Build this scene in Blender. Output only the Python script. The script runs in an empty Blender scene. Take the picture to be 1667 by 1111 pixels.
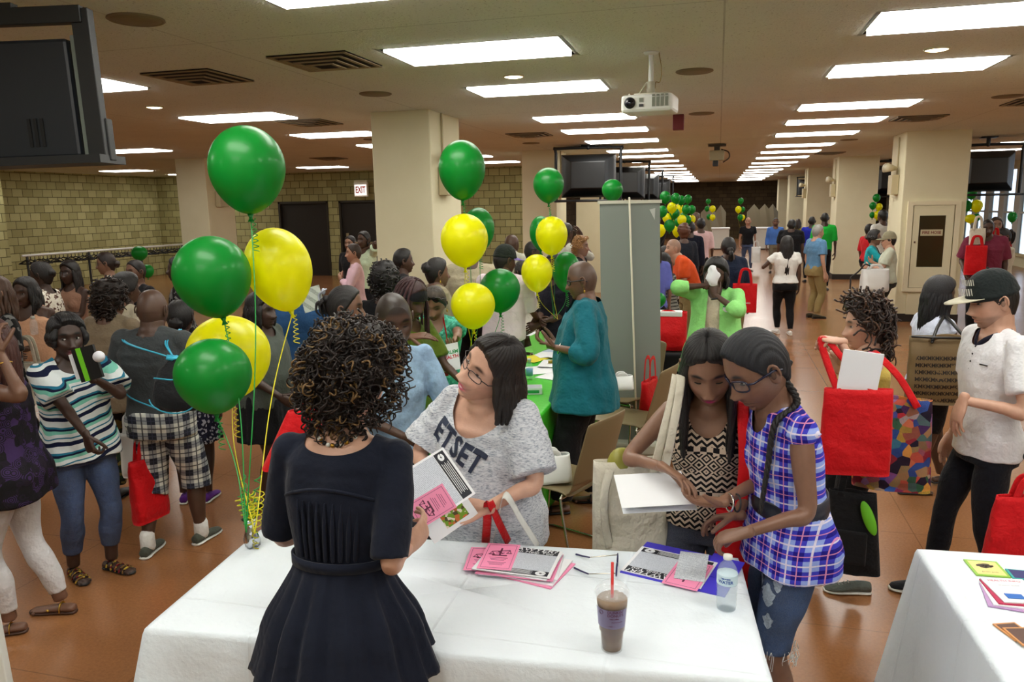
import bpy, bmesh, math, random
import numpy as np
from mathutils import Vector, Matrix
from mathutils.bvhtree import BVHTree
random.seed(7); RNG = np.random.RandomState(7)
PI = math.pi
SC = bpy.context.scene; COL = SC.collection

# ------------------------------------------------------------------ camera
CAM_F, CAM_H = 1240.0, 2.0                       # focal length in pixels of a 1667 wide frame, eye height (m)
CAM_R = np.array([[0.96603007, -0.02949672, 0.25674082],
                  [0.25788746, 0.17435185, -0.95031337],
                  [-0.01673211, 0.98424152, 0.17603596]])
cd = bpy.data.cameras.new('camera'); cam = bpy.data.objects.new('camera', cd); COL.objects.link(cam)
cd.sensor_width = 36; cd.lens = 36 * CAM_F / 1667; cd.clip_start = .05; cd.clip_end = 200
mw = Matrix([list(CAM_R[i]) + [[0, 0, CAM_H][i]] for i in range(3)] + [[0, 0, 0, 1]])
cam.matrix_world = mw; SC.camera = cam

# ------------------------------------------------------------------ world, exposure
w = bpy.data.worlds.new('world'); SC.world = w; w.use_nodes = True
w.node_tree.nodes['Background'].inputs[0].default_value = (.75, .85, 1, 1)
w.node_tree.nodes['Background'].inputs[1].default_value = 2.0
SC.view_settings.view_transform = 'Standard'; SC.view_settings.look = 'None'
SC.view_settings.exposure = 0.14; SC.view_settings.gamma = 1.0; SC.view_settings.use_curve_mapping = False
SC.cycles.max_bounces = 5; SC.cycles.diffuse_bounces = 3; SC.cycles.glossy_bounces = 3
SC.cycles.transmission_bounces = 5; SC.cycles.transparent_max_bounces = 6
SC.cycles.caustics_reflective = False; SC.cycles.caustics_refractive = False
SC.cycles.use_denoising = True; SC.cycles.sample_clamp_indirect = 6
LAMP_POWER = 11.0                                 # emission of the ceiling light panels
LAMP_COLOR = (1.0, .985, .92)

# ------------------------------------------------------------------ where things stand (rays of the camera)
def ray(px, py): return CAM_R @ np.array([(px-833.5)/CAM_F, -(py-555.5)/CAM_F, -1.0])
def WZ(px, py, z):                                # point on the ray at height z
    r = ray(px, py); return np.array([0, 0, CAM_H]) + (z-CAM_H)/r[2]*r
def WY(px, py, y):                                # point on the ray at world depth y
    r = ray(px, py); return np.array([0, 0, CAM_H]) + y/r[1]*r
# ------------------------------------------------------------------ materials
def s2l(c):
    return tuple((x/255/12.92 if x/255 <= .04045 else ((x/255+.055)/1.055)**2.4) for x in c[:3])
class NT:
    def __init__(s, m): s.t = m.node_tree; s.n = s.t.nodes; s.l = s.t.links; s.b = s.n['Principled BSDF']
    def node(s, typ, **kw):
        n = s.n.new(typ)
        for k, v in kw.items():
            if k.startswith('i_'):
                key = k[2:]; key = int(key) if key.isdigit() else key.replace('_', ' ')
                n.inputs[key].default_value = v
            else: setattr(n, k, v)
        return n
    def link(s, a, b): s.l.new(a, b)
    def math(s, op, a, b=None, c=None):
        n = s.n.new('ShaderNodeMath'); n.operation = op
        for i, v in enumerate((a, b, c)):
            if v is None: continue
            if isinstance(v, (int, float)): n.inputs[i].default_value = v
            else: s.l.new(v, n.inputs[i])
        return n.outputs[0]
    def mix(s, f, a, b):
        n = s.n.new('ShaderNodeMix'); n.data_type = 'RGBA'
        for i, v in ((0, f), (6, a), (7, b)):
            if isinstance(v, (int, float)): n.inputs[i].default_value = v
            elif isinstance(v, tuple): n.inputs[i].default_value = (*v[:3], 1)
            else: s.l.new(v, n.inputs[i])
        return n.outputs[2]
    def coords(s, kind='Object'):
        tc = s.n.new('ShaderNodeTexCoord'); sp = s.n.new('ShaderNodeSeparateXYZ'); s.l.new(tc.outputs[kind], sp.inputs[0])
        return tc.outputs[kind], sp.outputs[0], sp.outputs[1], sp.outputs[2]
    def noise(s, vec, scale, detail=3, rough=.5):
        n = s.node('ShaderNodeTexNoise'); n.inputs['Scale'].default_value = scale; n.inputs['Detail'].default_value = detail
        n.inputs['Roughness'].default_value = rough
        if vec is not None: s.l.new(vec, n.inputs['Vector'])
        return n.outputs[0]
    def bump(s, h, strength=.3, dist=.01):
        n = s.node('ShaderNodeBump'); n.inputs['Strength'].default_value = strength; n.inputs['Distance'].default_value = dist
        s.l.new(h, n.inputs['Height']); s.l.new(n.outputs[0], s.b.inputs['Normal']); return n
    def ramp(s, f, stops, const=False):
        n = s.node('ShaderNodeValToRGB'); cr = n.color_ramp
        if const: cr.interpolation = 'CONSTANT'
        while len(cr.elements) < len(stops): cr.elements.new(.5)
        for e, (p, c) in zip(cr.elements, stops): e.position = p; e.color = (*c[:3], 1)
        s.l.new(f, n.inputs[0]); return n.outputs[0]
MATS = {}
def newmat(name, color=(128, 128, 128), rough=.6, metal=0, spec=.5):
    m = bpy.data.materials.new(name); m.use_nodes = True; t = NT(m)
    t.b.inputs['Base Color'].default_value = (*s2l(color), 1); t.b.inputs['Roughness'].default_value = rough
    t.b.inputs['Metallic'].default_value = metal; t.b.inputs['Specular IOR Level'].default_value = spec
    return m, t
def plain(name, color, rough=.6, metal=0, spec=.5):
    if name not in MATS: MATS[name] = newmat(name, color, rough, metal, spec)[0]
    return MATS[name]
def cloth(color, rough=.85, scale=14, bump=.5, var=.12, name=None):
    key = name or 'cloth_%d_%d_%d' % tuple(int(c) for c in color)
    if key in MATS: return MATS[key]
    m, t = newmat(key, color, rough, spec=.2); v, x, y, z = t.coords()
    n1 = t.noise(v, scale, 3, .6); n2 = t.noise(v, 350, 2)
    c = s2l(color); t.link(t.mix(n1, tuple(k*(1-var) for k in c), tuple(min(1, k*(1+var)) for k in c)), t.b.inputs['Base Color'])
    h = t.math('ADD', t.math('MULTIPLY', n1, 1.0), t.math('MULTIPLY', n2, .04)); t.bump(h, bump, .03)
    t.b.inputs['Sheen Weight'].default_value = .08
    MATS[key] = m; return m
def colattr(name, rough=.5, spec=.4, bump=0, bscale=60):
    if name in MATS: return MATS[name]
    m, t = newmat(name, (200, 200, 200), rough, spec=spec)
    a = t.node('ShaderNodeVertexColor', layer_name='Col'); v, *_ = t.coords()
    n = t.noise(v, 30, 3); hs = t.node('ShaderNodeHueSaturation'); t.link(a.outputs[0], hs.inputs['Color'])
    t.link(t.math('ADD', t.math('MULTIPLY', n, .3), .85), hs.inputs['Value'])
    t.link(hs.outputs[0], t.b.inputs['Base Color'])
    if bump: t.bump(t.noise(v, bscale, 4), bump, .004)
    MATS[name] = m; return m
SKIN = colattr('skin', .45, .45, .12, 160)
HAIRM = colattr('hair_strands', .38, .45)
_t = NT(HAIRM); _v, *_ = _t.coords(); _mp = _t.node('ShaderNodeMapping'); _mp.inputs['Scale'].default_value = (1, 1, .18); _t.link(_v, _mp.inputs[0]); _t.bump(_t.noise(_mp.outputs[0], 320, 4, .7), .8, .004)
def stripes_mat():      # white top with navy, teal and mint bands, slanted
    m, t = newmat('striped_jersey', rough=.8, spec=.2); v, x, y, z = t.coords()
    f = t.math('ADD', t.math('MULTIPLY', z, 8.0), t.math('MULTIPLY', t.math('ADD', x, y), 1.6))
    f = t.math('ADD', f, t.math('MULTIPLY', t.noise(v, 5, 2), .5)); fr = t.math('FRACT', f)
    W_ = s2l((228, 235, 235)); N = s2l((22, 30, 60)); T = s2l((40, 120, 150)); M = s2l((130, 205, 185))
    t.link(t.ramp(fr, [(0, N), (.16, W_), (.27, T), (.33, W_), (.47, M), (.6, N), (.68, T), (.76, W_)], True), t.b.inputs['Base Color'])
    t.bump(t.noise(v, 12, 3), .5, .03); return m
def plaid_mat(name, base, dark, mid, line, sx, sz, line2=None):
    m, t = newmat(name, rough=.8, spec=.2); v, x, y, z = t.coords()
    h = t.math('ADD', t.math('MULTIPLY', x, .8), t.math('MULTIPLY', y, .6))
    def band(c, s, a, b, off=0.):
        f = t.math('FRACT', t.math('ADD', t.math('MULTIPLY', c, s), off)); return t.math('MULTIPLY', t.math('GREATER_THAN', f, a), t.math('LESS_THAN', f, b))
    A = band(h, sx, .0, .45); B = band(z, sz, .0, .45); s = t.math('MULTIPLY', t.math('ADD', A, B), .5)
    c = t.ramp(s, [(0, s2l(base)), (.3, s2l(mid)), (.8, s2l(dark))], True)
    L = t.math('MAXIMUM', band(h, sx, .68, .76), band(z, sz, .68, .76)); c = t.mix(t.math('MULTIPLY', L, .85), c, s2l(line))
    L2 = t.math('MAXIMUM', band(h, sx, .2, .25), band(z, sz, .2, .25)); c = t.mix(t.math('MULTIPLY', L2, .8), c, s2l(line2 or base))
    t.link(c, t.b.inputs['Base Color']); t.bump(t.noise(v, 12, 3), .5, .03); return m
def tribal_mat():       # cream tank with black diamonds, zigzags, checks in bands
    m, t = newmat('tribal_print', rough=.8, spec=.2); v, x, y, z = t.coords()
    S = 26.0
    u = t.math('MULTIPLY', x, S); w_ = t.math('MULTIPLY', z, S)
    tri = t.math('ABSOLUTE', t.math('SUBTRACT', t.math('FRACT', u), .5))
    zig = t.math('GREATER_THAN', t.math('FRACT', t.math('ADD', t.math('MULTIPLY', w_, 1.6), t.math('MULTIPLY', tri, 1.4))), .52)
    fx = t.math('ABSOLUTE', t.math('SUBTRACT', t.math('FRACT', t.math('MULTIPLY', u, .7)), .5)); fz = t.math('ABSOLUTE', t.math('SUBTRACT', t.math('FRACT', t.math('MULTIPLY', w_, .7)), .5))
    d = t.math('ADD', fx, fz); dia = t.math('GREATER_THAN', t.math('FRACT', t.math('MULTIPLY', d, 3.2)), .5)
    chk = t.node('ShaderNodeTexChecker'); chk.inputs['Scale'].default_value = 42; t.link(v, chk.inputs[0])
    sel = t.math('FRACT', t.math('MULTIPLY', z, 5.5)); p1 = t.math('LESS_THAN', sel, .38); p2 = t.math('GREATER_THAN', sel, .84)
    k = t.mix(p1, dia, zig); k = t.mix(p2, k, chk.outputs[1])
    t.link(t.mix(k, s2l((18, 16, 20)), s2l((205, 185, 165))), t.b.inputs['Base Color']); t.bump(t.noise(v, 14, 3), .3, .02); return m
def blotch_mat(name, cols, scale=9, dist=0.):   # printed fabric, patches of several colours
    m, t = newmat(name, rough=.75, spec=.25); v, x, y, z = t.coords()
    vo = t.node('ShaderNodeTexVoronoi'); vo.inputs['Scale'].default_value = scale; t.link(v, vo.inputs['Vector'])
    sp = t.node('ShaderNodeSeparateColor'); t.link(vo.outputs['Color'], sp.inputs[0])
    n = len(cols); c = t.ramp(sp.outputs[0], [(i/n, s2l(q)) for i, q in enumerate(cols)], True)
    if dist:
        ring = t.math('GREATER_THAN', t.math('FRACT', t.math('MULTIPLY', vo.outputs['Distance'], dist)), .55)
        c2 = t.ramp(sp.outputs[1], [(i/n, s2l(q)) for i, q in enumerate(cols[::-1])], True); c = t.mix(ring, c, c2)
    t.link(c, t.b.inputs['Base Color']); t.bump(t.noise(v, 14, 3), .4, .02); return m
def heather_mat():
    m, t = newmat('heather_grey_jersey', rough=.85, spec=.15); v, x, y, z = t.coords()
    mp = t.node('ShaderNodeMapping'); mp.inputs['Scale'].default_value = (40, 40, 160); t.link(v, mp.inputs[0])
    n = t.noise(mp.outputs[0], 1.5, 4, .7)
    t.link(t.ramp(n, [(.36, s2l((132, 140, 156))), (.5, s2l((200, 204, 212))), (.66, s2l((220, 222, 226)))]), t.b.inputs['Base Color'])
    t.bump(t.noise(v, 10, 3), .6, .03); return m
def denim_mat(name, col, worn=None):
    m, t = newmat(name, rough=.85, spec=.2); v, x, y, z = t.coords(); n = t.noise(v, 7, 4, .7); n2 = t.noise(v, 300, 2)
    c = s2l(col); c1 = t.mix(t.ramp(n, [(.35, (0, 0, 0)), (.7, (1, 1, 1))]), tuple(k*.7 for k in c), tuple(min(1, k*1.5) for k in c))
    t.link(t.mix(t.math('MULTIPLY', n2, .2), c1, (.5, .5, .5)), t.b.inputs['Base Color']); t.bump(t.math('ADD', t.noise(v, 13, 3), t.math('MULTIPLY', n2, .05)), .5, .03); return m
def monogram_mat():
    m, t = newmat('tan_signature_canvas', (118, 96, 62), rough=.6); v, *_ = t.coords(); t.bump(t.noise(v, 200, 2), .2, .003); return m
def block_wall(name, c1, c2, mortar, sx=1, axis='x', bw=.40, bh=.2):
    m, t = newmat(name, rough=.9, spec=.2); v, x, y, z = t.coords()
    cb = t.node('ShaderNodeCombineXYZ'); t.link(x if axis == 'x' else y, cb.inputs[0]); t.link(z, cb.inputs[1])
    br = t.node('ShaderNodeTexBrick'); t.link(cb.outputs[0], br.inputs[0])
    br.inputs['Color1'].default_value = (*s2l(c1), 1); br.inputs['Color2'].default_value = (*s2l(c2), 1); br.inputs['Mortar'].default_value = (*s2l(mortar), 1)
    br.inputs['Scale'].default_value = 1; br.inputs['Brick Width'].default_value = bw; br.inputs['Row Height'].default_value = bh
    br.inputs['Mortar Size'].default_value = .008; br.inputs['Mortar Smooth'].default_value = .2
    n = t.noise(v, 60, 4, .7); t.link(t.mix(t.math('MULTIPLY', n, .45), br.outputs[0], s2l(mortar)), t.b.inputs['Base Color'])
    h = t.math('SUBTRACT', t.math('MULTIPLY', n, .3), br.outputs['Fac']); t.bump(h, .6, .01); return m
def floor_mat():
    m, t = newmat('polished_terracotta_floor', rough=.3); v, x, y, z = t.coords()
    n = t.noise(v, 70, 5, .75); n2 = t.noise(v, .9, 3)
    c = t.mix(n, s2l((108, 68, 38)), s2l((172, 118, 76))); c = t.mix(t.math('MULTIPLY', n2, .35), c, s2l((152, 102, 64)))
    br = t.node('ShaderNodeTexBrick', offset=0.0); t.link(v, br.inputs[0]); br.inputs['Scale'].default_value = 1
    br.inputs['Brick Width'].default_value = 1.2; br.inputs['Row Height'].default_value = 1.2; br.inputs['Mortar Size'].default_value = .003
    c = t.mix(t.math('MULTIPLY', br.outputs['Fac'], .45), c, s2l((70, 42, 28)))
    t.link(c, t.b.inputs['Base Color']); t.link(t.math('ADD', t.math('MULTIPLY', n2, .16), .16), t.b.inputs['Roughness'])
    t.bump(t.noise(v, 5, 3), .04, .02); return m
def ceiling_mat():
    m, t = newmat('tan_acoustic_plaster', rough=.95, spec=.1); v, x, y, z = t.coords()
    n = t.noise(v, 1.2, 4); sp = t.noise(v, 55, 3, .8)
    c = t.mix(n, s2l((212, 214, 206)), s2l((228, 230, 222)))
    c = t.mix(t.ramp(sp, [(.60, (0, 0, 0)), (.70, (.75, .75, .75))]), c, s2l((96, 80, 64)))
    br = t.node('ShaderNodeTexBrick', offset=0.0); t.link(v, br.inputs[0]); br.inputs['Scale'].default_value = 1
    br.inputs['Brick Width'].default_value = 3.2; br.inputs['Row Height'].default_value = 4.4; br.inputs['Mortar Size'].default_value = .006
    c = t.mix(t.math('MULTIPLY', br.outputs['Fac'], t.math('MULTIPLY', n, .6)), c, s2l((60, 48, 36)))
    t.link(c, t.b.inputs['Base Color']); t.bump(sp, .5, .01); return m
def paper_mat(name, lines=(90, 90, 95), bg=(232, 236, 240), sc=110, axis='y', duty=.45):   # sheet with rows of small print
    m, t = newmat(name, rough=.6); v, x, y, z = t.coords(); a = {'x': x, 'y': y}[axis]
    f = t.math('GREATER_THAN', t.math('FRACT', t.math('MULTIPLY', a, sc)), 1-duty)
    n = t.math('GREATER_THAN', t.noise(v, 420, 1), .47)
    t.link(t.mix(t.math('MULTIPLY', t.math('MULTIPLY', f, n), .75), s2l(bg), s2l(lines)), t.b.inputs['Base Color']); return m
def emit(name, color, s):
    if name in MATS: return MATS[name]
    m, t = newmat(name, color); t.b.inputs['Emission Color'].default_value = (*color, 1); t.b.inputs['Emission Strength'].default_value = s
    t.b.inputs['Base Color'].default_value = (.8, .8, .8, 1); MATS[name] = m; return m
def latex(name, col, alpha=0.):
    m, t = newmat(name, col, .38, spec=.45); t.b.inputs['Coat Weight'].default_value = .2; t.b.inputs['Coat Roughness'].default_value = .15
    tr = t.node('ShaderNodeBsdfTranslucent'); tr.inputs[0].default_value = (*s2l(col), 1); mx = t.node('ShaderNodeMixShader'); mx.inputs[0].default_value = .42
    t.link(t.b.outputs[0], mx.inputs[1]); t.link(tr.outputs[0], mx.inputs[2]); t.link(mx.outputs[0], t.n['Material Output'].inputs[0])
    MATS[name] = m; return m
def clear_plastic(name, tint=(245, 250, 255), rough=.05, ior=1.2):
    m, t = newmat(name, tint, rough); t.b.inputs['Transmission Weight'].default_value = 1; t.b.inputs['IOR'].default_value = ior; MATS[name] = m; return m
PLAIN = dict(black_metal=((24, 24, 26), .45), white_plastic=((222, 222, 215), .4), cream=((214, 200, 160), .75), dark_door=((34, 28, 22), .6),
    chrome=((190, 185, 175), .2), white_paper=((240, 242, 246), .6), red_fabric=((214, 22, 28), .7), tan_plastic=((132, 116, 84), .5), gold=((200, 160, 70), .3))
for k, (c, r) in PLAIN.items(): plain(k, c, r, 1 if k in ('chrome', 'gold') else 0)
M = MATS
# ------------------------------------------------------------------ mesh tools (numpy)
def nrm(v): v = np.asarray(v, float); return v/(np.linalg.norm(v)+1e-12)
class G:                                           # a growing polygon soup
    def __init__(s): s.v = []; s.f = []; s.n = 0; s.mi = []; s.c = []
    def add(s, V, F, mi=0, col=None):
        V = np.asarray(V, float).reshape(-1, 3); s.v.append(V); s.f += [tuple(i+s.n for i in f) for f in F]; s.mi += [mi]*len(F)
        s.c.append(np.tile(col if col is not None else (1, 1, 1), (len(V), 1)) if not isinstance(col, np.ndarray) or col.ndim == 1 else col); s.n += len(V); return s
    def merge(s, o, mi=0, col=None):
        if o.n: s.add(o.V(), o.f, mi, col if col is not None else o.C())
        return s
    def V(s): return np.concatenate(s.v) if s.v else np.zeros((0, 3))
    def C(s): return np.concatenate(s.c)
    def apply(s, fn): V = fn(s.V()); C = s.C(); s.v = [V]; s.c = [C]; return s
def rings_faces(nr, ns, closed=True):
    F = []
    for r in range(nr-1):
        for i in range(ns if closed else ns-1):
            j = (i+1) % ns; F.append((r*ns+i, r*ns+j, (r+1)*ns+j, (r+1)*ns+i))
    return F
def loft(rings, cap=True):                         # list of (n,3) arrays
    ns = len(rings[0]); V = np.concatenate(rings); F = rings_faces(len(rings), ns)
    if cap:
        V = np.concatenate([V, [rings[0].mean(0), rings[-1].mean(0)]]); a, b = len(V)-2, len(V)-1; o = (len(rings)-1)*ns
        F += [(a, (i+1) % ns, i) for i in range(ns)] + [(b, o+i, o+(i+1) % ns) for i in range(ns)]
    return V, F
def catmull(P, n=6):
    P = np.asarray(P, float)
    if len(P) < 3: return np.array([P[0]+(P[-1]-P[0])*t for t in np.linspace(0, 1, n+1)])
    Q = np.vstack([2*P[0]-P[1], P, 2*P[-1]-P[-2]]); out = []
    for i in range(len(P)-1):
        a, b, c, d = Q[i:i+4]
        for t in np.linspace(0, 1, n, endpoint=False):
            out.append(.5*((2*b)+(-a+c)*t+(2*a-5*b+4*c-d)*t*t+(-a+3*b-3*c+d)*t**3))
    out.append(P[-1]); return np.array(out)
def tube(P, R, ns=10, up=None, asp=1.0, round_ends=True):
    # R: radius per point; asp: scale of the second axis (scalar or per point); up fixes the first axis
    P = np.asarray(P, float); n = len(P); R = np.broadcast_to(np.asarray(R, float), (n,)).copy(); A = np.broadcast_to(np.asarray(asp, float), (n,)).copy()
    T = np.gradient(P, axis=0) if n > 2 else np.array([P[1]-P[0]]*2); T = T/(np.linalg.norm(T, axis=1)[:, None]+1e-12)
    if round_ends:
        P = np.vstack([P[0]-T[0]*R[0]*A[0]*.75, P[0]-T[0]*R[0]*A[0]*.5, P, P[-1]+T[-1]*R[-1]*A[-1]*.5, P[-1]+T[-1]*R[-1]*A[-1]*.75])
        R = np.concatenate([[R[0]*.45, R[0]*.82], R, [R[-1]*.82, R[-1]*.45]]); A = np.concatenate([[A[0]]*2, A, [A[-1]]*2]); T = np.vstack([T[0], T[0], T, T[-1], T[-1]])
    x = np.asarray(up, float) if up is not None else (np.array([1., 0, 0]) if abs(T[0][0]) < .8 else np.array([0, 1., 0]))
    th = np.linspace(0, 2*PI, ns, endpoint=False); rings = []
    for p, t, r, a in zip(P, T, R, A):
        x = nrm(x - t*(x@t)); y = np.cross(t, x); rings.append(p + r*(np.cos(th)[:, None]*x + a*np.sin(th)[:, None]*y))
    return loft(rings)
def ellipsoid(c, r, nu=20, nv=12, R=None):
    V = []
    for j in range(1, nv):
        t = PI*j/nv
        for i in range(nu): p = 2*PI*i/nu; V.append((math.sin(t)*math.cos(p), math.sin(t)*math.sin(p), math.cos(t)))
    V = np.array(V+[(0, 0, 1), (0, 0, -1)])*np.asarray(r); F = [f[::-1] for f in rings_faces(nv-1, nu)]; a = len(V)-2; o = (nv-2)*nu
    F += [(a, i, (i+1) % nu) for i in range(nu)] + [(a+1, o+(i+1) % nu, o+i) for i in range(nu)]
    if R is not None: V = V @ np.asarray(R).T
    return V+np.asarray(c), F
def box(c, s, R=None):
    if np.ndim(R) == 0: R = None
    c = np.asarray(c, float); h = np.asarray(s, float)/2
    V = np.array([(x, y, z) for x in (-1, 1) for y in (-1, 1) for z in (-1, 1)])*h
    if R is not None: V = V @ np.asarray(R).T
    return V+c, [(0, 1, 3, 2), (4, 6, 7, 5), (0, 4, 5, 1), (2, 3, 7, 6), (0, 2, 6, 4), (1, 5, 7, 3)]
def rot(ax, a):
    c, s = math.cos(a), math.sin(a)
    return np.array({'x': [[1, 0, 0], [0, c, -s], [0, s, c]], 'y': [[c, 0, s], [0, 1, 0], [-s, 0, c]], 'z': [[c, -s, 0], [s, c, 0], [0, 0, 1]]}[ax])
def lathe(prof, ns=24, c=(0, 0, 0)):
    th = np.linspace(0, 2*PI, ns, endpoint=False)
    rings = [np.stack([r*np.cos(th), r*np.sin(th), np.full(ns, z)], 1)+np.asarray(c) for r, z in prof]
    return loft(rings)
def to_mesh(name, g, mats, smooth=True, bevel=0):
    me = bpy.data.meshes.new(name); V = g.V(); me.from_pydata(V.tolist(), [], g.f)
    for m in (mats if isinstance(mats, (list, tuple)) else [mats]): me.materials.append(m)
    if any(g.mi): me.polygons.foreach_set('material_index', g.mi)
    ca = me.color_attributes.new('Col', 'FLOAT_COLOR', 'POINT'); C = g.C(); ca.data.foreach_set('color', np.hstack([C, np.ones((len(C), 1))]).ravel())
    if smooth: me.polygons.foreach_set('use_smooth', [True]*len(me.polygons))
    me.update(); return me
def tag(o, label=None, cat=None, group=None, kind=None):
    for k, v in (('label', label), ('category', cat), ('group', group), ('kind', kind)):
        if v: o[k] = v
    return o
def obj(name, g, mats, parent=None, label=None, cat=None, group=None, kind=None, smooth=True, bevel=0, loc=None, rz=None):
    me = g if isinstance(g, bpy.types.Mesh) else to_mesh(name, g, mats, smooth)
    o = bpy.data.objects.new(name, me); COL.objects.link(o)
    if parent is not None: o.parent = parent
    if loc is not None: o.location = loc
    if rz is not None: o.rotation_euler.z = rz
    if bevel:
        b = o.modifiers.new('bevel', 'BEVEL'); b.width = bevel; b.segments = 2; b.limit_method = 'ANGLE'
    return tag(o, label, cat, group, kind)
def empty(name, loc, rz=0, label=None, cat=None, group=None):
    o = bpy.data.objects.new(name, None); COL.objects.link(o); o.location = tuple(float(k) for k in loc); o.rotation_euler = (0, 0, rz); o.empty_display_size = .1
    return tag(o, label, cat, group)
def copy_tree(o, parent=None):
    c = o.copy(); COL.objects.link(c)
    if parent is not None: c.parent = parent
    for ch in [k for k in o.children]: copy_tree(ch, c)
    return c
def boxes(*bs):
    g = G()
    for b in bs: g.add(*box(*b))
    return g
def slab(x0, x1, y0, y1, z0, z1): return ((x0+x1)/2, (y0+y1)/2, (z0+z1)/2), (abs(x1-x0), abs(y1-y0), abs(z1-z0))
TS = bpy.data.scenes.new('workbench')
def bench_graph():
    with bpy.context.temp_override(scene=TS, view_layer=TS.view_layers[0]): return bpy.context.evaluated_depsgraph_get()
def evaluated(me, mods):                           # bake modifiers in a scratch scene
    o = bpy.data.objects.new('tmp', me); TS.collection.objects.link(o)
    for typ, kw in mods:
        m = o.modifiers.new('m', typ)
        for k, v in kw.items(): setattr(m, k, v)
    dg = bench_graph(); dg.update(); e = o.evaluated_get(dg).to_mesh()
    n = len(e.vertices); V = np.empty(n*3); e.vertices.foreach_get('co', V); V = V.reshape(-1, 3)
    F = [tuple(p.vertices) for p in e.polygons]; bpy.data.objects.remove(o); return V, F
def remesh(g, voxel, smooth=4, fac=.5):
    me = bpy.data.meshes.new('tmp'); me.from_pydata(g.V().tolist(), [], g.f)
    mods = [('REMESH', dict(mode='VOXEL', voxel_size=voxel))]
    if smooth: mods.append(('SMOOTH', dict(factor=fac, iterations=smooth)))
    V, F = evaluated(me, mods); bpy.data.meshes.remove(me); r = G(); r.add(V, F); return r
def cut(g, fn):                                    # remove everything where fn(points) > 0, with a clean edge
    V = g.V(); f = fn(V); F = g.f; C = g.C(); newv = []; cache = {}; out = []; n = len(V)
    def mid(a, b):
        k = (a, b) if a < b else (b, a)
        if k not in cache:
            t = f[k[0]]/(f[k[0]]-f[k[1]]); newv.append((V[k[0]]*(1-t)+V[k[1]]*t, C[k[0]])); cache[k] = n+len(newv)-1
        return cache[k]
    for face in F:
        s = [f[i] > 0 for i in face]
        if not any(s): out.append(face); continue
        if all(s): continue
        poly = []
        for i, a in enumerate(face):
            b = face[(i+1) % len(face)]
            if f[a] <= 0: poly.append(a)
            if (f[a] > 0) != (f[b] > 0): poly.append(mid(a, b))
        if len(poly) >= 3: out.append(tuple(poly))
    if newv: V = np.vstack([V, [a for a, _ in newv]]); C = np.vstack([C, [c for _, c in newv]])
    used = np.unique([i for q in out for i in q]); mp = -np.ones(len(V), int); mp[used] = np.arange(len(used))
    r = G(); r.add(V[used], [tuple(int(mp[i]) for i in q) for q in out], 0, C[used]); return r
def wob(V, amp, fr, seed=0):                       # cheap smooth noise, one value per point
    r = np.random.RandomState(seed); o = 0
    for k in range(5):
        d = r.normal(size=3); d = d/np.linalg.norm(d)*fr*(1+.7*k); o = o+np.sin(V@d+r.rand()*6.28)/(1+.6*k)
    return amp*o
def vnormals(V, F):
    N = np.zeros_like(V); T = np.array([(f[0], f[1], f[2]) for f in F] + [(f[0], f[2], f[3]) for f in F if len(f) > 3])
    c = np.cross(V[T[:, 1]]-V[T[:, 0]], V[T[:, 2]]-V[T[:, 0]])
    for k in range(3): np.add.at(N, T[:, k], c)
    return N/(np.linalg.norm(N, axis=1)[:, None]+1e-12)
FONT = {}
def text_geo(s, size=.1, depth=0.0, spacing=1.0, shear=0, bold=0, align='CENTER'):
    cu = bpy.data.curves.new('t', 'FONT'); cu.body = s; cu.size = size; cu.align_x = align; cu.align_y = 'CENTER'; cu.space_character = spacing
    cu.shear = shear; cu.offset = bold; cu.extrude = depth; cu.resolution_u = 3
    o = bpy.data.objects.new('t', cu); TS.collection.objects.link(o); dg = bench_graph(); dg.update()
    me = bpy.data.meshes.new_from_object(o.evaluated_get(dg)); V = np.array([v.co[:] for v in me.vertices]).reshape(-1, 3)
    F = [tuple(p.vertices) for p in me.polygons]; bpy.data.objects.remove(o); bpy.data.meshes.remove(me); return V, F
def place_plane(V, o, x, y):                       # flat xy geometry on the plane at o with axes x, y
    x = np.asarray(x, float); y = np.asarray(y, float); n = nrm(np.cross(x, y)); return np.asarray(o)+V[:, :1]*x+V[:, 1:2]*y+V[:, 2:3]*n
def text_on(parent, s, o, x, y, size, mat, name='lettering', shear=0, bold=0, spacing=1.0, lift=.0015):
    V, F = text_geo(s, size, 0, spacing, shear, bold); x = nrm(x); y = nrm(y); n = np.cross(x, y); g = G(); g.add(place_plane(V, np.asarray(o)+n*lift, x, y), F)
    return obj(name, g, mat, parent, smooth=False)
def subdiv(V, F, maxlen):
    bm = bmesh.new(); vs = [bm.verts.new(v) for v in V]
    for f in F:
        try: bm.faces.new([vs[i] for i in f])
        except ValueError: pass
    bmesh.ops.triangulate(bm, faces=bm.faces)
    for _ in range(5):
        e = [e for e in bm.edges if e.calc_length() > maxlen]
        if not e: break
        bmesh.ops.subdivide_edges(bm, edges=e, cuts=1); bmesh.ops.triangulate(bm, faces=[f for f in bm.faces if len(f.verts) > 3])
    bm.verts.index_update(); V = np.array([v.co[:] for v in bm.verts]); F = [tuple(v.index for v in f.verts) for f in bm.faces]; bm.free(); return V, F
def project(V, F, target, o, x, y, lift=.003, maxlen=.012):   # flat geometry thrown onto a surface G along the plane normal
    V, F = subdiv(V, F, maxlen); x = nrm(x); y = nrm(y); n = np.cross(x, y); P = np.asarray(o)+V[:, :1]*x+V[:, 1:2]*y
    bvh = BVHTree.FromPolygons(target.V().tolist(), target.f); out = []; ok = []
    for p in P:
        h = bvh.ray_cast(Vector(p+n*.4), Vector(-n), .9); ok.append(h[0] is not None and abs((np.array(h[0])-p)@n) < .16)
        out.append(np.array(h[0])+n*lift if ok[-1] else p)
    return np.array(out), [f for f in F if all(ok[i] for i in f)]
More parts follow.
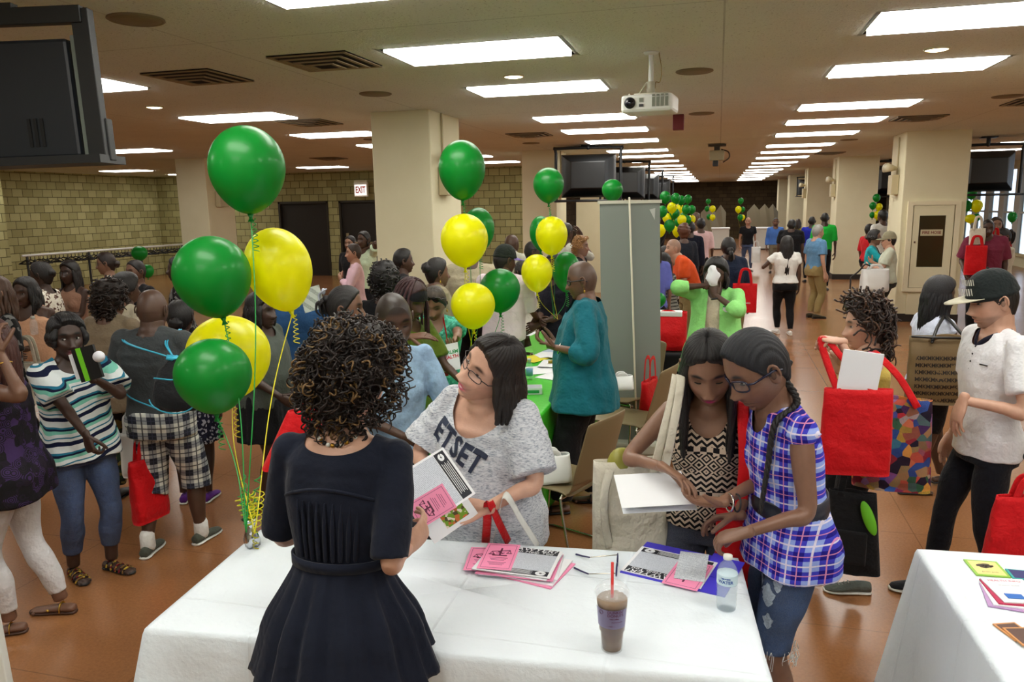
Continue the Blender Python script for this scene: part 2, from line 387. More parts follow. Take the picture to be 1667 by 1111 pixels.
# ------------------------------------------------------------------ people
def sm(x, a, b): t = np.clip((x-a)/(b-a), 0, 1); return t*t*(3-2*t)
def gs(x, s): return np.exp(-.5*(x/s)**2)
def head_surf(th, ph, feat=1.0):
    """points of a head surface, origin at the centre of the skull, y forward; th polar, ph azimuth from +y"""
    st, ct = np.sin(th), np.cos(th); st2 = np.where(ct < 0, np.abs(st)**.72, np.abs(st)**.84)
    x = .074*st2*np.sin(ph); y = .094*st2*np.cos(ph); z = .115*ct
    t = np.clip(-z/.115, 0, 1); x = x*(1-.30*t**1.3)
    front = y > 0
    y = np.where(front, np.where(y > .062, .062+(y-.062)*.62, y), y*(1-.30*t))
    y = np.where(front, y*(1+.03*t), y)
    y = y - .004*np.clip(z/.115, 0, 1)
    if feat > 0:
        f = sm(y, .015, .055)*feat; ax = np.abs(x)
        d = .005*gs(z-.030, .011)*gs(x, .045) - .012*gs(ax-.030, .014)*gs(z-.008, .013) + .006*gs(ax-.043, .02)*gs(z+.022, .018)
        h = np.where(z > -.032, np.clip((.022-z)/.054, 0, 1)**1.3, np.clip((z+.046)/.014, 0, 1)**.7)*.025
        wd = .0075+.006*np.clip((.02-z)/.05, 0, 1)
        d = d + h*gs(x, wd) + .009*gs(ax-.0145, .0055)*gs(z+.033, .006)
        d = d + .0065*gs(x, .017)*gs(z+.0575, .0045) + .0075*gs(x, .015)*gs(z+.0715, .0055) - .006*gs(x, .021)*gs(z+.0642, .0022)
        d = d + .009*gs(x, .017)*gs(z+.099, .013) - .004*gs(x, .016)*gs(z+.082, .005) + .004*gs(ax-.022, .01)*gs(z+.05, .012)
        y = y + d*f
    return x, y, z
def head_geo(q, skin, lips=None, brow=None, beard=None, stubble=None, smile=0, makeup=1):
    nt, npn = {0: (30, 32), 1: (56, 60), 2: (104, 112)}[q]
    T, P0 = np.meshgrid(np.linspace(0, PI, nt+2)[1:-1], np.linspace(0, 2*PI, npn, endpoint=False), indexing='ij'); P = P0-.5*np.sin(P0)
    x, y, z = head_surf(T, P)
    V = np.stack([x, y, z], -1).reshape(-1, 3); F = rings_faces(nt, npn)
    V = np.vstack([V, [(0, -.004, .115), (0, .005, -.112)]]); a = len(V)-2; o = (nt-1)*npn
    F += [(a, (i+1) % npn, i) for i in range(npn)] + [(a+1, o+i, o+(i+1) % npn) for i in range(npn)]
    F = [tuple(f) for f in F]
    x, y, z = V.T; ax = np.abs(x); C = np.tile(skin, (len(V), 1)); fr = sm(y, .03, .05)[:, None]
    def blend(C, m, c): m = np.clip(m, 0, 1)[:, None]; return C*(1-m)+np.array(c)*m
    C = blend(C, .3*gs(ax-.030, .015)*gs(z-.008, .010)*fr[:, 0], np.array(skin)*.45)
    C = blend(C, .25*gs(ax-.046, .014)*gs(z+.022, .014)*fr[:, 0], np.array(skin)*np.array([1.25, .95, .9]))
    lp = lips if lips is not None else np.array(skin)*np.array([1.15, .72, .72])
    zc = z - smile*.012*(ax/.03)**2
    C = blend(C, 1.6*gs(x/(.024+.006*smile), .62)**2*gs(zc+.0645, .0085)**1.4*fr[:, 0], lp)
    C = blend(C, .9*gs(x, .018+.006*smile)*gs(zc+.0642, .0018)*fr[:, 0], np.array(skin)*.25)
    if smile: C = blend(C, 1.5*gs(x/.016, .7)**2*gs(zc+.0642, .0026)**2*fr[:, 0], (.75, .72, .66))
    br = brow if brow is not None else (.01, .008, .007)
    C = blend(C, 1.8*gs(ax-.032, .0105)*gs(z-.031-.003*np.cos((ax-.031)*90), .0036)*fr[:, 0], br)
    if q < 1.5: C = blend(C, 1.1*gs(ax-.031, .009)*gs(z-.008, .0035)*fr[:, 0], (.02, .015, .012))
    if beard is not None:
        m = sm(-z, .045, .06)*sm(y, -.01, .03)*(1-gs(x, .02)*gs(z+.066, .009)); m = np.maximum(m*beard[0], beard[0]*1.2*gs(x, .024)*gs(z+.0505, .004)*fr[:, 0]); C = blend(C, m, beard[1])
    if stubble is not None:                         # clipped hair on the scalp
        zl = .062-.02*sm(ax, .03, .06)-.13*sm(-y, -.035, .06); C = blend(C, sm(z, zl-.012, zl+.008)*stubble[0], stubble[1])
    g = G(); g.add(V, F, 0, C)
    for s in (-1, 1):                               # ears
        R = rot('z', s*.35)@rot('x', .15); sk = np.array(skin)
        e, ef = ellipsoid((0, 0, 0), (.008, .019, .032), 14, 10); e[:, 1] += .006*np.sign(e[:, 2])*np.abs(e[:, 2]/.032); g.add(e@R.T+np.array([s*.073, -.008, -.004]), ef, 0, sk)
        th = np.linspace(-.2, 3.1, 12); rim = np.stack([np.full(12, s*.006), -.017*np.cos(th)*1.0*-1+.0, .029*np.sin(th)], 1); rim[:, 1] = -rim[:, 1]
        e, ef = tube(rim, .0042, 6); g.add(e@R.T+np.array([s*.076, -.008, -.002]), ef, 0, sk)
        if q: e, ef = ellipsoid((s*.081, -.004, -.004), (.003, .008, .012), 10, 8, R); g.add(e, ef, 0, sk*.45)
    return g
def hairline(ph):                                   # height where hair starts, by azimuth from the front (0) to the nape (pi)
    a = np.abs((ph+PI) % (2*PI)-PI); return np.interp(a, [0, .55, .95, 1.25, 1.45, 1.7, 1.95, 2.3, PI], [.082, .074, .052, .022, -.008, -.012, -.030, -.070, -.085])
def hair_geo(h, q, S, Rh, hc):
    """h: style dict; S: head scale; Rh, hc: head rotation and centre in the person's frame"""
    col = np.array(h.get('c', (.012, .009, .008))); st = h['s']; seed = h.get('seed', 1); r = np.random.RandomState(seed)
    g = G(); thick = h.get('t', {'short': .012, 'buzz': .003, 'afro': .055, 'curly': .05, 'back': .010, 'long': .014, 'bob': .02, 'braids': .012}.get(st, .012))
    nt, npn = {0: (30, 40), 1: (50, 64), 2: (90, 128)}[q]
    T, P = np.meshgrid(np.linspace(0, PI, nt+2)[1:-1], np.linspace(0, 2*PI, npn, endpoint=False), indexing='ij')
    x, y, z = head_surf(T, P, 0); V = np.stack([x, y, z], -1)
    N = np.stack([x/.074**2, y/.094**2, z/.115**2], -1); N /= np.linalg.norm(N, axis=-1)[..., None]
    drop = h.get('line', 0.); zl = hairline(P)+drop
    if st in ('afro', 'curly'): zl = zl-.02*np.clip(np.abs((P+PI) % (2*PI)-PI)-1.2, 0, 1)
    m = sm(z, zl-.010, zl+.012)
    vol = thick*(.55+.45*sm(z, -.02, .09)) if st in ('afro', 'bob', 'curly') else thick*(.8+.2*sm(z, .0, .1))
    if st == 'curly': vol = vol*(.72 if q else .9)
    part = h.get('part')
    if part is not None: vol = vol*(1-.75*gs(x-part, .004)*sm(z, .06, .09)*sm(y, -.05, 0))
    d = vol*m - .010*(1-m)
    if st in ('afro', 'curly'): d = d + m*(wob(V.reshape(-1, 3), .006, 70, seed).reshape(d.shape)+wob(V.reshape(-1, 3), .003, 190, seed+1).reshape(d.shape))
    elif st != 'buzz':
        gr = np.sin(P*38+6*np.sin(T*2+seed))+.6*np.sin(P*71+1.3); 
        if h.get('swept'): gr = np.sin(x*700+3*np.sin(y*30))
        d = d + m*.0012*gr
    V = V + N*d[..., None]
    if h.get('flat') : V[..., 2] = np.minimum(V[..., 2], .118)
    V = V.reshape(-1, 3); F = rings_faces(nt, npn); V = np.vstack([V, [(0, -.004, .115+float(vol[0, 0])*.95), (0, .0, -.09)]]); a = len(V)-2; o = (nt-1)*npn
    F += [(a, (i+1) % npn, i) for i in range(npn)] + [(a+1, o+i, o+(i+1) % npn) for i in range(npn)]
    C = np.tile(col, (len(V), 1)); hl = h.get('hl')
    if hl is not None and st != 'curly': k = np.clip(wob(V, .5, 60, seed+3), 0, 1)[:, None]*.6; C = C*(1-k)+np.array(hl)*k
    V = V @ (Rh*S).T + hc; g.add(V, F, 0, C)
    up = Rh[:, 2]; fwd = Rh[:, 1]; rt = Rh[:, 0]
    def strands(n, a0, a1, L, r0, z0=.02, spread=.02, wave=0., dr=None, push=0.0, taper=.5, cc=None, lift=1.08):
        for i in range(n):
            a = a0+(a1-a0)*(i+.5)/n + r.uniform(-.04, .04); t = math.acos(max(-1, min(1, z0/.115)))
            X, Y, Z = head_surf(np.array(t), np.array(a), 0); b = np.array([float(X)*lift, float(Y)*lift, float(Z)])
            B = (Rh*S)@b+hc; out = nrm(np.array([B[0]-hc[0], B[1]-hc[1], 0])); LL = L*r.uniform(.88, 1.06)
            pts = []; ph_ = r.rand()*6
            top = (Rh*S)@np.array([b[0]*.7, b[1]*.7, .085])+hc
            for k, s_ in enumerate(np.linspace(0, 1, 8)):
                p = B+out*(spread*math.sin(s_*2.2)+push*s_)-np.array([0, 0, LL*s_])+np.array([math.sin(ph_+s_*9), math.cos(ph_+s_*8), 0])*wave
                if dr is not None: p = p+np.asarray(dr)*s_*s_
                pts.append(p)
            pts = [top]+pts; rr = [r0*.8]+[r0*(1-taper*s_) for s_ in np.linspace(0, 1, 8)]
            c = col if cc is None or r.rand() < .6 else np.array(cc)
            e, ef = tube(pts, rr, 6 if q < 2 else 8, up=(0, 1, 0)); g.add(e, ef, 0, c*r.uniform(.8, 1.25))
    n = {0: 22, 1: 40, 2: 64}[q]
    if st == 'long':
        a = h.get('a', 1.25); strands(n, a, 2*PI-a, h.get('L', .3), h.get('r', .016), .0, h.get('spread', .012), h.get('wave', .004), push=h.get('push', .0), cc=h.get('hl'))
        strands(n//2, a+.15, 2*PI-a-.15, h.get('L', .3), h.get('r', .016), .0, .0, .004, lift=.9)
    if st == 'bob':
        a = h.get('a', 1.15); strands(n, a, 2*PI-a, h.get('L', .12), .017, .02, .02, .003, push=h.get('push', -.01), cc=h.get('hl'))
    if st in ('bun', 'pony'):
        bp = np.array(h.get('bp', (0, -.115, .03))); br = h.get('br', .04); B = (Rh*S)@bp+hc
        e, ef = ellipsoid(B, (br, br*.85, br*.9), 20, 14); e = e + vnormals(e, ef)*wob(e, .003, 90, seed)[:, None]; g.add(e, ef, 0, col)
        if st == 'pony':
            L = h.get('L', .28)
            for i in range(14 if q else 9):
                o_ = r.normal(size=3)*.012; dd = -fwd*h.get('out', .05); P_ = [B+o_*.3+dd*0, B+o_+dd*.8-up*.02, B+o_+dd*1.1-np.array([0, 0, L*.4]), B+o_*1.3+dd*.9-np.array([0, 0, L*.75]), B+o_*.8+dd*.7-np.array([0, 0, L*r.uniform(.85, 1.1)])]
                e, ef = tube(catmull(P_, 3), np.linspace(.012, .005, 13), 6); g.add(e, ef, 0, col*r.uniform(.8, 1.3))
    if st == 'braids':                               # cornrows over the crown and hanging braids
        a = h.get('a', 1.0); nb = 16
        for i in range(nb):
            an = a+(2*PI-2*a)*(i+.5)/nb; P_ = []
            for k in range(4): X, Y, Z = head_surf(np.array(.15+.4*k), np.array(an), 0); P_.append((Rh*S)@(np.array([float(X), float(Y), float(Z)])*1.12)+hc)
            e0 = P_[-1]; L = h.get('L', .2)
            for k in range(1, 5): P_.append(e0-np.array([0, 0, L*k/4])+nrm(e0-hc)*.01)
            e, ef = tube(catmull(P_, 4), .009, 6); e = e+wob(e, .0015, 300, i)[:, None]; g.add(e, ef, 0, col*r.uniform(.9, 1.6))
    if st == 'curly':                                # ringlets over the whole volume
        nc = h.get('n', 260); sp = h.get('size', .018)
        for i in range(nc):
            an = r.uniform(0, 2*PI); tt = math.acos(r.uniform(-.95, 1)) if not h.get('low') else math.acos(r.uniform(-1, 1))
            a_ = abs((an+PI) % (2*PI)-PI)
            X, Y, Z = head_surf(np.array(tt), np.array(an), 0); b = np.array([float(X), float(Y), float(Z)]); zl_ = float(hairline(np.array(an)))+drop
            if b[2] < zl_-.03*(a_ > 1.2)-h.get('ext', 0)*(a_ > 1.5): continue
            if a_ < 1.2 and b[2] < zl_+.012: continue
            nn = nrm(b/np.array([.074**2, .094**2, .115**2])*1e-2); wd = h.get('wide', 1.0); gr_ = thick*r.uniform(.55, 1.12)
            c0 = b+nn*gr_*np.array([wd, 1, 1]); ax = nrm(np.cross(nn, r.normal(size=3))+np.array([0, 0, -.8])); u_ = nrm(np.cross(ax, nn)); v_ = np.cross(ax, u_)
            turns = r.uniform(.8, 1.7); R0 = r.uniform(.4, 1.)*sp; L_ = r.uniform(.02, .05)*h.get('curl_len', 1.); K = 13 if q > 1 else 8
            s_ = np.linspace(0, 1, K); pts = c0+ax*(s_[:, None]-.5)*L_+R0*(np.cos(s_*turns*6.28)[:, None]*u_+np.sin(s_*turns*6.28)[:, None]*v_)
            pts = pts@(Rh*S).T+hc; dn = h.get('hang', 0) if a_ > 1.45 else 0; pts[:, 2] -= dn*max(0, (.02-b[2])/.1)
            c = np.array(hl) if hl is not None and r.rand() < h.get('hlp', .25) else col*r.uniform(.6, 1.8)
            e, ef = tube(pts, np.linspace(1, .5, K)*h.get('r', .0045), 5, round_ends=False); g.add(e, ef, 0, c)
    return g
def hand_geo(W, F, N, side, S, curl=.35, q=0, spread=.0, thumb=.5, point=None, fan=None):
    """palm and five fingers; W wrist, F finger direction, N palm normal, side +1 right, -1 left"""
    F = nrm(F); N = nrm(N-F*(N@F)); T = np.cross(F, N)*side; g = G(); k = S*1.04
    a = np.array([-.02, 0, .02, .045, .07, .09])*k; wd = np.array([.024, .027, .034, .040, .041, .037])*k; tk = np.array([.020, .018, .016, .015, .0135, .010])*k
    e, ef = tube([W+F*i for i in a], wd, 12, up=T, asp=tk/wd); g.add(e, ef)
    ns = 8 if q else 6; ln = [.94, 1.05, .97, .78]; rd = [.0088, .0090, .0085, .0075]
    for i in range(4):
        o = (.5-i/3.)*.060*k; cu = (curl[i] if isinstance(curl, (list, tuple)) else curl*(1+.12*i)); sp = (1.5-i)*spread
        b = W+F*(.080-.006*abs(i-1.2))*k+T*o; d0 = nrm(F+T*sp*.5); P = [b-d0*.012*k, b]; ang = 0
        for j, L in enumerate((.043, .027, .021)):
            ang += cu*(.75 if j == 0 else 1.0); d = d0*math.cos(ang)+N*math.sin(ang); P.append(P[-1]+d*L*ln[i]*k)
        R_ = np.interp(np.linspace(0, 1, 13), [0, .3, .9, 1], [1.08, 1.0, .82, .72])*rd[i]*k
        e, ef = tube(catmull(P, 3)[:13], R_, ns, up=T); g.add(e, ef)
    b = W+F*.020*k+T*.026*k+N*.006*k; d = nrm(F*(.75)+T*(.75-.45*thumb)+N*(.25+.5*thumb)); P = [b-d*.01*k, b+d*.0]
    for j, L in enumerate((.042, .032, .026)):
        P.append(P[-1]+d*L*k); d = nrm(d+F*.28*thumb-T*.30*thumb+N*.10)
    e, ef = tube(catmull(P, 3)[:13], np.interp(np.linspace(0, 1, 13), [0, .35, .8, 1], [.0145, .0125, .0105, .0085])*k, ns); g.add(e, ef)
    return g
def nails(W, F, N, side, S, curl, spread=0., col=(.8, .1, .35)): return None
TORSO = np.array([[.462, .070, .055, -.004], [.485, .094, .068, -.006], [.51, .103, .074, -.008], [.54, .101, .071, -.006], [.575, .090, .062, 0], [.61, .081, .056, .002], [.65, .083, .058, .002],
                  [.69, .090, .062, .002], [.73, .096, .064, .0], [.77, .099, .060, -.003], [.80, .094, .050, -.006], [.825, .072, .040, -.007], [.845, .044, .035, -.006], [.86, .034, .034, -.004]])
class Person:
    def __init__(s, label, Y=None, hc=None, loc=(0, 0), H=1.7, face=0, skin=(.12, .06, .04), fem=False, fat=1.0, belly=0., lean=0, side=0, twist=0, head=(0, 0, 0), q=0,
                 hair=None, L=None, R=None, legs=((-.10, 0), (.10, 0)), feet_yaw=(8, -8), top=None, bottom=None, shoes=None, faceopt={}, eyes=None, glasses=None, cat='person', group=None, hs=1.0, bust=1.0, seat=None, bare_legs=False, skirt=None, extra=None):
        s.fem, s.fat, s.q, s.face = fem, fat, q, math.radians(face); s.Rz = rot('z', s.face); s.H = 1.0
        s.hs = hs; s.bust = bust; s.lean, s.side, s.twist = [math.radians(k) for k in (lean, side, twist)]; s.seat = seat
        hy, hp, hr = [math.radians(k) for k in head]; s.Rh = rot('z', hy)@rot('x', -hp)@rot('y', hr)
        if hc is not None:                          # head centre seen at pixel hc, at depth Y
            P = WY(hc[0], hc[1], Y); s.H = 1.; c = s.headc(); s.H = float((P[2])/c[2]); c = s.headc(); o = s.Rz@c; s.loc = np.array([P[0]-o[0], P[1]-o[1], 0.])
        else: s.H = H; s.loc = np.array([loc[0], loc[1], 0.])
        H = s.H; s.k = k = H/1.7; s.S = S = (1.06 if hc is not None else 1.0)*hs*(.25*k+.75); s.hc = s.headc(); q0 = q
        s.skin = np.array(skin); s.root = empty('person', s.loc, s.face, label, cat, group)
        vox = {0: .016, 1: .011, 2: .0075}[q]; fa = fat**.7*(.90 if fem else 1.); s.fa = fa
        # joints
        s.J = {}
        sw = (.100 if fem else .112)*H*(1+.25*(fat-1))
        for sd, spec in ((-1, L), (1, R)):
            Sh = s.bend(np.array([[sd*sw, -.006*H, .808*H]]))[0]; l1, l2 = .172*H, .148*H
            spec = dict(spec or {}); wld = spec.get('w', False)
            conv = (lambda v: s.Rz.T@np.asarray(v, float)) if wld else (lambda v: np.asarray(v, float))
            t = spec.get('t'); t = (s.tolocal(t) if wld else np.asarray(t, float)*np.array([k, k, k])) if t is not None else Sh+np.array([sd*.055, .03, -.314*H])*1.
            pole = conv(spec.get('pole', (sd*.35, -1, -.3))) if 'pole' in spec else np.array([sd*.35, -1, -.3])
            d = t-Sh; D = np.linalg.norm(d); D2 = min(D, (l1+l2)*.995); u = d/D; t = Sh+u*D2
            a_ = (l1*l1-l2*l2+D2*D2)/(2*D2); hh = math.sqrt(max(l1*l1-a_*a_, 1e-8)); pn = nrm(pole-u*(pole@u)); El = Sh+u*a_+pn*hh
            F_ = conv(spec['f']) if 'f' in spec else t-El; N_ = conv(spec['n']) if 'n' in spec else np.array([-sd*1., .1, 0])
            if abs(nrm(F_)@nrm(N_)) > .95: N_ = np.array([-sd*.3, .2, -1.])
            s.J[sd] = dict(S=Sh, E=El, W=t, F=nrm(F_), N=nrm(N_), spec=spec)
            s.J[sd]['palm'] = t+nrm(F_)*.08*S
        # legs
        s.Lg = {}
        for i, sd in ((0, -1), (1, 1)):
            lg = legs[i]; hj = np.array([sd*.052*H*(1.0+.3*(fat-1)), -.004*H, .50*H]); ank = np.array([lg[0]*k, lg[1]*k, .048*H+(lg[2] if len(lg) > 2 else 0)]); l1, l2 = .238*H, .226*H
            if seat is not None: hj = hj+np.array([0, 0, 0])
            d = ank-hj; D = np.linalg.norm(d); D2 = min(D, (l1+l2)*.998); u = d/D; ank = hj+u*D2 if D > D2 else ank
            a_ = (l1*l1-l2*l2+D2*D2)/(2*D2); hh = math.sqrt(max(l1*l1-a_*a_, 1e-8)); pn = nrm(np.array([sd*.12, 1, 0])-u*(np.array([sd*.12, 1, 0])@u)); Kn = hj+u*a_+pn*hh
            s.Lg[sd] = dict(H=hj, K=Kn, A=ank, yaw=math.radians(feet_yaw[i]))
        # skin body
        g = G(); g.merge(s.torso_geo(0.0, .47, .86)); 
        nb = s.bend(np.array([[0, -.008*H, .835*H]]))[0]; s.nb = nb; cb = s.hc+s.Rh@np.array([0, -.012, -.075])*S
        nr = (.052 if fem else .060)*S*(1+.35*(fat-1)); e, ef = tube(catmull([nb-np.array([0, 0, .03]), nb, (nb+cb)/2, cb, cb+(s.hc-cb)*.4], 3), [nr*1.25]*3+[nr*1.08]*3+[nr]*6+[nr*.9], 16); g.add(e, ef)
        for sd in (-1, 1):
            J = s.J[sd]; e, ef = tube([nb+np.array([0, 0, .012]), J['S']+np.array([0, 0, -.006*H])], [.042*k*fa, .045*k*fa], 10); g.add(e, ef)
            P = catmull([J['S'], (J['S']+J['E'])/2, J['E'], (J['E']+J['W'])/2+(J['E']-J['W'])*.15, J['W']], 4); g.add(*tube(P, s.armr(len(P)), 14))
            hg = hand_geo(J['W'], J['F'], J['N'], sd, k*(1.0 if fem else 1.06), J['spec'].get('curl', .3), q, J['spec'].get('spread', .0), J['spec'].get('thumb', .5))
            if q == 2 and J['spec'].get('fine', True): s.J[sd]['hand'] = remesh(hg, .0034, 3, .4)
            else: s.J[sd]['hand'] = hg
        if bare_legs or q == 2 or (bottom and bottom.get('len', 1) < .93) or not bottom:
            for sd in (-1, 1): g.merge(s.leg_geo(sd, 0.0))
        if fem: 
            for sd in (-1, 1): c = s.bend(np.array([[sd*.044*H, .038*H*fat**.5, .715*H]]))[0]; g.add(*ellipsoid(c, np.array([.036, .031, .038])*H, 16, 12))
        body = remesh(g, vox, 5, .5); body.c = [np.tile(s.skin, (body.n, 1))]
        for sd in (-1, 1): body.merge(s.J[sd]['hand'], 0, s.skin)
        fo = dict(faceopt); hg = head_geo(q, s.skin, **fo); hg.apply(lambda V: V@(s.Rh*S).T+s.hc); body.merge(hg)
        for sd, nc in (fo and [] or []): pass
        s.body = body; obj('body', body, SKIN, s.root)
        if hair: s.hairo = obj('hair', hair_geo(hair, q, S, s.Rh, s.hc), HAIRM, s.root)
        if eyes: s.add_eyes(eyes)
        if glasses is not None: s.add_glasses(glasses)
        if bottom: s.add_bottom(bottom, vox)
        if skirt: s.add_skirt(skirt)
        if top: s.topg = s.add_top(top, vox)
        s.add_shoes(shoes or dict(s='flat', m=M['black_metal']))
    def tolocal(s, p): return s.Rz.T@(np.asarray(p, float)-s.loc)
    def toworld(s, p): return s.Rz@np.asarray(p, float)+s.loc
    def frames(s):
        H = s.H; n = 13; u = np.linspace(0, 1, n); P = [np.array([0, 0, .53*H])]; Rs = []
        for i, t in enumerate(u):
            a = t if s.lean < .6 else t**.6
            Rs.append(rot('z', s.twist*t)@rot('y', s.side*a)@rot('x', -s.lean*a))
            if i: P.append(P[-1]+(Rs[-1]+Rs[-2])@np.array([0, 0, .30*H/(n-1)/2]))
        return np.array(P), np.array(Rs)
    def bend(s, V):
        V = np.asarray(V, float); H = s.H; P, Rs = s.frames(); n = len(P); u = (V[:, 2]-.53*H)/(.30*H)*(n-1); i = np.clip(np.floor(u).astype(int), 0, n-2); f = np.clip(u-i, 0, 1)
        zb = .53*H+np.clip(u, 0, n-1)/(n-1)*.30*H; loc = np.stack([V[:, 0], V[:, 1], V[:, 2]-zb], 1)
        # below the pelvis nothing bends
        R0 = Rs[i]; R1 = Rs[np.clip(i+1, 0, n-1)]; A = np.einsum('nij,nj->ni', R0, loc); B = np.einsum('nij,nj->ni', R1, loc)
        return P[i]*(1-f)[:, None]+P[np.clip(i+1, 0, n-1)]*f[:, None]+A*(1-f)[:, None]+B*f[:, None]
    def headc(s):
        H = s.H; S = (1.06*(.25*H/1.7+.75))*s.hs; nb = s.bend(np.array([[0, -.004*H, .835*H]]))[0]; _, Rs = s.frames()
        up = nrm(.55*Rs[-1][:, 2]+.45*s.Rh[:, 2]); L = (.165-.008-.014*min(max((s.fat-1)/.15, 0), 1.3))*H-.118*(H/1.7)+(S-H/1.7)*.09; fw = s.Rh[:, 1]*np.array([1, 1, .3]); return nb+up*L+fw*.016*S
    def armr(s, n):
        f = s.fa*s.k; return np.interp(np.linspace(0, 1, n), [0, .15, .35, .5, .62, .85, 1], [.047, .050, .042, .035, .037, .028, .0235])*f
    def torso_geo(s, ease, z0, z1, flare=0., shw=1.0, loose=0., wave=0):
        H = s.H; rg = []; th = np.linspace(0, 2*PI, 36, endpoint=False); c, n_ = np.cos(th), np.sin(th); p = 2/2.5; cx = np.sign(c)*np.abs(c)**p; cy = np.sign(n_)*np.abs(n_)**p
        zs = np.concatenate([np.arange(z0, z1, .0125), [z1]])
        for z in zs:
            hw, hd, y0 = [np.interp(z, TORSO[:, 0], TORSO[:, j]) for j in (1, 2, 3)]
            if z < .51 and (flare or loose or z0 < .46 or ease > 0): hw, hd = max(hw, .101), max(hd, .071)
            if not s.fem: hw *= (1.0+.06*sm(z, .55, .63)-.04*(1-sm(z, .5, .58))) + .09*sm(z, .70, .78)
            else: hw *= (1.03-.04*sm(z, .57, .62)*(1-sm(z, .62, .7)))
            f = 1+(s.fat-1)*(1.0 if z < .78 else .45); hw *= f; hd *= f*(1+.0*f)
            if loose and z < .74: hw = max(hw, hw+(.098*f-hw)*loose); hd = max(hd, hd+(.070*f-hd)*loose)
            if z > .78: hw *= 1+(shw-1)*sm(z, .78, .80)
            e = ease+flare*np.clip((.72-z)/.2, 0, 2)**1.3
            X = hw*H*cx+e*cx; Y = hd*H*cy+e*cy+y0*H
            if s.fat > 1.02: Y = np.where(Y > 0, Y*(1+.5*(s.fat-1)*gs(z-.62, .05)), Y)
            if wave: X = X+cx*wave*np.sin(th*7+z*8)*np.clip((.70-z)*8, 0, 1); Y = Y+cy*wave*np.sin(th*7+z*8)*np.clip((.70-z)*8, 0, 1)
            rg.append(s.bend(np.stack([X, Y, np.full(36, z*H)], 1)))
        g = G(); g.add(*loft(rg)); return g
    def leg_geo(s, sd, ease, frac=1.0, flare=0, fit=1.0, rk=None):
        L = s.Lg[sd]; P = catmull([L['H'], (L['H']+L['K'])/2+np.array([0, .01, 0]), L['K'], (L['K']+L['A'])/2+np.array([0, -.012, 0]), L['A']], 5); n = len(P); u = np.linspace(0, 1, n)
        R = np.interp(u, [0, .2, .45, .52, .68, .9, 1], [.086, .078, .056, .052, .055, .036, .035])*s.k*s.fat**.8*(1.04 if s.fem else .98)
        m = max(2, int(round(n*frac))); u2 = np.linspace(0, frac, m+3); P2 = np.stack([np.interp(u2, u, P[:, i]) for i in range(3)], 1); R2 = np.interp(u2, u, R)+ease*np.clip(u2*4, 0, 1)+flare*np.clip(u2-.25, 0, 1)
        if fit != 1.0: R2 = R2*(1+(fit-1)*np.clip((u2-.35)*3, 0, 1))
        g = G(); g.add(*tube(P2, R2, 18, up=(1, 0, 0), round_ends=False)); return g
    def add_bottom(s, b, vox):
        g = s.torso_geo(b.get('ease', .006), .458, b.get('waist', .56 if not b.get('tuck') else .60)); fr = b.get('len', .97)
        for sd in (-1, 1):
            g.merge(s.leg_geo(sd, b.get('ease', .006), fr, b.get('flare', 0), b.get('fit', 1.))); c = np.array([sd*.047*s.H*s.fat, -.034*s.H, .505*s.H]); g.add(*ellipsoid(c, np.array([.055, .055, .055])*s.H*s.fat**.8, 16, 12))
        g = remesh(g, vox*1.1, 4, .5); V = g.V(); N = vnormals(V, g.f); V = V+N*wob(V*np.array([1, 1, .6]), b.get('wr', .0022), 26, 5)[:, None]; r = G(); r.add(V, g.f); s.botg = r
        obj(b.get('name', 'trousers'), r, b['m'], s.root)
    def add_skirt(s, b):                             # pleated or straight skirt, hem height z (fraction of H)
        H = s.H; th = np.linspace(0, 2*PI, 120, endpoint=False); rg = []
        for z in np.linspace(b.get('z1', .60), b['z0'], 26):
            zz = max(z, .505); hw, hd = np.interp(zz, TORSO[:, 0], TORSO[:, 1])*H*s.fat, np.interp(zz, TORSO[:, 0], TORSO[:, 2])*H*s.fat; d = (b.get('z1', .60)-z); e = b.get('ease', .012)+b.get('flare', .1)*d*H/.3
            pl = b.get('pleat', .01)*min(1, d*9); k = e+pl*(np.sin(th*b.get('n', 13)+.8*np.sin(th*3))+.4*np.sin(th*b.get('n', 13)*2.3+1))
            zz2 = z*H+(.006*np.sin(th*b.get('n', 13)*.5) if z < b['z0']+.01 else 0)
            rg.append(s.bend(np.stack([(hw+k)*np.cos(th), (hd+k)*np.sin(th)-.006*H-b.get('back', 0)*d*H, np.full(120, 1.)*zz2], 1)))
        g = G(); g.add(*loft(rg)); s.skg = g; obj(b.get('name', 'skirt'), g, b['m'], s.root)
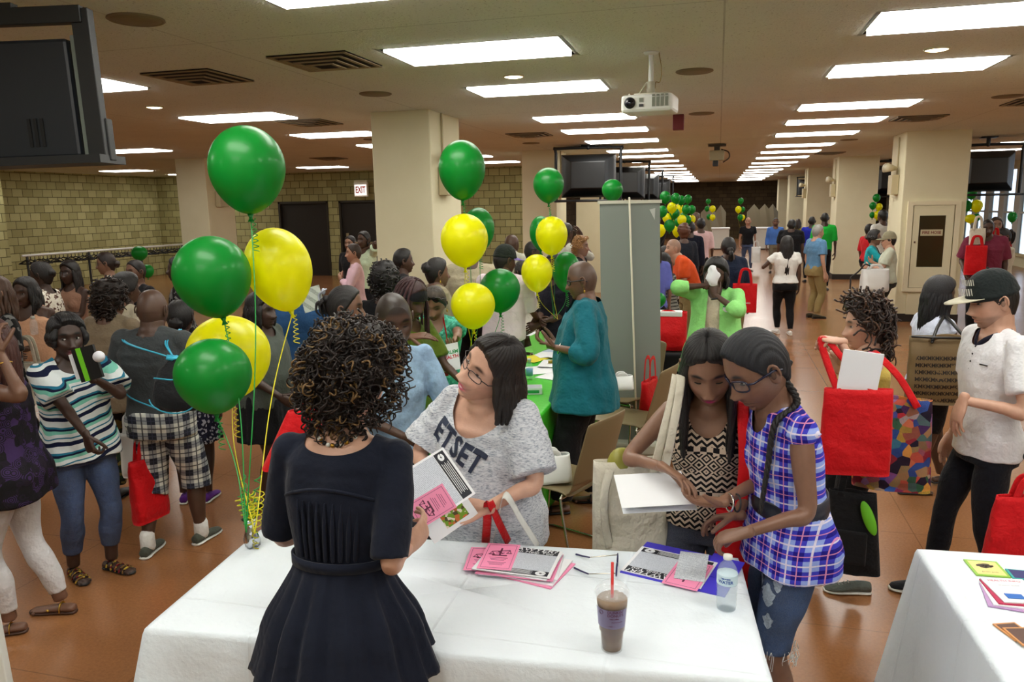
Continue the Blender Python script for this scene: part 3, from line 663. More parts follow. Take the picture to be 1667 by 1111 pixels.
    def add_top(s, t, vox):
        H, k, fa = s.H, s.k, s.fa; e = t.get('ease', .013); sl = t.get('sleeve', .3); cap = t.get('tank', False)
        g = s.torso_geo(e, t.get('hem', .50), .845, t.get('flare', 0), .80 if cap else 1.0, t.get('loose', 0), t.get('wave', 0))
        for sd in (-1, 1):
            J = s.J[sd]
            if cap: 
                e_, ef = tube([s.nb+np.array([0, 0, .008]), s.nb*.45+J['S']*.55], [.038*k*fa+e, .036*k*fa+e], 10); g.add(e_, ef)
            else:
                e_, ef = tube([s.nb+np.array([0, 0, .010]), J['S']+np.array([0, 0, -.004*H])], [.042*k*fa+e*.7, .047*k*fa+e*.7], 12); g.add(e_, ef)
                P = catmull([J['S'], (J['S']+J['E'])/2, J['E'], (J['E']+J['W'])/2+(J['E']-J['W'])*.15, J['W']], 6); n = len(P); R = s.armr(n); u = np.linspace(0, 1, n); u2 = np.linspace(0, sl, max(5, int(n*sl)))
                P2 = np.stack([np.interp(u2, u, P[:, i]) for i in range(3)], 1); R2 = np.interp(u2, u, R)+e+t.get('sflare', .012)*(u2/sl)
                fd = t.get('fold', 0); R2 = R2+fd*np.sin(u2*60); g.add(*tube(P2, R2, 16, round_ends=False)); g.add(*ellipsoid(J['S'], [(.047*k*fa+e)*1.04]*3, 16, 12))
        if s.fem:
            for sd in (-1, 1): c = s.bend(np.array([[sd*.044*H, .038*H*s.fat**.5, .715*H]]))[0]; g.add(*ellipsoid(c, np.array([.038, .034, .042])*H*s.bust+e, 16, 12))
        g = remesh(g, vox*t.get('vx', 1), t.get('smooth', 5), .5); V = g.V(); N = vnormals(V, g.f); V = V+N*wob(V*np.array([1, 1, .55]), t.get('wr', .003), 22, t.get('seed', 3))[:, None]; r = G(); r.add(V, g.f)
        nk = t.get('neck', (.075, .05, .02))         # half width, front depth, back depth
        if nk:
            _, Rs = s.frames(); Rn = Rs[-1]; o = s.bend(np.array([[0, -.004*H, .842*H]]))[0]
            def fn(V):
                Q = (V-o)@Rn; fr = sm(Q[:, 1], -.04, .05); dp = (nk[2]*(1-fr)+nk[1]*fr)*k; dz = Q[:, 2]+.012
                pw = nk[3] if len(nk) > 3 else 2; wv = np.clip(1-np.abs(Q[:, 0]/(nk[0]*k))**pw, 0, None)
                return np.minimum(dz+dp*wv**(1/pw), nk[0]*k-np.abs(Q[:, 0]))
            r = cut(r, fn)
        if t.get('open'):                            # open front, a gap along the middle
            wd = t['open']; 
            def fo(V): return np.where(V[:, 1] > s.bend(np.stack([V[:, 0]*0, V[:, 0]*0-.01, np.clip(V[:, 2], .4*H, .85*H)], 1))[:, 1]+.02, wd*(1+np.clip((.75*H-V[:, 2])*.8, 0, 1))-np.abs(V[:, 0]), -1)
            r = cut(r, fo)
        obj(t.get('name', 'shirt'), r, t['m'], s.root); return r
    def add_shoes(s, sh):
        for sd in (-1, 1):
            L = s.Lg[sd]; A = L['A']; k = s.k; yw = L['yaw']; R = rot('z', yw); z0 = A[2]-.048*s.H; tilt = sh.get('tilt', {}).get(sd, 0)
            def pl(V): return (np.asarray(V)*k)@rot('x', tilt).T@R.T+np.array([A[0], A[1], z0])
            ys = np.array([-.075, -.068, -.045, 0, .05, .095, .135, .165, .18]); w_ = np.array([.020, .030, .036, .035, .040, .047, .045, .034, .016]); hgt = np.array([.055, .062, .066, .066, .056, .040, .032, .026, .016])
            if sh['s'] == 'sandal': hgt = hgt*.72; w_ = w_*.86
            th = np.linspace(0, 2*PI, 16, endpoint=False); rg = []
            zb = .018 if sh['s'] != 'flat' else .010
            for y, a, h in zip(ys, w_, hgt):
                z = np.sin(th)*h*.5+h*.5+zb*.6; z = np.maximum(z, zb*.5); x = np.cos(th)*a*(1-.25*np.clip(np.sin(th), 0, 1)); rg.append(pl(np.stack([x, np.full(16, y), z], 1)))
            up = G(); up.add(*loft(rg)); so = G(); so.add(*loft([pl(np.stack([np.cos(th)*a*1.06, np.full(16, y*1.03)+0*th, zb*(.55+.55*np.sin(th))], 1)) for y, a in zip(ys, w_)]))
            if sh['s'] == 'sandal':
                up.c = [np.tile(s.skin, (up.n, 1))]
                for i in range(5): o_ = (1.8-i)*.0165*k; p0 = pl([[(1.8-i)*.0155, .145, .016]])[0]; p1 = pl([[(1.8-i)*.0175, .172-.007*abs(i-.8), .013]])[0]; up.add(*tube([p0, p1], [.0095*k, .0085*k], 7), 0, s.skin)
                f_ = obj('foot', up, SKIN, s.root); st = G()
                for yy in sh.get('straps', (.12, .06, -.0)):
                    a = np.linspace(0, PI, 10); wv = np.interp(yy, ys, w_); hv = np.interp(yy, ys, hgt); st.add(*tube(pl(np.stack([np.cos(a)*(wv+.003), np.full(10, yy), np.sin(a)*hv*1.03+.016], 1)), .0065*k, 6, asp=.5))
                if sh.get('thong'): a0 = pl([[.012, .14, .026]])[0]; st.add(*tube([a0, pl([[.036, .06, .03]])[0]], .006, 6)); st.add(*tube([a0, pl([[-.036, .06, .03]])[0]], .006, 6))
                o = obj('sandal', so, sh['m'], s.root); obj('strap', st, sh.get('sm', sh['m']), o)
            else:
                o = obj('shoe', up, sh['m'], s.root); obj('sole', so, sh.get('sole', sh['m']), o)
                if sh.get('laces'):
                    st = G()
                    for i in range(4): yy = .05+i*.018; hv = np.interp(yy, ys, hgt); st.add(*tube(pl([[-.016, yy, hv+.012], [0, yy+.004, hv+.017], [.016, yy, hv+.012]]), .003, 5))
                    obj('laces', st, sh['laces'], o)
                if sh.get('sock'):
                    e, ef = tube([A+np.array([0, 0, -.02]), A+np.array([0, 0, .055*k])], [.046*k, .045*k], 16); sk = G(); sk.add(e, ef); obj('sock', sk, sh['sock'], s.root)
    def hp(s, v): return (s.Rh*s.S)@np.asarray(v, float)+s.hc       # a point given in head coordinates
    def add_eyes(s, e):
        op = e.get('open', 1.0); col = e.get('c', (.03, .015, .01))
        for sd in (-1, 1):
            if op > .15:
                g = G(); V, F = ellipsoid((0, 0, 0), (.0135, .0085, .0075*op+.001), 28, 20); C = np.tile((.62, .58, .55), (len(V), 1)); gx, gz = e.get('gaze', (0, 0)); d = np.hypot(V[:, 0]-gx*.005, (V[:, 2]-gz*.003)); C[(d < .0058) & (V[:, 1] > 0)] = col; C[(d < .0028) & (V[:, 1] > 0)] = (.005, .005, .005)
                yy = .0628; g.add(V@rot('z', -sd*.22).T+np.array([sd*.0305, yy, .0075]), F, 0, C); g.apply(lambda V: V@(s.Rh*s.S).T+s.hc); obj('eye', g, EYEM, s.root)
            g = G(); a = np.linspace(-1, 1, 9); drop = (1-op)*.007
            g.add(*tube(np.stack([sd*.0305+a*.0135, .0712-.0068*a*a-.0015*sd*a*2, .0075+(.0075*op+.001)*(1-a*a)-drop*(1-.3*a*a)], 1), .0014*e.get('lash', 1), 6), 0, (.006, .005, .005))
            if op > .5: g.add(*tube(np.stack([sd*.0305+a*.0128, .0700-.0062*a*a-.0015*sd*a*2, .0075-(.0068*op)*(1-a*a)], 1), .0008, 5), 0, s.skin*.35)
            g.apply(lambda V: V@(s.Rh*s.S).T+s.hc); obj('eyelid', g, HAIRM, s.root)
    def add_glasses(s, e):
        g = G(); ln = G(); zz, w_, h_ = e.get('z', .004), e.get('w', .026), e.get('h', .016); th = np.linspace(0, 2*PI, 25)
        for sd in (-1, 1):
            c, n_ = np.cos(th), np.sin(th); x = sd*.033+w_*np.sign(c)*np.abs(c)**.6; z = zz+h_*np.sign(n_)*np.abs(n_)**.6; y = .086-.35*np.abs(x)**2/.06; P = np.stack([x, y, z], 1)
            g.add(*tube(P, e.get('r', .0016), 6, round_ends=False)); ln.add(np.vstack([P[:-1], [(sd*.033, .0855, zz)]]), [(i, (i+1) % 24, 24) for i in range(24)])
            g.add(*tube([(sd*(.033+w_), .067, zz+.006), (sd*.078, .055, zz+.007), (sd*.082, -.01, zz+.006), (sd*.080, -.035, zz-.008)], e.get('r', .0016)*1.2, 6))
        g.add(*tube([(-.009, .086, zz+.004), (0, .089, zz+.006), (.009, .086, zz+.004)], .0014, 6))
        for k_ in (g, ln): k_.apply(lambda V: V@(s.Rh*s.S).T+s.hc)
        o = obj('glasses', g, e.get('m', M['black_metal']), s.root)
        if e.get('lens', True): obj('lens', ln, e.get('lm', LENS), o)
    def surf(s, z, ang, off=.01, hw=None):           # a point on the torso surface at height fraction z and azimuth ang (0 front, + right)
        H = s.H; a = np.interp(z, TORSO[:, 0], TORSO[:, 1])*H*s.fat+off; b = np.interp(z, TORSO[:, 0], TORSO[:, 2])*H*s.fat+off
        return s.bend(np.array([[a*math.sin(ang), b*math.cos(ang)-.004*H, z*H]]))[0]
EYEM = colattr('eye_surface', .15, .6)
LENS = newmat('spectacle_lens', (235, 240, 245), .05)[0]; _b = LENS.node_tree.nodes['Principled BSDF']; _b.inputs['Alpha'].default_value = .07; _b.inputs['Specular IOR Level'].default_value = .6
def strap(name, P, w_, th, mat, parent=None, up=(0, 0, 1), n=6, **kw):
    g = G(); P = catmull(P, n); e, ef = tube(P, w_/2, 10, up=up, asp=th/w_, round_ends=False); g.add(e, ef); return obj(name, g, mat, parent, **kw)
# ------------------------------------------------------------------ the room shell
CZ = 3.04
def struct(name, g, m, parent=None, smooth=False, bevel=0): return obj(name, g, m, parent, kind='structure' if parent is None else None, smooth=smooth, bevel=bevel)
X0, X1, Y0, Y1 = -17.2, 8.6, -4.5, 44.0
struct('floor', boxes(slab(X0, X1, Y0, Y1, -.1, 0)), floor_mat())
CEILG = ceiling_mat(); struct('ceiling', boxes(slab(X0, X1, Y0, Y1, CZ+.12, CZ+.3)), CEILG)
lit_block = dict(c1=(188, 182, 128), c2=(150, 142, 94), mortar=(84, 76, 48))
BLK_Y = block_wall('tan_split_block', (214, 208, 152), (176, 168, 116), (92, 86, 56), axis='y', bw=.30, bh=.2)
BLK_X = block_wall('tan_split_block_cross', (200, 194, 138), (164, 156, 106), (86, 80, 52), axis='x', bw=.30, bh=.2)
BLK_D = block_wall('brown_block', (92, 78, 56), (72, 60, 44), (44, 36, 26), axis='x', bw=.42, bh=.2)
BLK_DY = block_wall('brown_block_side', (92, 78, 56), (72, 60, 44), (44, 36, 26), axis='y', bw=.42, bh=.2)
CREAM = newmat('cream_painted_plaster', (226, 212, 172), .75)[0]; _t = NT(CREAM); _v, *_ = _t.coords(); _n = _t.noise(_v, 3, 4)
_t.link(_t.mix(_n, s2l((228, 220, 184)), s2l((240, 233, 202))), _t.b.inputs['Base Color']); _t.bump(_t.noise(_v, 90, 3), .25, .003)
struct('wall_left', boxes(slab(-17.2, -17.0, 9.5, 22, 0, CZ+.12)), BLK_Y)
struct('wall_left_front', boxes(slab(-17.2, -15.9, Y0, 14.2, 0, CZ+.12)), BLK_Y)
# back-left wall with openings for doors; built around them
def wall_x(name, x0, x1, y, th, mat, doors=()):
    bs = []; x = x0
    for a, b, h in sorted(doors): bs += [slab(x, a, y, y+th, 0, CZ+.12), slab(a, b, y, y+th, h, CZ+.12)]; x = b
    bs.append(slab(x, x1, y, y+th, 0, CZ+.12)); return struct(name, boxes(*bs), mat)
wall_x('wall_back_left', -17.0, -5.2, 20.6, .2, BLK_X, [(-15.9, -14.5, 2.2), (-12.75, -11.1, 2.2), (-10.75, -9.3, 2.2)])
struct('wall_recess', boxes(slab(-5.4, -5.2, 20.8, 23, 0, CZ+.12), slab(-5.4, -5.2, 23, 24.6, 2.2, CZ+.12), slab(-5.4, -5.2, 24.6, 44, 0, CZ+.12)), BLK_DY)
struct('wall_far', boxes(slab(-5.4, X1, 43.8, 44, 0, CZ+.12)), BLK_D)
struct('wall_right', boxes(slab(X1-.2, X1, Y0, 14, 0, CZ+.12), slab(X1-.2, X1, 14, 40, 0, .35), slab(X1-.2, X1, 14, 40, 2.8, CZ+.12), slab(X1-.2, X1, 40, 44, 0, CZ+.12)), CREAM)
struct('wall_behind', boxes(slab(X0, X1, Y0-.2, Y0, 0, CZ+.12)), CREAM)
DD = M['dark_door']
def door(x0, x1, y, h, n, bar=True):
    o = struct('door_%d' % n, boxes(slab(x0+.05, x1-.05, y+.06, y+.11, 0, h-.05)), DD); g = G()
    for b in (slab(x0, x0+.06, y-.02, y+.14, 0, h), slab(x1-.06, x1, y-.02, y+.14, 0, h), slab(x0, x1, y-.02, y+.14, h-.06, h)): g.add(*box(*b))
    struct('door_frame', g, plain('bronze_frame', (48, 42, 32), .5), o)
    if bar:
        g = G(); g.add(*box(((x0+x1)/2-.1, y+.02, .98), (x1-x0-.5, .05, .05))); g.add(*box((x0+.22, y+.02, 1.1), (.07, .05, .32))); struct('push_bar', g, plain('brass_push_bar', (168, 156, 120), .35), o)
        struct('door_closer', boxes(((x0+x1)/2, y+.02, h-.16), (.4, .06, .07)), plain('grey_closer', (120, 118, 100), .5), o)
door(-15.9, -14.5, 20.6, 2.2, 1, False); door(-12.75, -11.1, 20.6, 2.2, 2, False); door(-10.75, -9.3, 20.6, 2.2, 3)
struct('door_4', boxes(slab(-5.34, -5.3, 23.0, 24.6, 0, 2.2)), DD)
# columns
def column(x0, x1, y0, y1, n, label):
    o = obj('column', boxes(slab(x0, x1, y0, y1, 0, CZ+.12)), CREAM, None, smooth=False, kind='structure', bevel=.012)
    obj('column_base', boxes(slab(x0-.012, x1+.012, y0-.012, y1+.012, 0, .13)), plain('dark_rubber_base', (40, 32, 28), .6), o, smooth=False); return o
for i, y in enumerate((8.1, 14.95, 21.6, 28.4, 35.2)): column(-3.78, -3.08, y, y+1.0, i, '')
for i, y in enumerate((6.85, 13.65, 20.8, 27.6, 34.4, 40.5)): column(2.85, 3.78, y, y+1.0, i, '')
for i, y in enumerate((14.0, 20.6)): column(-10.8, -10.1, y-.3, y+.6, i, '') if i == 0 else None
# glazing on the right-hand side
WIN = emit('daylight', (.86, .93, 1.0), 2.2)
wf = struct('window_1', boxes(slab(X1-.06, X1-.02, 14, 40, .35, 2.8)), clear_plastic('window_glass', (240, 250, 255), .02, 1.05))
g = G()
for y in np.arange(14.1, 40, 1.3): g.add(*box(*slab(X1-.14, X1, y-.22, y+.22, .35, 2.8)))
g.add(*box(*slab(X1-.12, X1-.07, 14, 40, 1.5, 1.56))); struct('window_frame', g, M['white_plastic'], wf)
struct('trim_1', boxes(slab(X1-.26, X1-.18, 14, 40, .30, .38)), M['cream'])

# ------------------------------------------------------------------ ceiling furniture
PANEL = emit('fluorescent_panel', LAMP_COLOR, LAMP_POWER); FR = plain('off_white_frame', (214, 206, 176), .5)
def ordinal(n): return ['nearest', 'second', 'third', 'fourth', 'fifth', 'sixth', 'seventh', 'eighth', 'ninth', 'tenth', 'eleventh', 'twelfth', 'thirteenth', 'fourteenth', 'fifteenth', 'sixteenth'][n]
def make_light():
    r = empty('ceiling_light', (0, 0, 0)); g = G(); w_, d = .61, .30
    for b in (slab(-w_-.03, w_+.03, -d-.03, -d, 0, .12), slab(-w_-.03, w_+.03, d, d+.03, 0, .12), slab(-w_-.03, -w_, -d, d, 0, .12), slab(w_, w_+.03, -d, d, 0, .12)): g.add(*box(*b))
    obj('frame', g, FR, r, smooth=False); obj('diffuser', boxes(slab(-w_+.02, w_-.02, -d+.02, d-.02, -.014, .03)), PANEL, r, smooth=False); return r
LROWS = [3.5, 5.27, 7.05, 9.6, 11.35, 13.4, 16.0, 18.0, 20.3, 23.0, 25.3, 28.0, 30.3, 33, 35.5, 38.5, 41]
proto = make_light(); nL = 0; HOLES = []
def put_light(x, y, label, group=None):
    global nL; r = proto if nL == 0 else copy_tree(proto); nL += 1; r.location = (x, y, CZ); HOLES.append((x-.61, x+.61, y-.3, y+.3)); tag(r, label, 'ceiling light', group)
for i, y in enumerate(LROWS):
    for x, nm in ((-1.62, 'left of the hanging projector'), (1.47, 'right of the hanging projector')):
        if i >= 9: put_light(x, y, 'thin far sliver of lit ceiling panel in the row %s' % nm, 'far ceiling panels ' + nm)
        else: put_light(x, y, 'long glowing ceiling panel, %s one in the receding row %s' % (ordinal(i), nm))
for i, y in enumerate((5.5, 7.95, 10.3, 12.4, 16, 18.4)):
    put_light(-5.35, y, 'glowing ceiling panel, %s in the row left of the big column' % ordinal(i))
for i, y in enumerate((7.3, 11.5, 18.2)): put_light(-9.9, y, 'glowing ceiling panel over the coat rack side, %s in its row' % ordinal(i))
for i, y in enumerate((13.5, 17.0, 19.6)): put_light(-14.9, y, 'narrow glowing ceiling panel near the tan block wall, %s in its row' % ordinal(i))
for i, y in enumerate((11.5, 14.3, 17.5, 20, 23)): put_light(5.9, y, 'glowing ceiling panel behind the fire hose column, %s of its row' % ordinal(i))
for i, (x, y) in enumerate([(-1.62, 1.7), (1.47, 1.7), (-1.62, .0), (1.47, .0), (-1.62, -2.2), (1.47, -2.2), (-5.35, 2.2), (-5.35, -1), (-9.9, 3), (5.9, 3), (5.9, 7)]):
    put_light(x, y, 'ceiling panel over the near end of the hall, outside the picture', 'ceiling panels behind the photographer')
# plaster ceiling skin with openings cut for the panels
xs = sorted(set([X0, X1]+[h for H_ in HOLES for h in H_[:2]])); ys = sorted(set([Y0, Y1]+[h for H_ in HOLES for h in H_[2:]])); g = G()
V_ = [(x, y, CZ) for y in ys for x in xs]; F_ = []
for j in range(len(ys)-1):
    for i in range(len(xs)-1):
        cx, cy = (xs[i]+xs[i+1])/2, (ys[j]+ys[j+1])/2
        if not any(a < cx < b and c < cy < d for a, b, c, d in HOLES): F_.append((j*len(xs)+i, (j+1)*len(xs)+i, (j+1)*len(xs)+i+1, j*len(xs)+i+1))
g.add(V_, F_); o = obj('ceiling', g, CEILG, kind='structure', smooth=False); sf = o.modifiers.new('thickness', 'SOLIDIFY'); sf.thickness = .02; sf.offset = -1
DARKV = plain('vent_dark', (38, 32, 26), .9); VF = plain('vent_frame', (150, 132, 104), .7)
def make_vent():
    r = empty('ceiling_vent', (0, 0, 0)); obj('backing', boxes(slab(-.30, .30, -.30, .30, -.004, 0)), DARKV, r, smooth=False)
    for k in range(4):
        a = .30-.065*k; z = -.008-.010*k; g = G()
        for b in (slab(-a, a, -a, -a+.028, z-.006, z), slab(-a, a, a-.028, a, z-.006, z), slab(-a, -a+.028, -a, a, z-.006, z), slab(a-.028, a, -a, a, z-.006, z)): g.add(*box(*b))
        obj('louvre', g, VF, r, smooth=False)
    return r
VP_ = make_vent(); 
for i, (x, y, lb) in enumerate([(-4.0, 5.45, 'square dark louvred vent beside the television bracket'), (-2.75, 5.2, 'square louvred vent left of the nearest lit panel'), (-4.87, 8.7, 'small square vent above the highest green balloon'), (-2.78, 11.5, 'vent between two left columns'),
        (2.5, 11.4, 'dark slotted vent in front of the fire hose column'), (3.4, 10.0, 'vent near the right picture edge'), (-8.0, 15, 'flat dark vent over the left crowd'), (2.4, 19, 'distant vent before the second right column')]):
    r = VP_ if i == 0 else copy_tree(VP_); r.location = (x, y, CZ-.001); r.rotation_euler.z = 0; tag(r, lb, 'vent')
SP = plain('speaker_grille', (128, 112, 84), .7)
def disc(name, x, y, r0, label, cat, m=SP, h=.012):
    root = empty(name, (x, y, CZ), 0, label, cat); g = G(); g.add(*lathe([(r0*.99, 0), (r0, -h*.5), (r0*.93, -h), (r0*.86, -h*.7)], 36)); obj('rim', g, m if m is SP else FR, root)
    g = G(); g.add(*lathe([(.01, -h*1.4), (r0*.5, -h*1.2), (r0*.86, -h*.7), (r0*.86, -h*.4)], 36)); obj('grille' if m is SP else 'bulb', g, m, root)
for x, y, lb in [(-3.12, 3.75, 'round ceiling speaker grille above the television'), (-3.11, 6.8, 'small round ceiling speaker left of the second lit panel'), (-.22, 6.6, 'round ceiling speaker right of the projector'), (-.23, 9.7, 'round ceiling speaker behind the red hanging box'), (-3.14, 13.1, 'round ceiling speaker near the second left column'),
                 (2.9, 9.4, 'round ceiling speaker near the right edge column'), (2.2, 15, 'round ceiling speaker in front of the fire hose column'), (-5.2, 11.2, 'round ceiling speaker on the far left')]: disc('ceiling_speaker', x, y, .15, lb, 'speaker')
CANM = emit('warm_bulb', (1, .82, .5), 14)
for x, y, lb in [(-5.54, 6.8, 'round glowing recessed lamp left of the tall green balloon'), (-1.65, 6.3, 'round glowing recessed lamp between the first two lit panels'), (1.46, 6.26, 'round glowing recessed lamp between the right-hand panels')]: disc('recessed_lamp', x, y, .085, lb, 'recessed lamp', CANM, .015)
# red alarm box
o = obj('alarm_box', boxes(((-.5, 9.76, CZ-.09), (.13, .12, .18))), plain('dark_red_box', (110, 22, 30), .5), label='dark red box hanging under the ceiling beyond the projector', cat='alarm box', smooth=False, bevel=.006)
# exit sign
ex = WY(588, 309, 20.3); r = empty('exit_sign', ex, 0, 'white illuminated exit sign with red letters over the dark double doors', 'exit sign')
obj('housing', boxes(((0, 0, 0), (.42, .08, .40))), plain('sign_white', (236, 228, 214), .5), r, smooth=False, bevel=.01); obj('face', boxes(((0, -.045, -.01), (.36, .012, .30))), emit('sign_glow', (1, .93, .86), 1.0), r, smooth=False)
obj('mount', boxes(((0, 0, .23), (.4, .06, .06))), FR, r, smooth=False)
V, F = text_geo('EXIT', .19, .001, 1.0, 0, .006); V = V*np.array([.78, 1.35, 1]); g = G(); g.add(place_plane(V, (0, -.053, -.012), (1, 0, 0), (0, 0, 1)), F); obj('lettering', g, plain('sign_red', (205, 20, 30), .5), r, smooth=False)
# projector hanging from the ceiling
r = empty('projector', (-.49, 5.67, CZ), math.radians(-6), 'white video projector hanging from a ceiling pole', 'projector'); WP = M['white_plastic']
obj('body', boxes(((0, 0, -.36), (.36, .27, .12))), WP, r, smooth=False, bevel=.02)
g = G(); g.add(*tube([(0, .02, 0), (0, .02, -.2)], .018, 14)); g.add(*lathe([(.055, -.001), (.05, -.012), (.02, -.02)], 20, (0, .02, 0))); obj('pole', g, WP, r)
g = G(); g.add(*box((0, .02, -.245), (.05, .05, .09))); g.add(*box((.02, 0, -.293), (.24, .16, .012))); g.add(*tube([(-.03, .0, -.21), (-.07, -.05, -.29)], .006, 6)); g.add(*tube([(-.13, -.08, -.29), (-.13, -.08, -.31)], .008, 6)); obj('bracket', g, plain('grey_bracket', (186, 180, 160), .4), r)
g = G(); g.add(*tube([(-.115, -.12, -.355), (-.115, -.145, -.355)], [.040, .038], 24, round_ends=False)); o = obj('lens', g, M['black_metal'], r); g = G(); g.add(*ellipsoid((-.115, -.143, -.355), (.026, .008, .026))); obj('lens_glass', g, plain('dark_glass', (14, 16, 24), .08), o)
g = G()
for i in range(4): g.add(*box((.05+.030*i, -.137, -.355), (.020, .006, .062))); g.add(*box((.05+.030*i, -.137, -.312), (.020, .006, .012)))
g.add(*box((-.035, -.137, -.338), (.028, .006, .025))); obj('vent_grille', g, plain('grille_grey', (120, 122, 108), .6), r, smooth=False)
obj('sensor', boxes(((-.035, -.138, -.375), (.03, .006, .018))), M['black_metal'], r, smooth=False)
g = G(); g.add(*tube(catmull([(.05, .04, 0), (.07, .04, -.12), (.06, .04, -.2), (.03, .05, -.2), (.025, .04, -.24)], 6), .004, 6)); obj('cable', g, plain('tan_cable', (150, 130, 80), .6), r)
# camera-like projector farther down
p = WY(1167, 252, 14.9); r = empty('ceiling_camera', (p[0], 14.9, CZ), 0, 'small grey camera unit with a black lens hanging from the ceiling mid-hall', 'camera unit')
obj('mount', boxes(((0, 0, -.03), (.32, .2, .03)), ((0, 0, -.08), (.10, .1, .1))), plain('dark_mount', (62, 54, 42), .6), r, smooth=False)
obj('housing', boxes(((0, 0, -.21), (.26, .22, .18))), plain('grey_housing', (158, 148, 118), .6), r, smooth=False, bevel=.015); obj('lens', boxes(((-.02, -.03, -.35), (.1, .1, .11))), M['black_metal'], r, smooth=False, bevel=.01)
g = G(); g.add(*tube(catmull([(.08, 0, -.1), (.2, 0, -.15), (.22, 0, -.25), (.12, 0, -.33)], 5), .012, 6)); obj('cable', g, M['black_metal'], r)
# wall-mounted lamps and conduits on the columns
def sconce(x, y, z, sx, label):
    r = empty('emergency_light', (x, y, z), 0, label, 'emergency light'); ec = plain('beige_metal', (196, 182, 146), .5)
    obj('battery_box', boxes(((sx*.06, 0, -.28), (.11, .3, .32))), ec, r, smooth=False, bevel=.01)
    for dy in (-.1, .1):
        g = G(); g.add(*tube([(sx*.06, dy, -.02), (sx*.20, dy-.05, 0)], [.035, .075], 16, round_ends=False)); obj('lamp_head', g, ec, r)
    g = G(); g.add(*tube([(sx*.015, .0, -.12), (sx*.015, .0, .48)], .012, 8)); obj('conduit', g, ec, r)
sconce(-3.08, 8.45, 2.56, 1, 'beige twin-head emergency light on the biggest column behind the balloon'); sconce(-3.08, 15.3, 2.56, 1, 'small twin-head emergency light on the second left column')
sconce(2.85, 14.1, 2.5, -1, 'beige twin-head emergency light on the fire hose column'); sconce(2.85, 21.2, 2.5, -1, 'emergency light on the column behind the fire hose column')
sconce(2.85, 28.0, 2.5, -1, 'distant emergency light on the third right column'); sconce(2.85, 7.3, 2.55, -1, 'emergency light box at the right picture edge'); sconce(-10.1, 14.1, 2.5, 1, 'emergency light on the column behind the left balloons')
# fire hose cabinet on the column face
fx = 3.315; r = empty('fire_hose_cabinet', (fx, 13.65, 0), 0, 'cream fire hose cabinet with a dark glass door set in the right column', 'fire hose cabinet')
g = G()
for b in (slab(-.38, .38, -.06, 0, 1.885, 1.95), slab(-.38, .38, -.06, 0, .5, .565), slab(-.38, -.305, -.06, 0, .565, 1.885), slab(.305, .38, -.06, 0, .565, 1.885)): g.add(*box(*b))
obj('frame', g, plain('pale_cream_enamel', (240, 230, 198), .45), r, smooth=False)
g = G()
for b in (slab(-.29, .29, -.045, -.005, 1.72, 1.88), slab(-.29, .29, -.045, -.005, .57, .9), slab(-.29, -.20, -.045, -.005, .9, 1.72), slab(.18, .29, -.045, -.005, .9, 1.72)): g.add(*box(*b))
dr = obj('cabinet_door', g, CREAM, r, smooth=False); obj('glass', boxes(slab(-.20, .18, -.028, -.02, .9, 1.72)), plain('dark_olive_glass', (62, 52, 32), .12), dr, smooth=False)
obj('sign', boxes(slab(-.17, .15, -.034, -.030, 1.40, 1.50)), plain('sign_cream', (206, 196, 160), .5), r, smooth=False); text_on(r, 'FIRE HOSE', (-.01, -.034, 1.45), (1, 0, 0), (0, 0, 1), .060, plain('dark_red_print', (120, 30, 30), .5), bold=.002)
obj('lower_panel', boxes(slab(-.30, .34, -.02, 0, .12, .47)), CREAM, r, smooth=False, bevel=.004); obj('latch', boxes(((-.25, -.05, 1.3), (.02, .02, .03))), M['chrome'], r, smooth=False)
# televisions in hanging frames, seen from behind
BK = plain('black_plastic', (26, 27, 29), .45); BKS = plain('charcoal_plastic', (26, 30, 36), .5)
def crt(pos, rz, s, label, near=False):
    r = empty('television', pos, rz, label, 'television'); w_, h_, d = .80*s, .62*s, .55*s
    g = G(); g.add(*loft([np.array([(x*a, y, z*b) for x, z in ((-1, -1), (1, -1), (1, 1), (-1, 1))]) for y, a, b in ((-d/2, w_*.30, h_*.30), (-d*.30, w_*.36, h_*.36), (.0, w_*.46, h_*.46), (d*.2, w_*.49, h_*.49), (d*.3, w_*.5, h_*.5), (d/2, w_*.5, h_*.5))])); obj('shell', g, BKS if near else BK, r, smooth=False, bevel=.01*s)
    obj('screen', boxes(((0, d/2+.006, 0), (w_*.9, .01, h_*.85))), plain('screen_glass', (70, 78, 76), .1), r, smooth=False)
    g = G(); fw, fh = w_*.58, h_*.58; T_ = .022*s
    g.add(*tube(catmull([(-fw, 0, -fh), (-fw, 0, fh*.9), (-fw*.93, 0, fh*1.08), (fw*.93, 0, fh*1.08), (fw, 0, fh*.9), (fw, 0, -fh)], 4), T_, 8)); g.add(*box((0, 0, -fh), (2*fw+.04, d*.8, .035*s))); obj('bracket', g, BK, r)
    g = G(); g.add(*tube([(0, 0, fh*1.08), (0, 0, CZ-pos[2]-.02)], .03*s, 10)); g.add(*box((0, 0, CZ-pos[2]-.012), (.25, .25, .02))); obj('drop_pole', g, BK, r)
    g = G()
    for i in range(8): g.add(*box((-.14*s+.04*s*i, -d*.445, .02), (.018*s, .01, .08*s)))
    obj('vent_grille', g, plain('vent_black', (12, 12, 13), .7), r, smooth=False)
    obj('label_plate', boxes(((-w_*.22, -d*.33, h_*.22), (.06*s, .012, .06*s))), plain('grey_label', (150, 150, 135), .5), r, smooth=False); return r
crt((-2.3, 14.0, 2.50), math.radians(8), 1.25, 'black box television hanging in a frame above the grey banner, nearest of its row')
crt((-2.3, 19.6, 2.50), math.radians(8), 1.3, 'second black television hanging behind the nearest one above the grey banner')
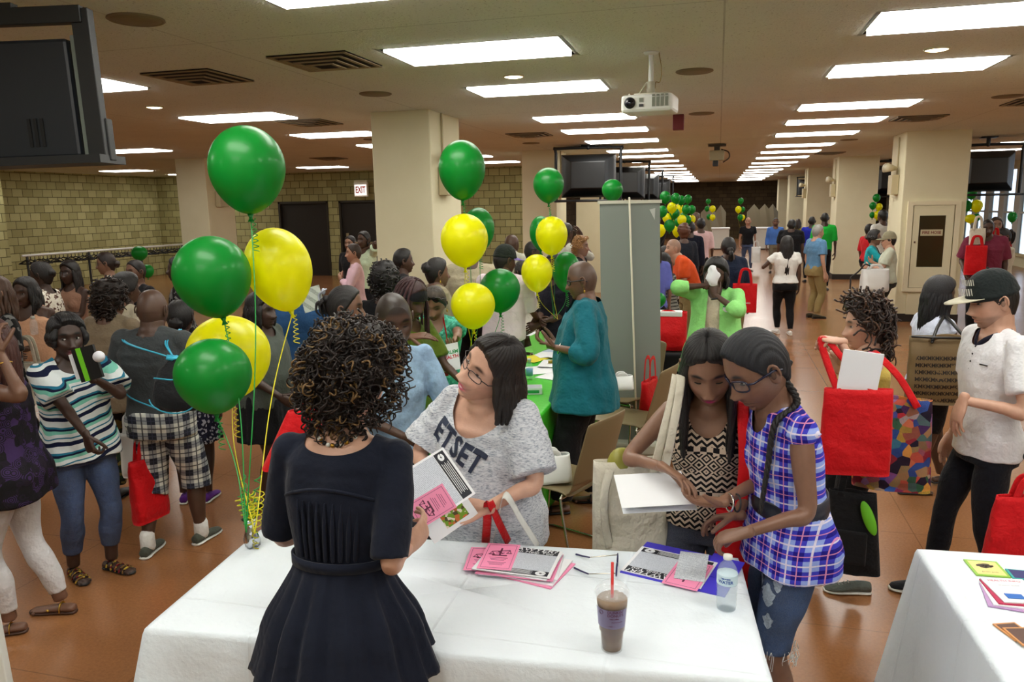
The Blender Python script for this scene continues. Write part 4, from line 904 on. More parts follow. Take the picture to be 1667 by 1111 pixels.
crt((-2.35, 25.0, 2.5), math.radians(8), 1.3, 'third black hanging television in the row above the grey banner'); crt((-2.35, 31, 2.5), math.radians(8), 1.3, 'fourth, smallest black hanging television above the grey banner')
p = WY(1606, 267, 15.5); crt((p[0], 15.5, 2.45), math.radians(-6), 1.15, 'black box television hanging right of the fire hose column')
p = WY(1440, 300, 23); crt((p[0]+.2, 23, 2.5), math.radians(-6), 1.25, 'black hanging television seen between the two right columns'); p = WY(1318, 300, 33); crt((p[0], 33, 2.5), .1, 1.0, 'distant thin black television beside the third right column')
# the near flat television, top left
P_ = lambda a, b, y: WY(a, b, y); tr = P_(128, 45, 2.75); bl = P_(0, 270, 2.75); cx_ = tr[0]-.66
r = empty('television', (cx_, 2.75, (tr[2]+bl[2])/2+.02), math.radians(15), 'big dark television seen from behind in a metal frame, top left corner', 'television'); r.rotation_euler.y = -.022
obj('shell', boxes(((-.08, 0, -.02), (1.18, .07, .50))), BKS, r, smooth=False, bevel=.015); obj('electronics_box', boxes(((-.28, -.06, -.12), (.62, .10, .24))), BK, r, smooth=False, bevel=.02)
obj('screen', boxes(((-.08, .04, -.02), (1.1, .01, .44))), plain('screen_glass', (70, 78, 76), .1), r, smooth=False)
g = G()
for row in range(2):
    for i in range(12): g.add(*box((-.22+.036*i, -.038, .11-.085*row), (.018, .008, .06)))
for i in range(3): g.add(*box((.30+.028*i, -.038, -.16), (.014, .008, .12)))
obj('vent_grille', g, plain('vent_black', (12, 12, 13), .7), r, smooth=False)
obj('side_bezel', boxes(((.545, .01, -.02), (.035, .10, .52))), plain('grey_green_bezel', (112, 120, 112), .5), r, smooth=False, bevel=.005)
obj('frame_upright', boxes(((.60, -.05, .02), (.075, .05, .64)), ((.60, -.02, -.2), (.09, .05, .18))), plain('gunmetal', (22, 23, 24), .5), r, smooth=False, bevel=.004)
obj('frame_top', boxes(((-.05, -.06, .315), (1.32, .05, .07)), ((.3, -.06, .355), (.05, .05, .03))), plain('gunmetal', (22, 23, 24), .5), r, smooth=False, bevel=.004)
obj('frame_shelf', boxes(((-.03, -.02, -.285), (1.34, .22, .035))), BK, r, smooth=False)
g = G(); g.add(*tube([(-.45, -.05, .34), (-.41, -.05, .60)], .03, 10)); obj('drop_pole', g, BK, r)
g = G(); g.add(*ellipsoid((-.12, -.08, .40), (.055, .045, .05))); obj('clamp_lamp', g, BK, r); g = G(); g.add(*tube(catmull([(-.14, -.12, .43), (-.05, -.15, .40), (-.10, -.15, .33), (-.2, -.13, .30)], 5), .004, 6)); obj('cable', g, plain('grey_cable', (140, 140, 130), .5), r)
# ------------------------------------------------------------------ tables
def cloth_table(corner, ux, uy, lx, ly, z, mat, label, cat='table', drop=.66, near_detail=False, seed=1, flare=.05, kick=None, cf=.05):
    """corner: near-left corner; ux, uy unit vectors; a folding table under a draped cloth"""
    ux, uy = np.array([*ux, 0.]), np.array([*uy, 0.]); c = np.array([corner[0], corner[1], 0.]); r = empty('folding_table', c+(ux*lx+uy*ly)/2, 0, label.replace('cloth over the', 'clothed').replace('cloth with sharp fold creases over the', 'clothed').split(',')[0], cat); base = np.array(r.location)
    g = G(); R = np.stack([ux, uy, [0, 0, 1]], 1); g.add(*box((0, 0, z-.022), (lx-.02, ly-.02, .03), R)); 
    obj('tabletop', g, plain('grey_table_top', (150, 150, 146), .6), r, smooth=False)
    for sx in (-1, 1):
        for sy in (-1, 1):
            a = ux*sx*(lx/2-.15)+uy*sy*(ly/2-.08); g = G(); g.add(*tube([a+[0, 0, 0.015], a+[0, 0, z-.04]], .013, 8)); obj('leg', g, plain('grey_steel', (90, 90, 92), .4), r)
    # cloth: perimeter rings from the top down to the hem
    n1, n2 = 60, 26; per = []; nr = []
    for t in np.linspace(0, 1, n1, endpoint=False): per.append((t*lx, 0)); nr.append((0, -1))
    for t in np.linspace(0, 1, n2, endpoint=False): per.append((lx, t*ly)); nr.append((1, 0))
    for t in np.linspace(0, 1, n1, endpoint=False): per.append((lx-t*lx, ly)); nr.append((0, 1))
    for t in np.linspace(0, 1, n2, endpoint=False): per.append((0, ly-t*ly)); nr.append((-1, 0))
    per = np.array(per); nr = np.array(nr, float); k = 5
    for _ in range(3): nr = (np.roll(nr, 1, 0)+nr+np.roll(nr, -1, 0))/3
    nr /= np.linalg.norm(nr, axis=1)[:, None]; N = len(per); s_ = np.arange(N)/N*2*PI; cd_ = np.minimum.reduce([np.hypot(per[:, 0]-a, per[:, 1]-b) for a in (0, lx) for b in (0, ly)]); rg = []
    ctr = np.array([lx/2, ly/2])
    for f in (.0, .35, .7, .93, .985): rg.append(np.hstack([ctr+(per-ctr)*max(f, .001), np.full((N, 1), z+.004)]))
    rg.append(np.hstack([per+nr*.004, np.full((N, 1), z+.001)]))
    rr = np.random.RandomState(seed); ph = rr.rand(4)*6
    for d in np.linspace(.02, 1, 14):
        fold = (np.sin(s_*17+ph[0])+.7*np.sin(s_*29+ph[1])+.5*np.sin(s_*43+ph[2]))*.014*d+cf*d*np.exp(-(cd_/.09)**2)+flare*d
        P = per+nr*(.008+fold)[:, None]; z_ = z-drop*d-.02*np.exp(-(cd_/.1)**2)*d
        rg.append(np.hstack([P, np.full((N, 1), 0)+z_[:, None]]))
    rg = [np.stack([(q[:, 0, None]*ux+q[:, 1, None]*uy+c)[:, 0], (q[:, 0, None]*ux+q[:, 1, None]*uy+c)[:, 1], q[:, 2]], 1) for q in rg]
    V, F = loft(rg, False); F = [tuple(f) for f in F]
    if kick is not None: V = kick(V)
    g = G(); g.add(V, F); o = obj('tablecloth', g, mat, label=label, cat='tablecloth'); o.modifiers.new('thick', 'SOLIDIFY').thickness = .0015; return o
def cloth_sheet_mat(name, col, crease=.5, rough=.55):
    m, t = newmat(name, col, rough); v, x, y, z = t.coords(); n = t.noise(v, 6, 4, .6)
    c = s2l(col); t.link(t.mix(n, tuple(k*.93 for k in c), c), t.b.inputs['Base Color'])
    fx = t.math('ABSOLUTE', t.math('SUBTRACT', t.math('FRACT', t.math('MULTIPLY', x, 1.9)), .5)); fy = t.math('ABSOLUTE', t.math('SUBTRACT', t.math('FRACT', t.math('MULTIPLY', y, 2.3)), .5))
    cr = t.math('MINIMUM', fx, fy); crk = t.math('SUBTRACT', 1, t.math('MINIMUM', t.math('MULTIPLY', cr, 60), 1)); t.bump(t.math('ADD', t.math('MULTIPLY', crk, .25), t.math('ADD', n, t.math('MULTIPLY', t.noise(v, 28, 4, .7), .3))), crease, .02); return m
WCL = cloth_sheet_mat('white_paper_cloth', (234, 243, 250)); GCL = cloth_sheet_mat('green_plastic_cloth', (70, 200, 40), .4, .4)
a5 = math.radians(5.2); UX, UY = (math.cos(a5), math.sin(a5)), (-math.sin(a5), math.cos(a5))
TC = np.array([-1.655, 1.775]); 
cloth_table(TC, UX, UY, 1.83, .72, .74, WCL, 'white cloth with sharp fold creases over the big foreground table', flare=.06, cf=.14)
def T1(px, py, z=.746): return WZ(px, py, z)
p0, p1, p2 = WZ(1534, 897, .74), WZ(1667, 905, .74), WZ(1660, 1111, .74)
cloth_table((.80, 1.35), (.998, .07), (-.04, .999), 1.5, 1.53, .74, WCL, 'white cloth over the table in the lower right corner, its corner folded out', seed=4, flare=.015, cf=.09)
cloth_table((-1.72, 3.75), (1., .02), (.02, 1.), .70, 2.4, .74, GCL, 'bright green cloth over the long table behind the woman in grey', seed=6, flare=.02)
cloth_table((-1.36, 7.2), (.99, .05), (.05, .99), .7, 2.0, .74, WCL, 'white cloth over the table left of the grey banner', seed=8, flare=.02)
GREENB, YELB, SILV = None, None, None
# ------------------------------------------------------------------ balloons
GL = latex('green_latex', (16, 158, 56)); YL = latex('yellow_latex', (250, 248, 0)); GR = plain('green_ribbon', (20, 150, 60), .3); YR = plain('yellow_ribbon', (225, 215, 20), .3)
def balloon(px, py, Y, wpx, col, label, group=None, tie=None, curl=True, tilt=0, q=1, hpx=None, Yt=None):
    c = WY(px, py, Y); dep = -(CAM_R.T@(c-np.array([0, 0, CAM_H])))[2]; R = wpx/2*dep/CAM_F
    H_ = (hpx/wpx if hpx else 1.15); r = empty('balloon', (0, 0, 0), 0, label, 'balloon', group); r.location = tuple(c)
    ns = 40 if q else 16; pr = []
    for t in np.linspace(.0, PI, 30 if q else 14):
        rr = math.sin(t); z = math.cos(t)
        if z < 0: rr = rr*(1-.16*(-z)**2.0); z = z*(1+.16)
        pr.append((max(R*rr, .0005), R*z*H_*.93))
    g = G(); g.add(*lathe(pr[::-1], ns)); zb = pr[-1][1]; Rt = rot('y', tilt); g.apply(lambda V: V@Rt.T); obj('envelope', g, GL if col == 'g' else YL, r)
    g = G(); g.add(*lathe([(.012, zb-.028), (.006, zb-.014), (.013, zb+.004)][::1], 10)); g.apply(lambda V: V@Rt.T); kn = (Rt@np.array([0, 0, zb-.014])); obj('knot', g, GL if col == 'g' else YL, r)
    rb = GR if col == 'g' else YR
    if tie is not None:
        t = np.asarray(tie)-c; n = 24; s_ = np.linspace(0, 1, n)[:, None]; P = kn*(1-s_)+t*s_; P[:, 0] += .02*np.sin(s_[:, 0]*PI*1.3)*(1 if col == 'g' else -1); g = G(); g.add(*tube(P, .0022, 5, up=(0, 1, 0), asp=1.0, round_ends=False)); obj('ribbon', g, rb, r)
    if curl:
        g = G(); L = R*.9; s_ = np.linspace(0, 1, 60); a = s_*2*PI*6; P = np.stack([kn[0]+.012+.010*np.cos(a)*(.4+s_), kn[1]+.010*np.sin(a), kn[2]-s_*L], 1); g.add(*tube(P, .0018, 5, round_ends=False)); obj('curled_ribbon', g, rb, r)
    return r
TIE1 = WZ(408, 868, .93); 
for a in [(402, 272, 2.55, 121, 'g', 'tallest green balloon of the left bunch, high under the ceiling', 141), (345, 447, 2.5, 122, 'g', 'green balloon low left in the big bunch, above the blue drawstring bag', 134), (453, 435, 2.75, 106, 'y', 'yellow balloon on the right side of the left bunch', 138),
          (372, 578, 2.85, 132, 'y', 'big yellow balloon half hidden behind the lowest green one', 138), (347, 609, 2.35, 121, 'g', 'lowest green balloon of the left bunch, in front of the man in plaid shorts', 124)]:
    balloon(*a[:6], tie=TIE1, hpx=a[6], tilt={453: -.25, 345: -.2}.get(a[0], 0))
TIE2 = WZ(800, 575, .80)+np.array([-.05, .7, 0]); TIE2 = WY(772, 600, 4.6)
for a in [(752, 274, 4.4, 76, 'g', 'highest green balloon of the middle bunch, beside the big column', 96), (756, 389, 4.35, 77, 'y', 'upper yellow balloon of the middle bunch', 87), (779, 372, 4.6, 52, 'g', 'green balloon hidden behind the upper yellow one of the middle bunch', 72),
          (814, 471, 4.55, 66, 'g', 'dark green balloon touching the lower yellow balloon of the middle bunch', 72), (770, 496, 4.3, 72, 'y', 'lower yellow balloon above the laughing woman', 76)]:
    balloon(*a[:6], tie=TIE2, hpx=a[6])
TIE3 = WY(905, 520, 6.6)
for a in [(893, 300, 6.3, 50, 'g', 'top green balloon of the third bunch, next to the second column', 57), (898, 382, 6.2, 52, 'y', 'upper yellow balloon of the third bunch', 63), (880, 378, 6.5, 36, 'g', 'green balloon peeking out left behind the upper yellow one of the third bunch', 56), (874, 443, 6.2, 51, 'y', 'lower yellow balloon of the third bunch', 62), (922, 441, 6.5, 46, 'g', 'green balloon behind the bald woman in teal', 66)]:
    balloon(*a[:6], tie=TIE3, hpx=a[6])
balloon(997, 309, 7.6, 34, 'g', 'green balloon rising above the grey banner', tie=WY(1000, 420, 7.6), hpx=36)
for a in [(1062, 411, 8.4, 20, 'g', 'green balloon peeking out right of the banner, upper one', 26), (1063, 442, 8.4, 20, 'y', 'yellow balloon peeking out from the right edge of the grey banner', 32), (1073, 488, 8.0, 22, 'g', 'green balloon low behind the banner above the red tote', 24),
          (227, 412, 10.5, 25, 'g', 'green balloon at the coat rack', 24), (240, 441, 10.2, 20, 'g', 'green balloon low behind the man at the coat rack', 22)]: balloon(*a[:6], hpx=a[6], curl=False, q=1)
cl = [(1083, 321, 18, 'g'), (1100, 323, 16, 'g'), (1109, 326, 14, 'g'), (1120, 324, 13, 'g'), (1078, 344, 17, 'g'), (1094, 338, 16, 'y'), (1098, 348, 17, 'g'), (1106, 340, 15, 'y'), (1117, 341, 14, 'g'), (1126, 341, 13, 'g'), (1086, 355, 15, 'y'), (1103, 356, 15, 'y'), (1110, 358, 15, 'y'), (1113, 352, 12, 'g'), (1119, 358, 13, 'g'), (1126, 357, 13, 'y'), (1090, 367, 18, 'g'), (1104, 362, 13, 'g'), (1074, 375, 19, 'y'), (1104, 376, 19, 'y')]
for i, (x, y, w_, c) in enumerate(cl): balloon(x, y, 13.5+.35*(i % 4), w_, c, '%s balloon in the dense cluster right of the grey banner' % ('green' if c == 'g' else 'yellow'), '%s balloons of the dense cluster' % ('green' if c == 'g' else 'yellow'), curl=False, q=0)
for i, (x, y, w_, c, Y) in enumerate([(1153, 328, 8, 'g', 27), (1151, 340, 8, 'g', 27), (1160, 340, 10, 'y', 26.8), (1154, 353, 8, 'g', 27), (1160, 354, 9, 'y', 26.8)]): balloon(x, y, Y, w_, c, 'tiny %s balloon in the left one of two bunches before the dark far wall' % ('green' if c == 'g' else 'yellow'), '%s balloons in the left far bunch' % ('green' if c == 'g' else 'yellow'), curl=False, q=0, tie=WY(1157, 375, 27) if i == 2 else None)
for i, (x, y, w_, c, Y) in enumerate([(1206, 327, 9, 'g', 27), (1202, 341, 10, 'y', 26.8), (1209, 341, 8, 'g', 27), (1205, 354, 9, 'g', 26.7), (1209, 354, 8, 'y', 27)]): balloon(x, y, Y, w_, c, 'tiny %s balloon in the right one of two bunches before the dark far wall' % ('green' if c == 'g' else 'yellow'), '%s balloons in the right far bunch' % ('green' if c == 'g' else 'yellow'), curl=False, q=0, tie=WY(1205, 375, 27) if i == 1 else None)
for i, (x, y, w_, c) in enumerate([(1427, 322, 12, 'g'), (1421, 335, 11, 'g'), (1431, 337, 11, 'y'), (1428, 350, 12, 'y'), (1420, 350, 9, 'g')]): balloon(x, y, 18.5, w_, c, '%s balloon seen in the gap left of the fire hose column' % ('green' if c == 'g' else 'yellow'), '%s balloons in the gap' % ('green' if c == 'g' else 'yellow'), curl=False, q=0)
for i, (x, y, w_, c, h) in enumerate([(1582, 315, 16, 'g', 19), (1575, 335, 13, 'g', 18), (1590, 335, 18, 'y', 21), (1580, 356, 18, 'y', 15), (1590, 354, 12, 'g', 13), (1648, 353, 14, 'g', 18)]): balloon(x, y, 16.5, w_, c, ['green balloon directly under the hanging television at right', 'green balloon cut by the column edge at right', 'yellow balloon under the television at right', 'flat yellow balloon behind the maroon-shirted man', 'small green balloon behind the lower yellow one at right', 'green balloon at the right picture edge column'][i], curl=False, q=0, hpx=h)
# balloon weight with curled ribbons on the table corner
wp = WZ(411, 890, .745); r = empty('balloon_weight', wp, 0, 'silver foil balloon weight with green and yellow curls on the table corner', 'balloon weight')
g = G(); g.add(*lathe([(.026, .002), (.030, .03), (.022, .06), (.009, .078), (.02, .095), (.03, .11)], 18)); V = g.V(); g.v = [V+vnormals(V, g.f)*wob(V, .003, 160, 4)[:, None]]; obj('foil_wrap', g, plain('silver_foil', (205, 208, 214), .18, 1), r)
for col, nm, m in ((0, 'green_curls', GR), (1, 'yellow_curls', YR)):
    g = G(); rr = np.random.RandomState(col+3)
    for i in range(7):
        s_ = np.linspace(0, 1, 50); a = s_*2*PI*rr.uniform(3, 6)+rr.rand()*6; b = rr.uniform(-.02, .02, 2); Lz = rr.uniform(.06, .17); z0 = rr.uniform(.06, .13); q = rr.uniform(.008, .018)
        g.add(*tube(np.stack([b[0]*(1+s_)+q*np.cos(a), b[1]*(1+s_)+q*np.sin(a), z0+Lz*s_], 1), .0022, 5, round_ends=False))
    s_ = np.linspace(0, 1, 40); a = s_*2*PI*4; g.add(*tube(np.stack([.03+.01*np.cos(a), -.02+.01*np.sin(a), .09-.085*s_], 1), .002, 5, round_ends=False)); obj(nm, g, m, r)
# ------------------------------------------------------------------ printed matter
NEWS = paper_mat('newsprint_columns', (150, 158, 172), (208, 214, 224), 210); WPAP = M['white_paper']; PINK = plain('pink_paper', (250, 150, 190), .6); BLK = plain('black_ink', (24, 28, 40), .6); PRNT = paper_mat('small_print', (120, 60, 90), (250, 150, 190), 150)
LBL = plain('white_ink', (235, 238, 242), .6)
def frame_on(V, o, x, y): return place_plane(V, o, x, y)
def quadg(x0, x1, y0, y1, z): return [(x0, y0, z), (x1, y0, z), (x1, y1, z), (x0, y1, z)], [(0, 1, 2, 3)]
def newsletter(o, x, y, w_, h_, label, group=None, up=None, curl=.0, rev=False, name='newsletter'):
    """folded newsletter, o centre, x, y unit axes (y towards the masthead)"""
    x, y = nrm(x), nrm(y); n = np.cross(x, y); r = empty(name, o, 0, label, 'leaflet', group)
    def P(V): return place_plane(np.asarray(V, float), (0, 0, 0), x, y)
    g = G(); V, F = box((0, 0, .001), (w_, h_, .002)); g.add(P(V), F); obj('pages', g, WPAP, r, smooth=False)
    m = .92
    g = G(); V, F = box((0, -.0, .0023), (w_*m, h_*.60, .0004)); g.add(P(V), F)
    pr = obj('print_area', g, NEWS, r, smooth=False)
    g = G(); V, F = box((0, h_*.385, .0024), (w_*m, h_*.19, .0005)); g.add(P(V), F); obj('black_band', g, BLK, r, smooth=False); g = G(); V, F = box((0, -h_*.385, .0024), (w_*m, h_*.155, .0005)); g.add(P(V), F); obj('black_band', g, BLK, r, smooth=False)
    g = G(); V, F = text_geo('LAWYER?', w_*.115, 0, 1.06, .2, .0003); g.add(P(V*np.array([1.25, 1, 1])+np.array([w_*.12, h_*.43, .0032])), F); V, F = text_geo('rs Can Help You', w_*.085, 0, 1.06, .2, .0002); g.add(P(V*np.array([1.1, 1, 1])+np.array([w_*.06, h_*.338, .0032])), F)
    for i in range(5): V, F = box((-.06*w_, -h_*(.335+.025*i), .003), (w_*(.62-.05*(i % 2)), h_*.008, .0004)); g.add(P(V), F)
    th = np.linspace(0, 2*PI, 20, endpoint=False)
    for rr_, tt in ((.055, .014), (.03, .01)): V, F = tube(np.stack([w_*.36+w_*rr_*np.cos(th), -h_*.385+w_*rr_*.8*np.sin(th), th*0+.003], 1), w_*tt, 4, round_ends=False); g.add(P(V*np.array([1, 1, .2])+np.array([0, 0, .0026])), F)
    obj('lettering', g, LBL, r, smooth=False); return r
def leaflet(o, x, y, w_, h_, label, group=None):
    x, y = nrm(x), nrm(y); r = empty('leaflet', o, 0, label, 'leaflet', group)
    def P(V): return place_plane(np.asarray(V, float), (0, 0, 0), x, y)
    g = G(); V, F = box((0, 0, .0005), (w_, h_, .001)); g.add(P(V), F); obj('sheet', g, PINK, r, smooth=False)
    g = G(); t = .0011
    for b in ((0, h_*.44), (0, -h_*.44)): V, F = box((b[0], b[1], .0012), (w_*.84, t, .0003)); g.add(P(V), F)
    for sx in (-1, 1): V, F = box((sx*w_*.42, 0, .0012), (t, h_*.88, .0003)); g.add(P(V), F)
    # scales-of-justice emblem: beam, column, dish chains
    for a, b, rad in (((-.26, .17), (.26, .24), .004), ((0, .05), (0, .30), .005), ((-.26, .17), (-.32, .07), .002), ((-.26, .17), (-.18, .07), .002), ((.26, .24), (.2, .12), .002), ((.26, .24), (.32, .12), .002), ((-.33, .065), (-.17, .065), .004), ((.19, .12), (.33, .12), .004), ((-.2, .03), (.2, .03), .006), ((-.12, .11), (.12, .13), .003), ((-.08, .18), (.08, .1), .004)):
        V, F = tube([(a[0]*w_, a[1]*h_, .0012), (b[0]*w_, b[1]*h_, .0012)], rad*1.2*h_/.2*.6, 6); V[:, 2] = .0014+(V[:, 2]-.0012)*.1; g.add(P(V), F)
    for i in range(6): V, F = box((0, -h_*(.06+.045*i+(.04 if i > 2 else 0)), .0012), (w_*(.55-.08*(i % 3)), h_*.010, .0003)); g.add(P(V), F)
    obj('print', g, plain('maroon_ink', (96, 24, 62), .6), r, smooth=False); return r
def axes(p, q, z=.746):
    d = WZ(*q, z)-WZ(*p, z); d[2] = 0; return nrm(d), np.linalg.norm(d)
def sheet(o, x, y, w_, h_, mat, label, cat='paper', group=None, name='paper_sheet', th=.0012):
    x, y = nrm(x), nrm(y); g = G(); V, F = box((0, 0, th/2), (w_, h_, th)); g.add(place_plane(V, (0, 0, 0), x, y), F); return obj(name, g, mat, None, label, cat, group, smooth=False, loc=tuple(float(k) for k in o))
# pile at the middle of the table
c0 = WZ(845, 923, .746); ux, _ = axes((785, 945), (880, 957)); uy = nrm(np.array([-ux[1], ux[0], 0]))
a = math.radians(0)
for i in range(6):
    an = [-.22, -.14, .10, .04, -.06, .03][i]; d = np.array([[.035, -.004], [.028, .0], [.012, .004], [.006, -.006], [-.004, 0], [0, 0]][i]); X = ux*math.cos(an)+uy*math.sin(an); Yv = -ux*math.sin(an)+uy*math.cos(an); o = c0+ux*d[0]+uy*d[1]+np.array([0, 0, .004*i])
    if i < 5: sheet(o, X, Yv, .27, .20, PINK if i in (0, 3) else WPAP, 'pink sheet showing its edge in the pile in the middle of the table' if i in (0, 3) else 'white newsletter edge under the top newsletter of the pile', 'leaflet', 'pink sheets in the pile' if i in (0, 3) else 'newsletters under the top one', 'newsletter', .0035)
newsletter(c0+np.array([0, 0, .0225]), ux, uy, .27, .205, 'top newsletter of the pile, black band reading Lawyer, lying mid-table')
b = c0-ux*.075+uy*.008+np.array([0, 0, .0258]); leaflet(b, nrm(ux*.96+uy*.1), nrm(uy*.96-ux*.10), .12, .20, 'pink leaflet with a black scales emblem lying on the top newsletter of the pile')
leaflet(c0-ux*.13+uy*.0+np.array([0, 0, .0135]), nrm(ux*.9+uy*.16), nrm(uy*.9-ux*.16), .12, .18, 'second pink leaflet sticking out at the left edge of the pile')
# right pile on a blue folder
c1 = WZ(1090, 925, .746); BLUE = plain('blue_folder', (70, 60, 210), .5)
ux2, _ = axes((1130, 945), (1030, 925)); ux2 = nrm(WZ(1020, 938, .746)-WZ(1120, 962, .746)); uy2 = nrm(np.cross([0, 0, 1], ux2))
o = sheet(c1+np.array([.045, .01, 0]), nrm(ux2), nrm(uy2), .36, .27, BLUE, 'blue paper folder under the newsletters beside the water bottle', 'folder', name='folder', th=.003)
newsletter(c1+np.array([0, 0, .004]), ux2, uy2, .28, .21, 'newsletter lying upside down on the blue folder')
leaflet(c1-ux2*.075+uy2*.03+np.array([0, 0, .0075]), ux2, uy2, .12, .20, 'pink leaflet partly covered on the blue folder')
sheet(c1-ux2*.07-uy2*.03+np.array([0, 0, .0095]), nrm(ux2*.97+uy2*.2), nrm(uy2*.97-ux2*.2), .10, .21, paper_mat('form_print', (130, 140, 160), (226, 232, 238), 130), 'narrow white form lying across the pink leaflet near the bottle', 'paper', name='form')
sheet(c1+np.array([.15, .05, .0035]), nrm(ux2), nrm(uy2), .05, .18, BLUE, 'second blue sheet under the pointing hand', 'folder', name='folder')
# eyeglasses on the table
r = empty('eyeglasses', WZ(985, 918, .746), 0, 'folded-open dark blue eyeglasses lying on the white cloth', 'eyeglasses'); L0 = np.array(r.location)
def tp(px, py, z): return WZ(px, py, .746+z)-L0
DB = plain('dark_blue_acetate', (28, 24, 80), .3); g = G(); th = np.linspace(0, 2*PI, 21)
pa, pb = tp(1006, 905, .022), tp(1003, 934, .022); mid_ = (pa+pb)/2; dd = (pb-pa); yv = np.array([0, 0, 1.])
for c in (pa+dd*.25, pa+dd*.78): g.add(*tube(np.stack([c[0]+dd[0]*.24*np.cos(th), c[1]+dd[1]*.24*np.cos(th), c[2]+.019*np.sin(th)], 1), .0022, 6, round_ends=False))
g.add(*tube([mid_-dd*.03, mid_+[0, 0, .004], mid_+dd*.05], .0022, 6)); obj('front_frame', g, DB, r)
for (A, B, C) in (((1004, 904, .03), (960, 908, .012), (938, 903, .006)), ((1001, 934, .03), (958, 935, .012), (935, 925, .006))):
    g = G(); a_, b_, c_ = tp(*A), tp(*B), tp(*C); g.add(*tube([b_, b_*.5+c_*.5+[0, 0, -.001], c_], [.0026, .003, .0035], 6)); t_ = obj('temple', g, DB, r); g = G(); g.add(*tube([a_, b_], .0019, 6)); obj('temple_metal', g, M['chrome'], t_)
g = G()
for c in (pa+dd*.25, pa+dd*.78): P = np.stack([c[0]+dd[0]*.23*np.cos(th[:-1]), c[1]+dd[1]*.23*np.cos(th[:-1]), c[2]+.018*np.sin(th[:-1])], 1); g.add(np.vstack([P, [c]]), [(i, (i+1) % 20, 20) for i in range(20)])
obj('lens', g, LENS, r)
# iced coffee cup
cp = WZ(996, 1056, .746); r = empty('iced_coffee_cup', cp, 0, 'tall clear plastic cup of iced coffee with a red straw at the table front', 'cup'); CLR = newmat('clear_cup_plastic', (240, 245, 250), .08)[0]; _b = CLR.node_tree.nodes['Principled BSDF']; _b.inputs['Alpha'].default_value = .14; _b.inputs['Specular IOR Level'].default_value = .9
hh = .168
g = G(); g.add(*lathe([(.028, .002), (.030, .0), (.033, .05), (.034, .058), (.037, .062), (.045, hh), (.047, hh+.003)], 40)); obj('cup_wall', g, CLR, r)
m_, t_ = newmat('iced_coffee', (96, 62, 44), .3); _v, _x, _y, _z = t_.coords(); t_.link(t_.ramp(t_.math('ADD', t_.math('MULTIPLY', _z, 5.5), t_.math('MULTIPLY', t_.noise(_v, 60, 2), .05)), [(.05, s2l((128, 94, 58))), (.38, s2l((88, 50, 34))), (.75, s2l((96, 58, 44)))]), t_.b.inputs['Base Color'])
g = G(); g.add(*lathe([(.027, .004), (.0315, .05), (.0325, .058), (.0355, .063), (.0425, hh-.018), (.0425, hh-.016), (.001, hh-.016)], 40)); obj('coffee', g, m_, r)
g = G(); g.add(*lathe([(.0420, hh-.030), (.0430, hh-.015), (.0400, hh-.010), (.001, hh-.011)], 40)); V = g.V(); g.v = [V+np.array([[0, 0, 1]])*wob(V, .0016, 200, 2)[:, None]]; obj('foam', g, plain('coffee_foam', (150, 122, 92), .6), r)
m_, t_ = newmat('printed_label_film', (150, 146, 190), .5); t_.b.inputs['Alpha'].default_value = .75; g = G(); ns_ = 60; th2 = np.linspace(-2.75, -.35, ns_); rg = []
for z_ in (.082, .140): rr_ = .0378+(z_-.062)*.0800+.0006; rg.append(np.stack([rr_*np.cos(th2), rr_*np.sin(th2), np.full(ns_, z_)], 1))
V = np.concatenate(rg); g.add(V, [(i, i+1, ns_+i+1, ns_+i) for i in range(ns_-1)]); lb_ = obj('label', g, m_, r)
g = G()
for s_, sz, x_, z_ in (('DUNKIN\'', .0115, .014, .134), ('DONUTS', .0115, .014, .124), ('iced coffee', .006, .010, .114), ('~~~~', .014, .018, .104), ('- - hot - -', .006, .0, .091)):
    V, F = text_geo(s_, sz, 0, 1, 0, .0002); V, F = subdiv(V, F, .004); rr_ = .0378+(V[:, 1]+z_-.062)*.08+.0012; an = -PI/2+.05+(V[:, 0]+x_)/rr_; g.add(np.stack([rr_*np.cos(an), rr_*np.sin(an), V[:, 1]+z_], 1), F)
th = np.linspace(0, 2*PI, 17); rr_ = .0445; an = -PI/2-.62+.13*np.cos(th); g.add(*tube(np.stack([rr_*np.cos(an), rr_*np.sin(an), .130+.006*np.sin(th)], 1), .0007, 4)); obj('lettering', g, plain('plum_ink', (90, 30, 70), .5), lb_)
g = G(); g.add(*lathe([(.0475, hh), (.050, hh+.004), (.0495, hh+.010), (.046, hh+.012), (.044, hh+.020), (.034, hh+.030), (.020, hh+.034), (.010, hh+.031), (.006, hh+.031)], 40)); obj('lid', g, CLR, r)
g = G(); g.add(*tube([(.0, 0, .03), (.0, .0, hh+.095)], .0042, 12, round_ends=False)); obj('straw', g, plain('red_straw', (215, 40, 36), .4), r)
# water bottle
cp = WZ(1182, 992, .746); r = empty('water_bottle', cp, 0, 'small clear water bottle under the pointing hand at the table edge', 'bottle'); WB = newmat('clear_bottle_plastic', (210, 225, 235), .06)[0]; _b = WB.node_tree.nodes['Principled BSDF']; _b.inputs['Alpha'].default_value = .2; _b.inputs['Specular IOR Level'].default_value = .9
pr = [(.022, .001), (.029, .004)]+[(.0300+(.0014 if i % 2 else -.0006), .012+.0085*i) for i in range(8)]+[(.031, .086), (.031, .125), (.030, .132), (.024, .148), (.014, .160), (.0125, .166), (.0125, .170)]; g = G(); g.add(*lathe(pr, 36)); obj('bottle_wall', g, WB, r)
g = G(); g.add(*lathe([(.020, .003), (.0285, .006), (.0285, .098), (.001, .098)], 30)); wm_ = newmat('water', (214, 230, 238), .05)[0]; wm_.node_tree.nodes['Principled BSDF'].inputs['Alpha'].default_value = .22; obj('water', g, wm_, r)
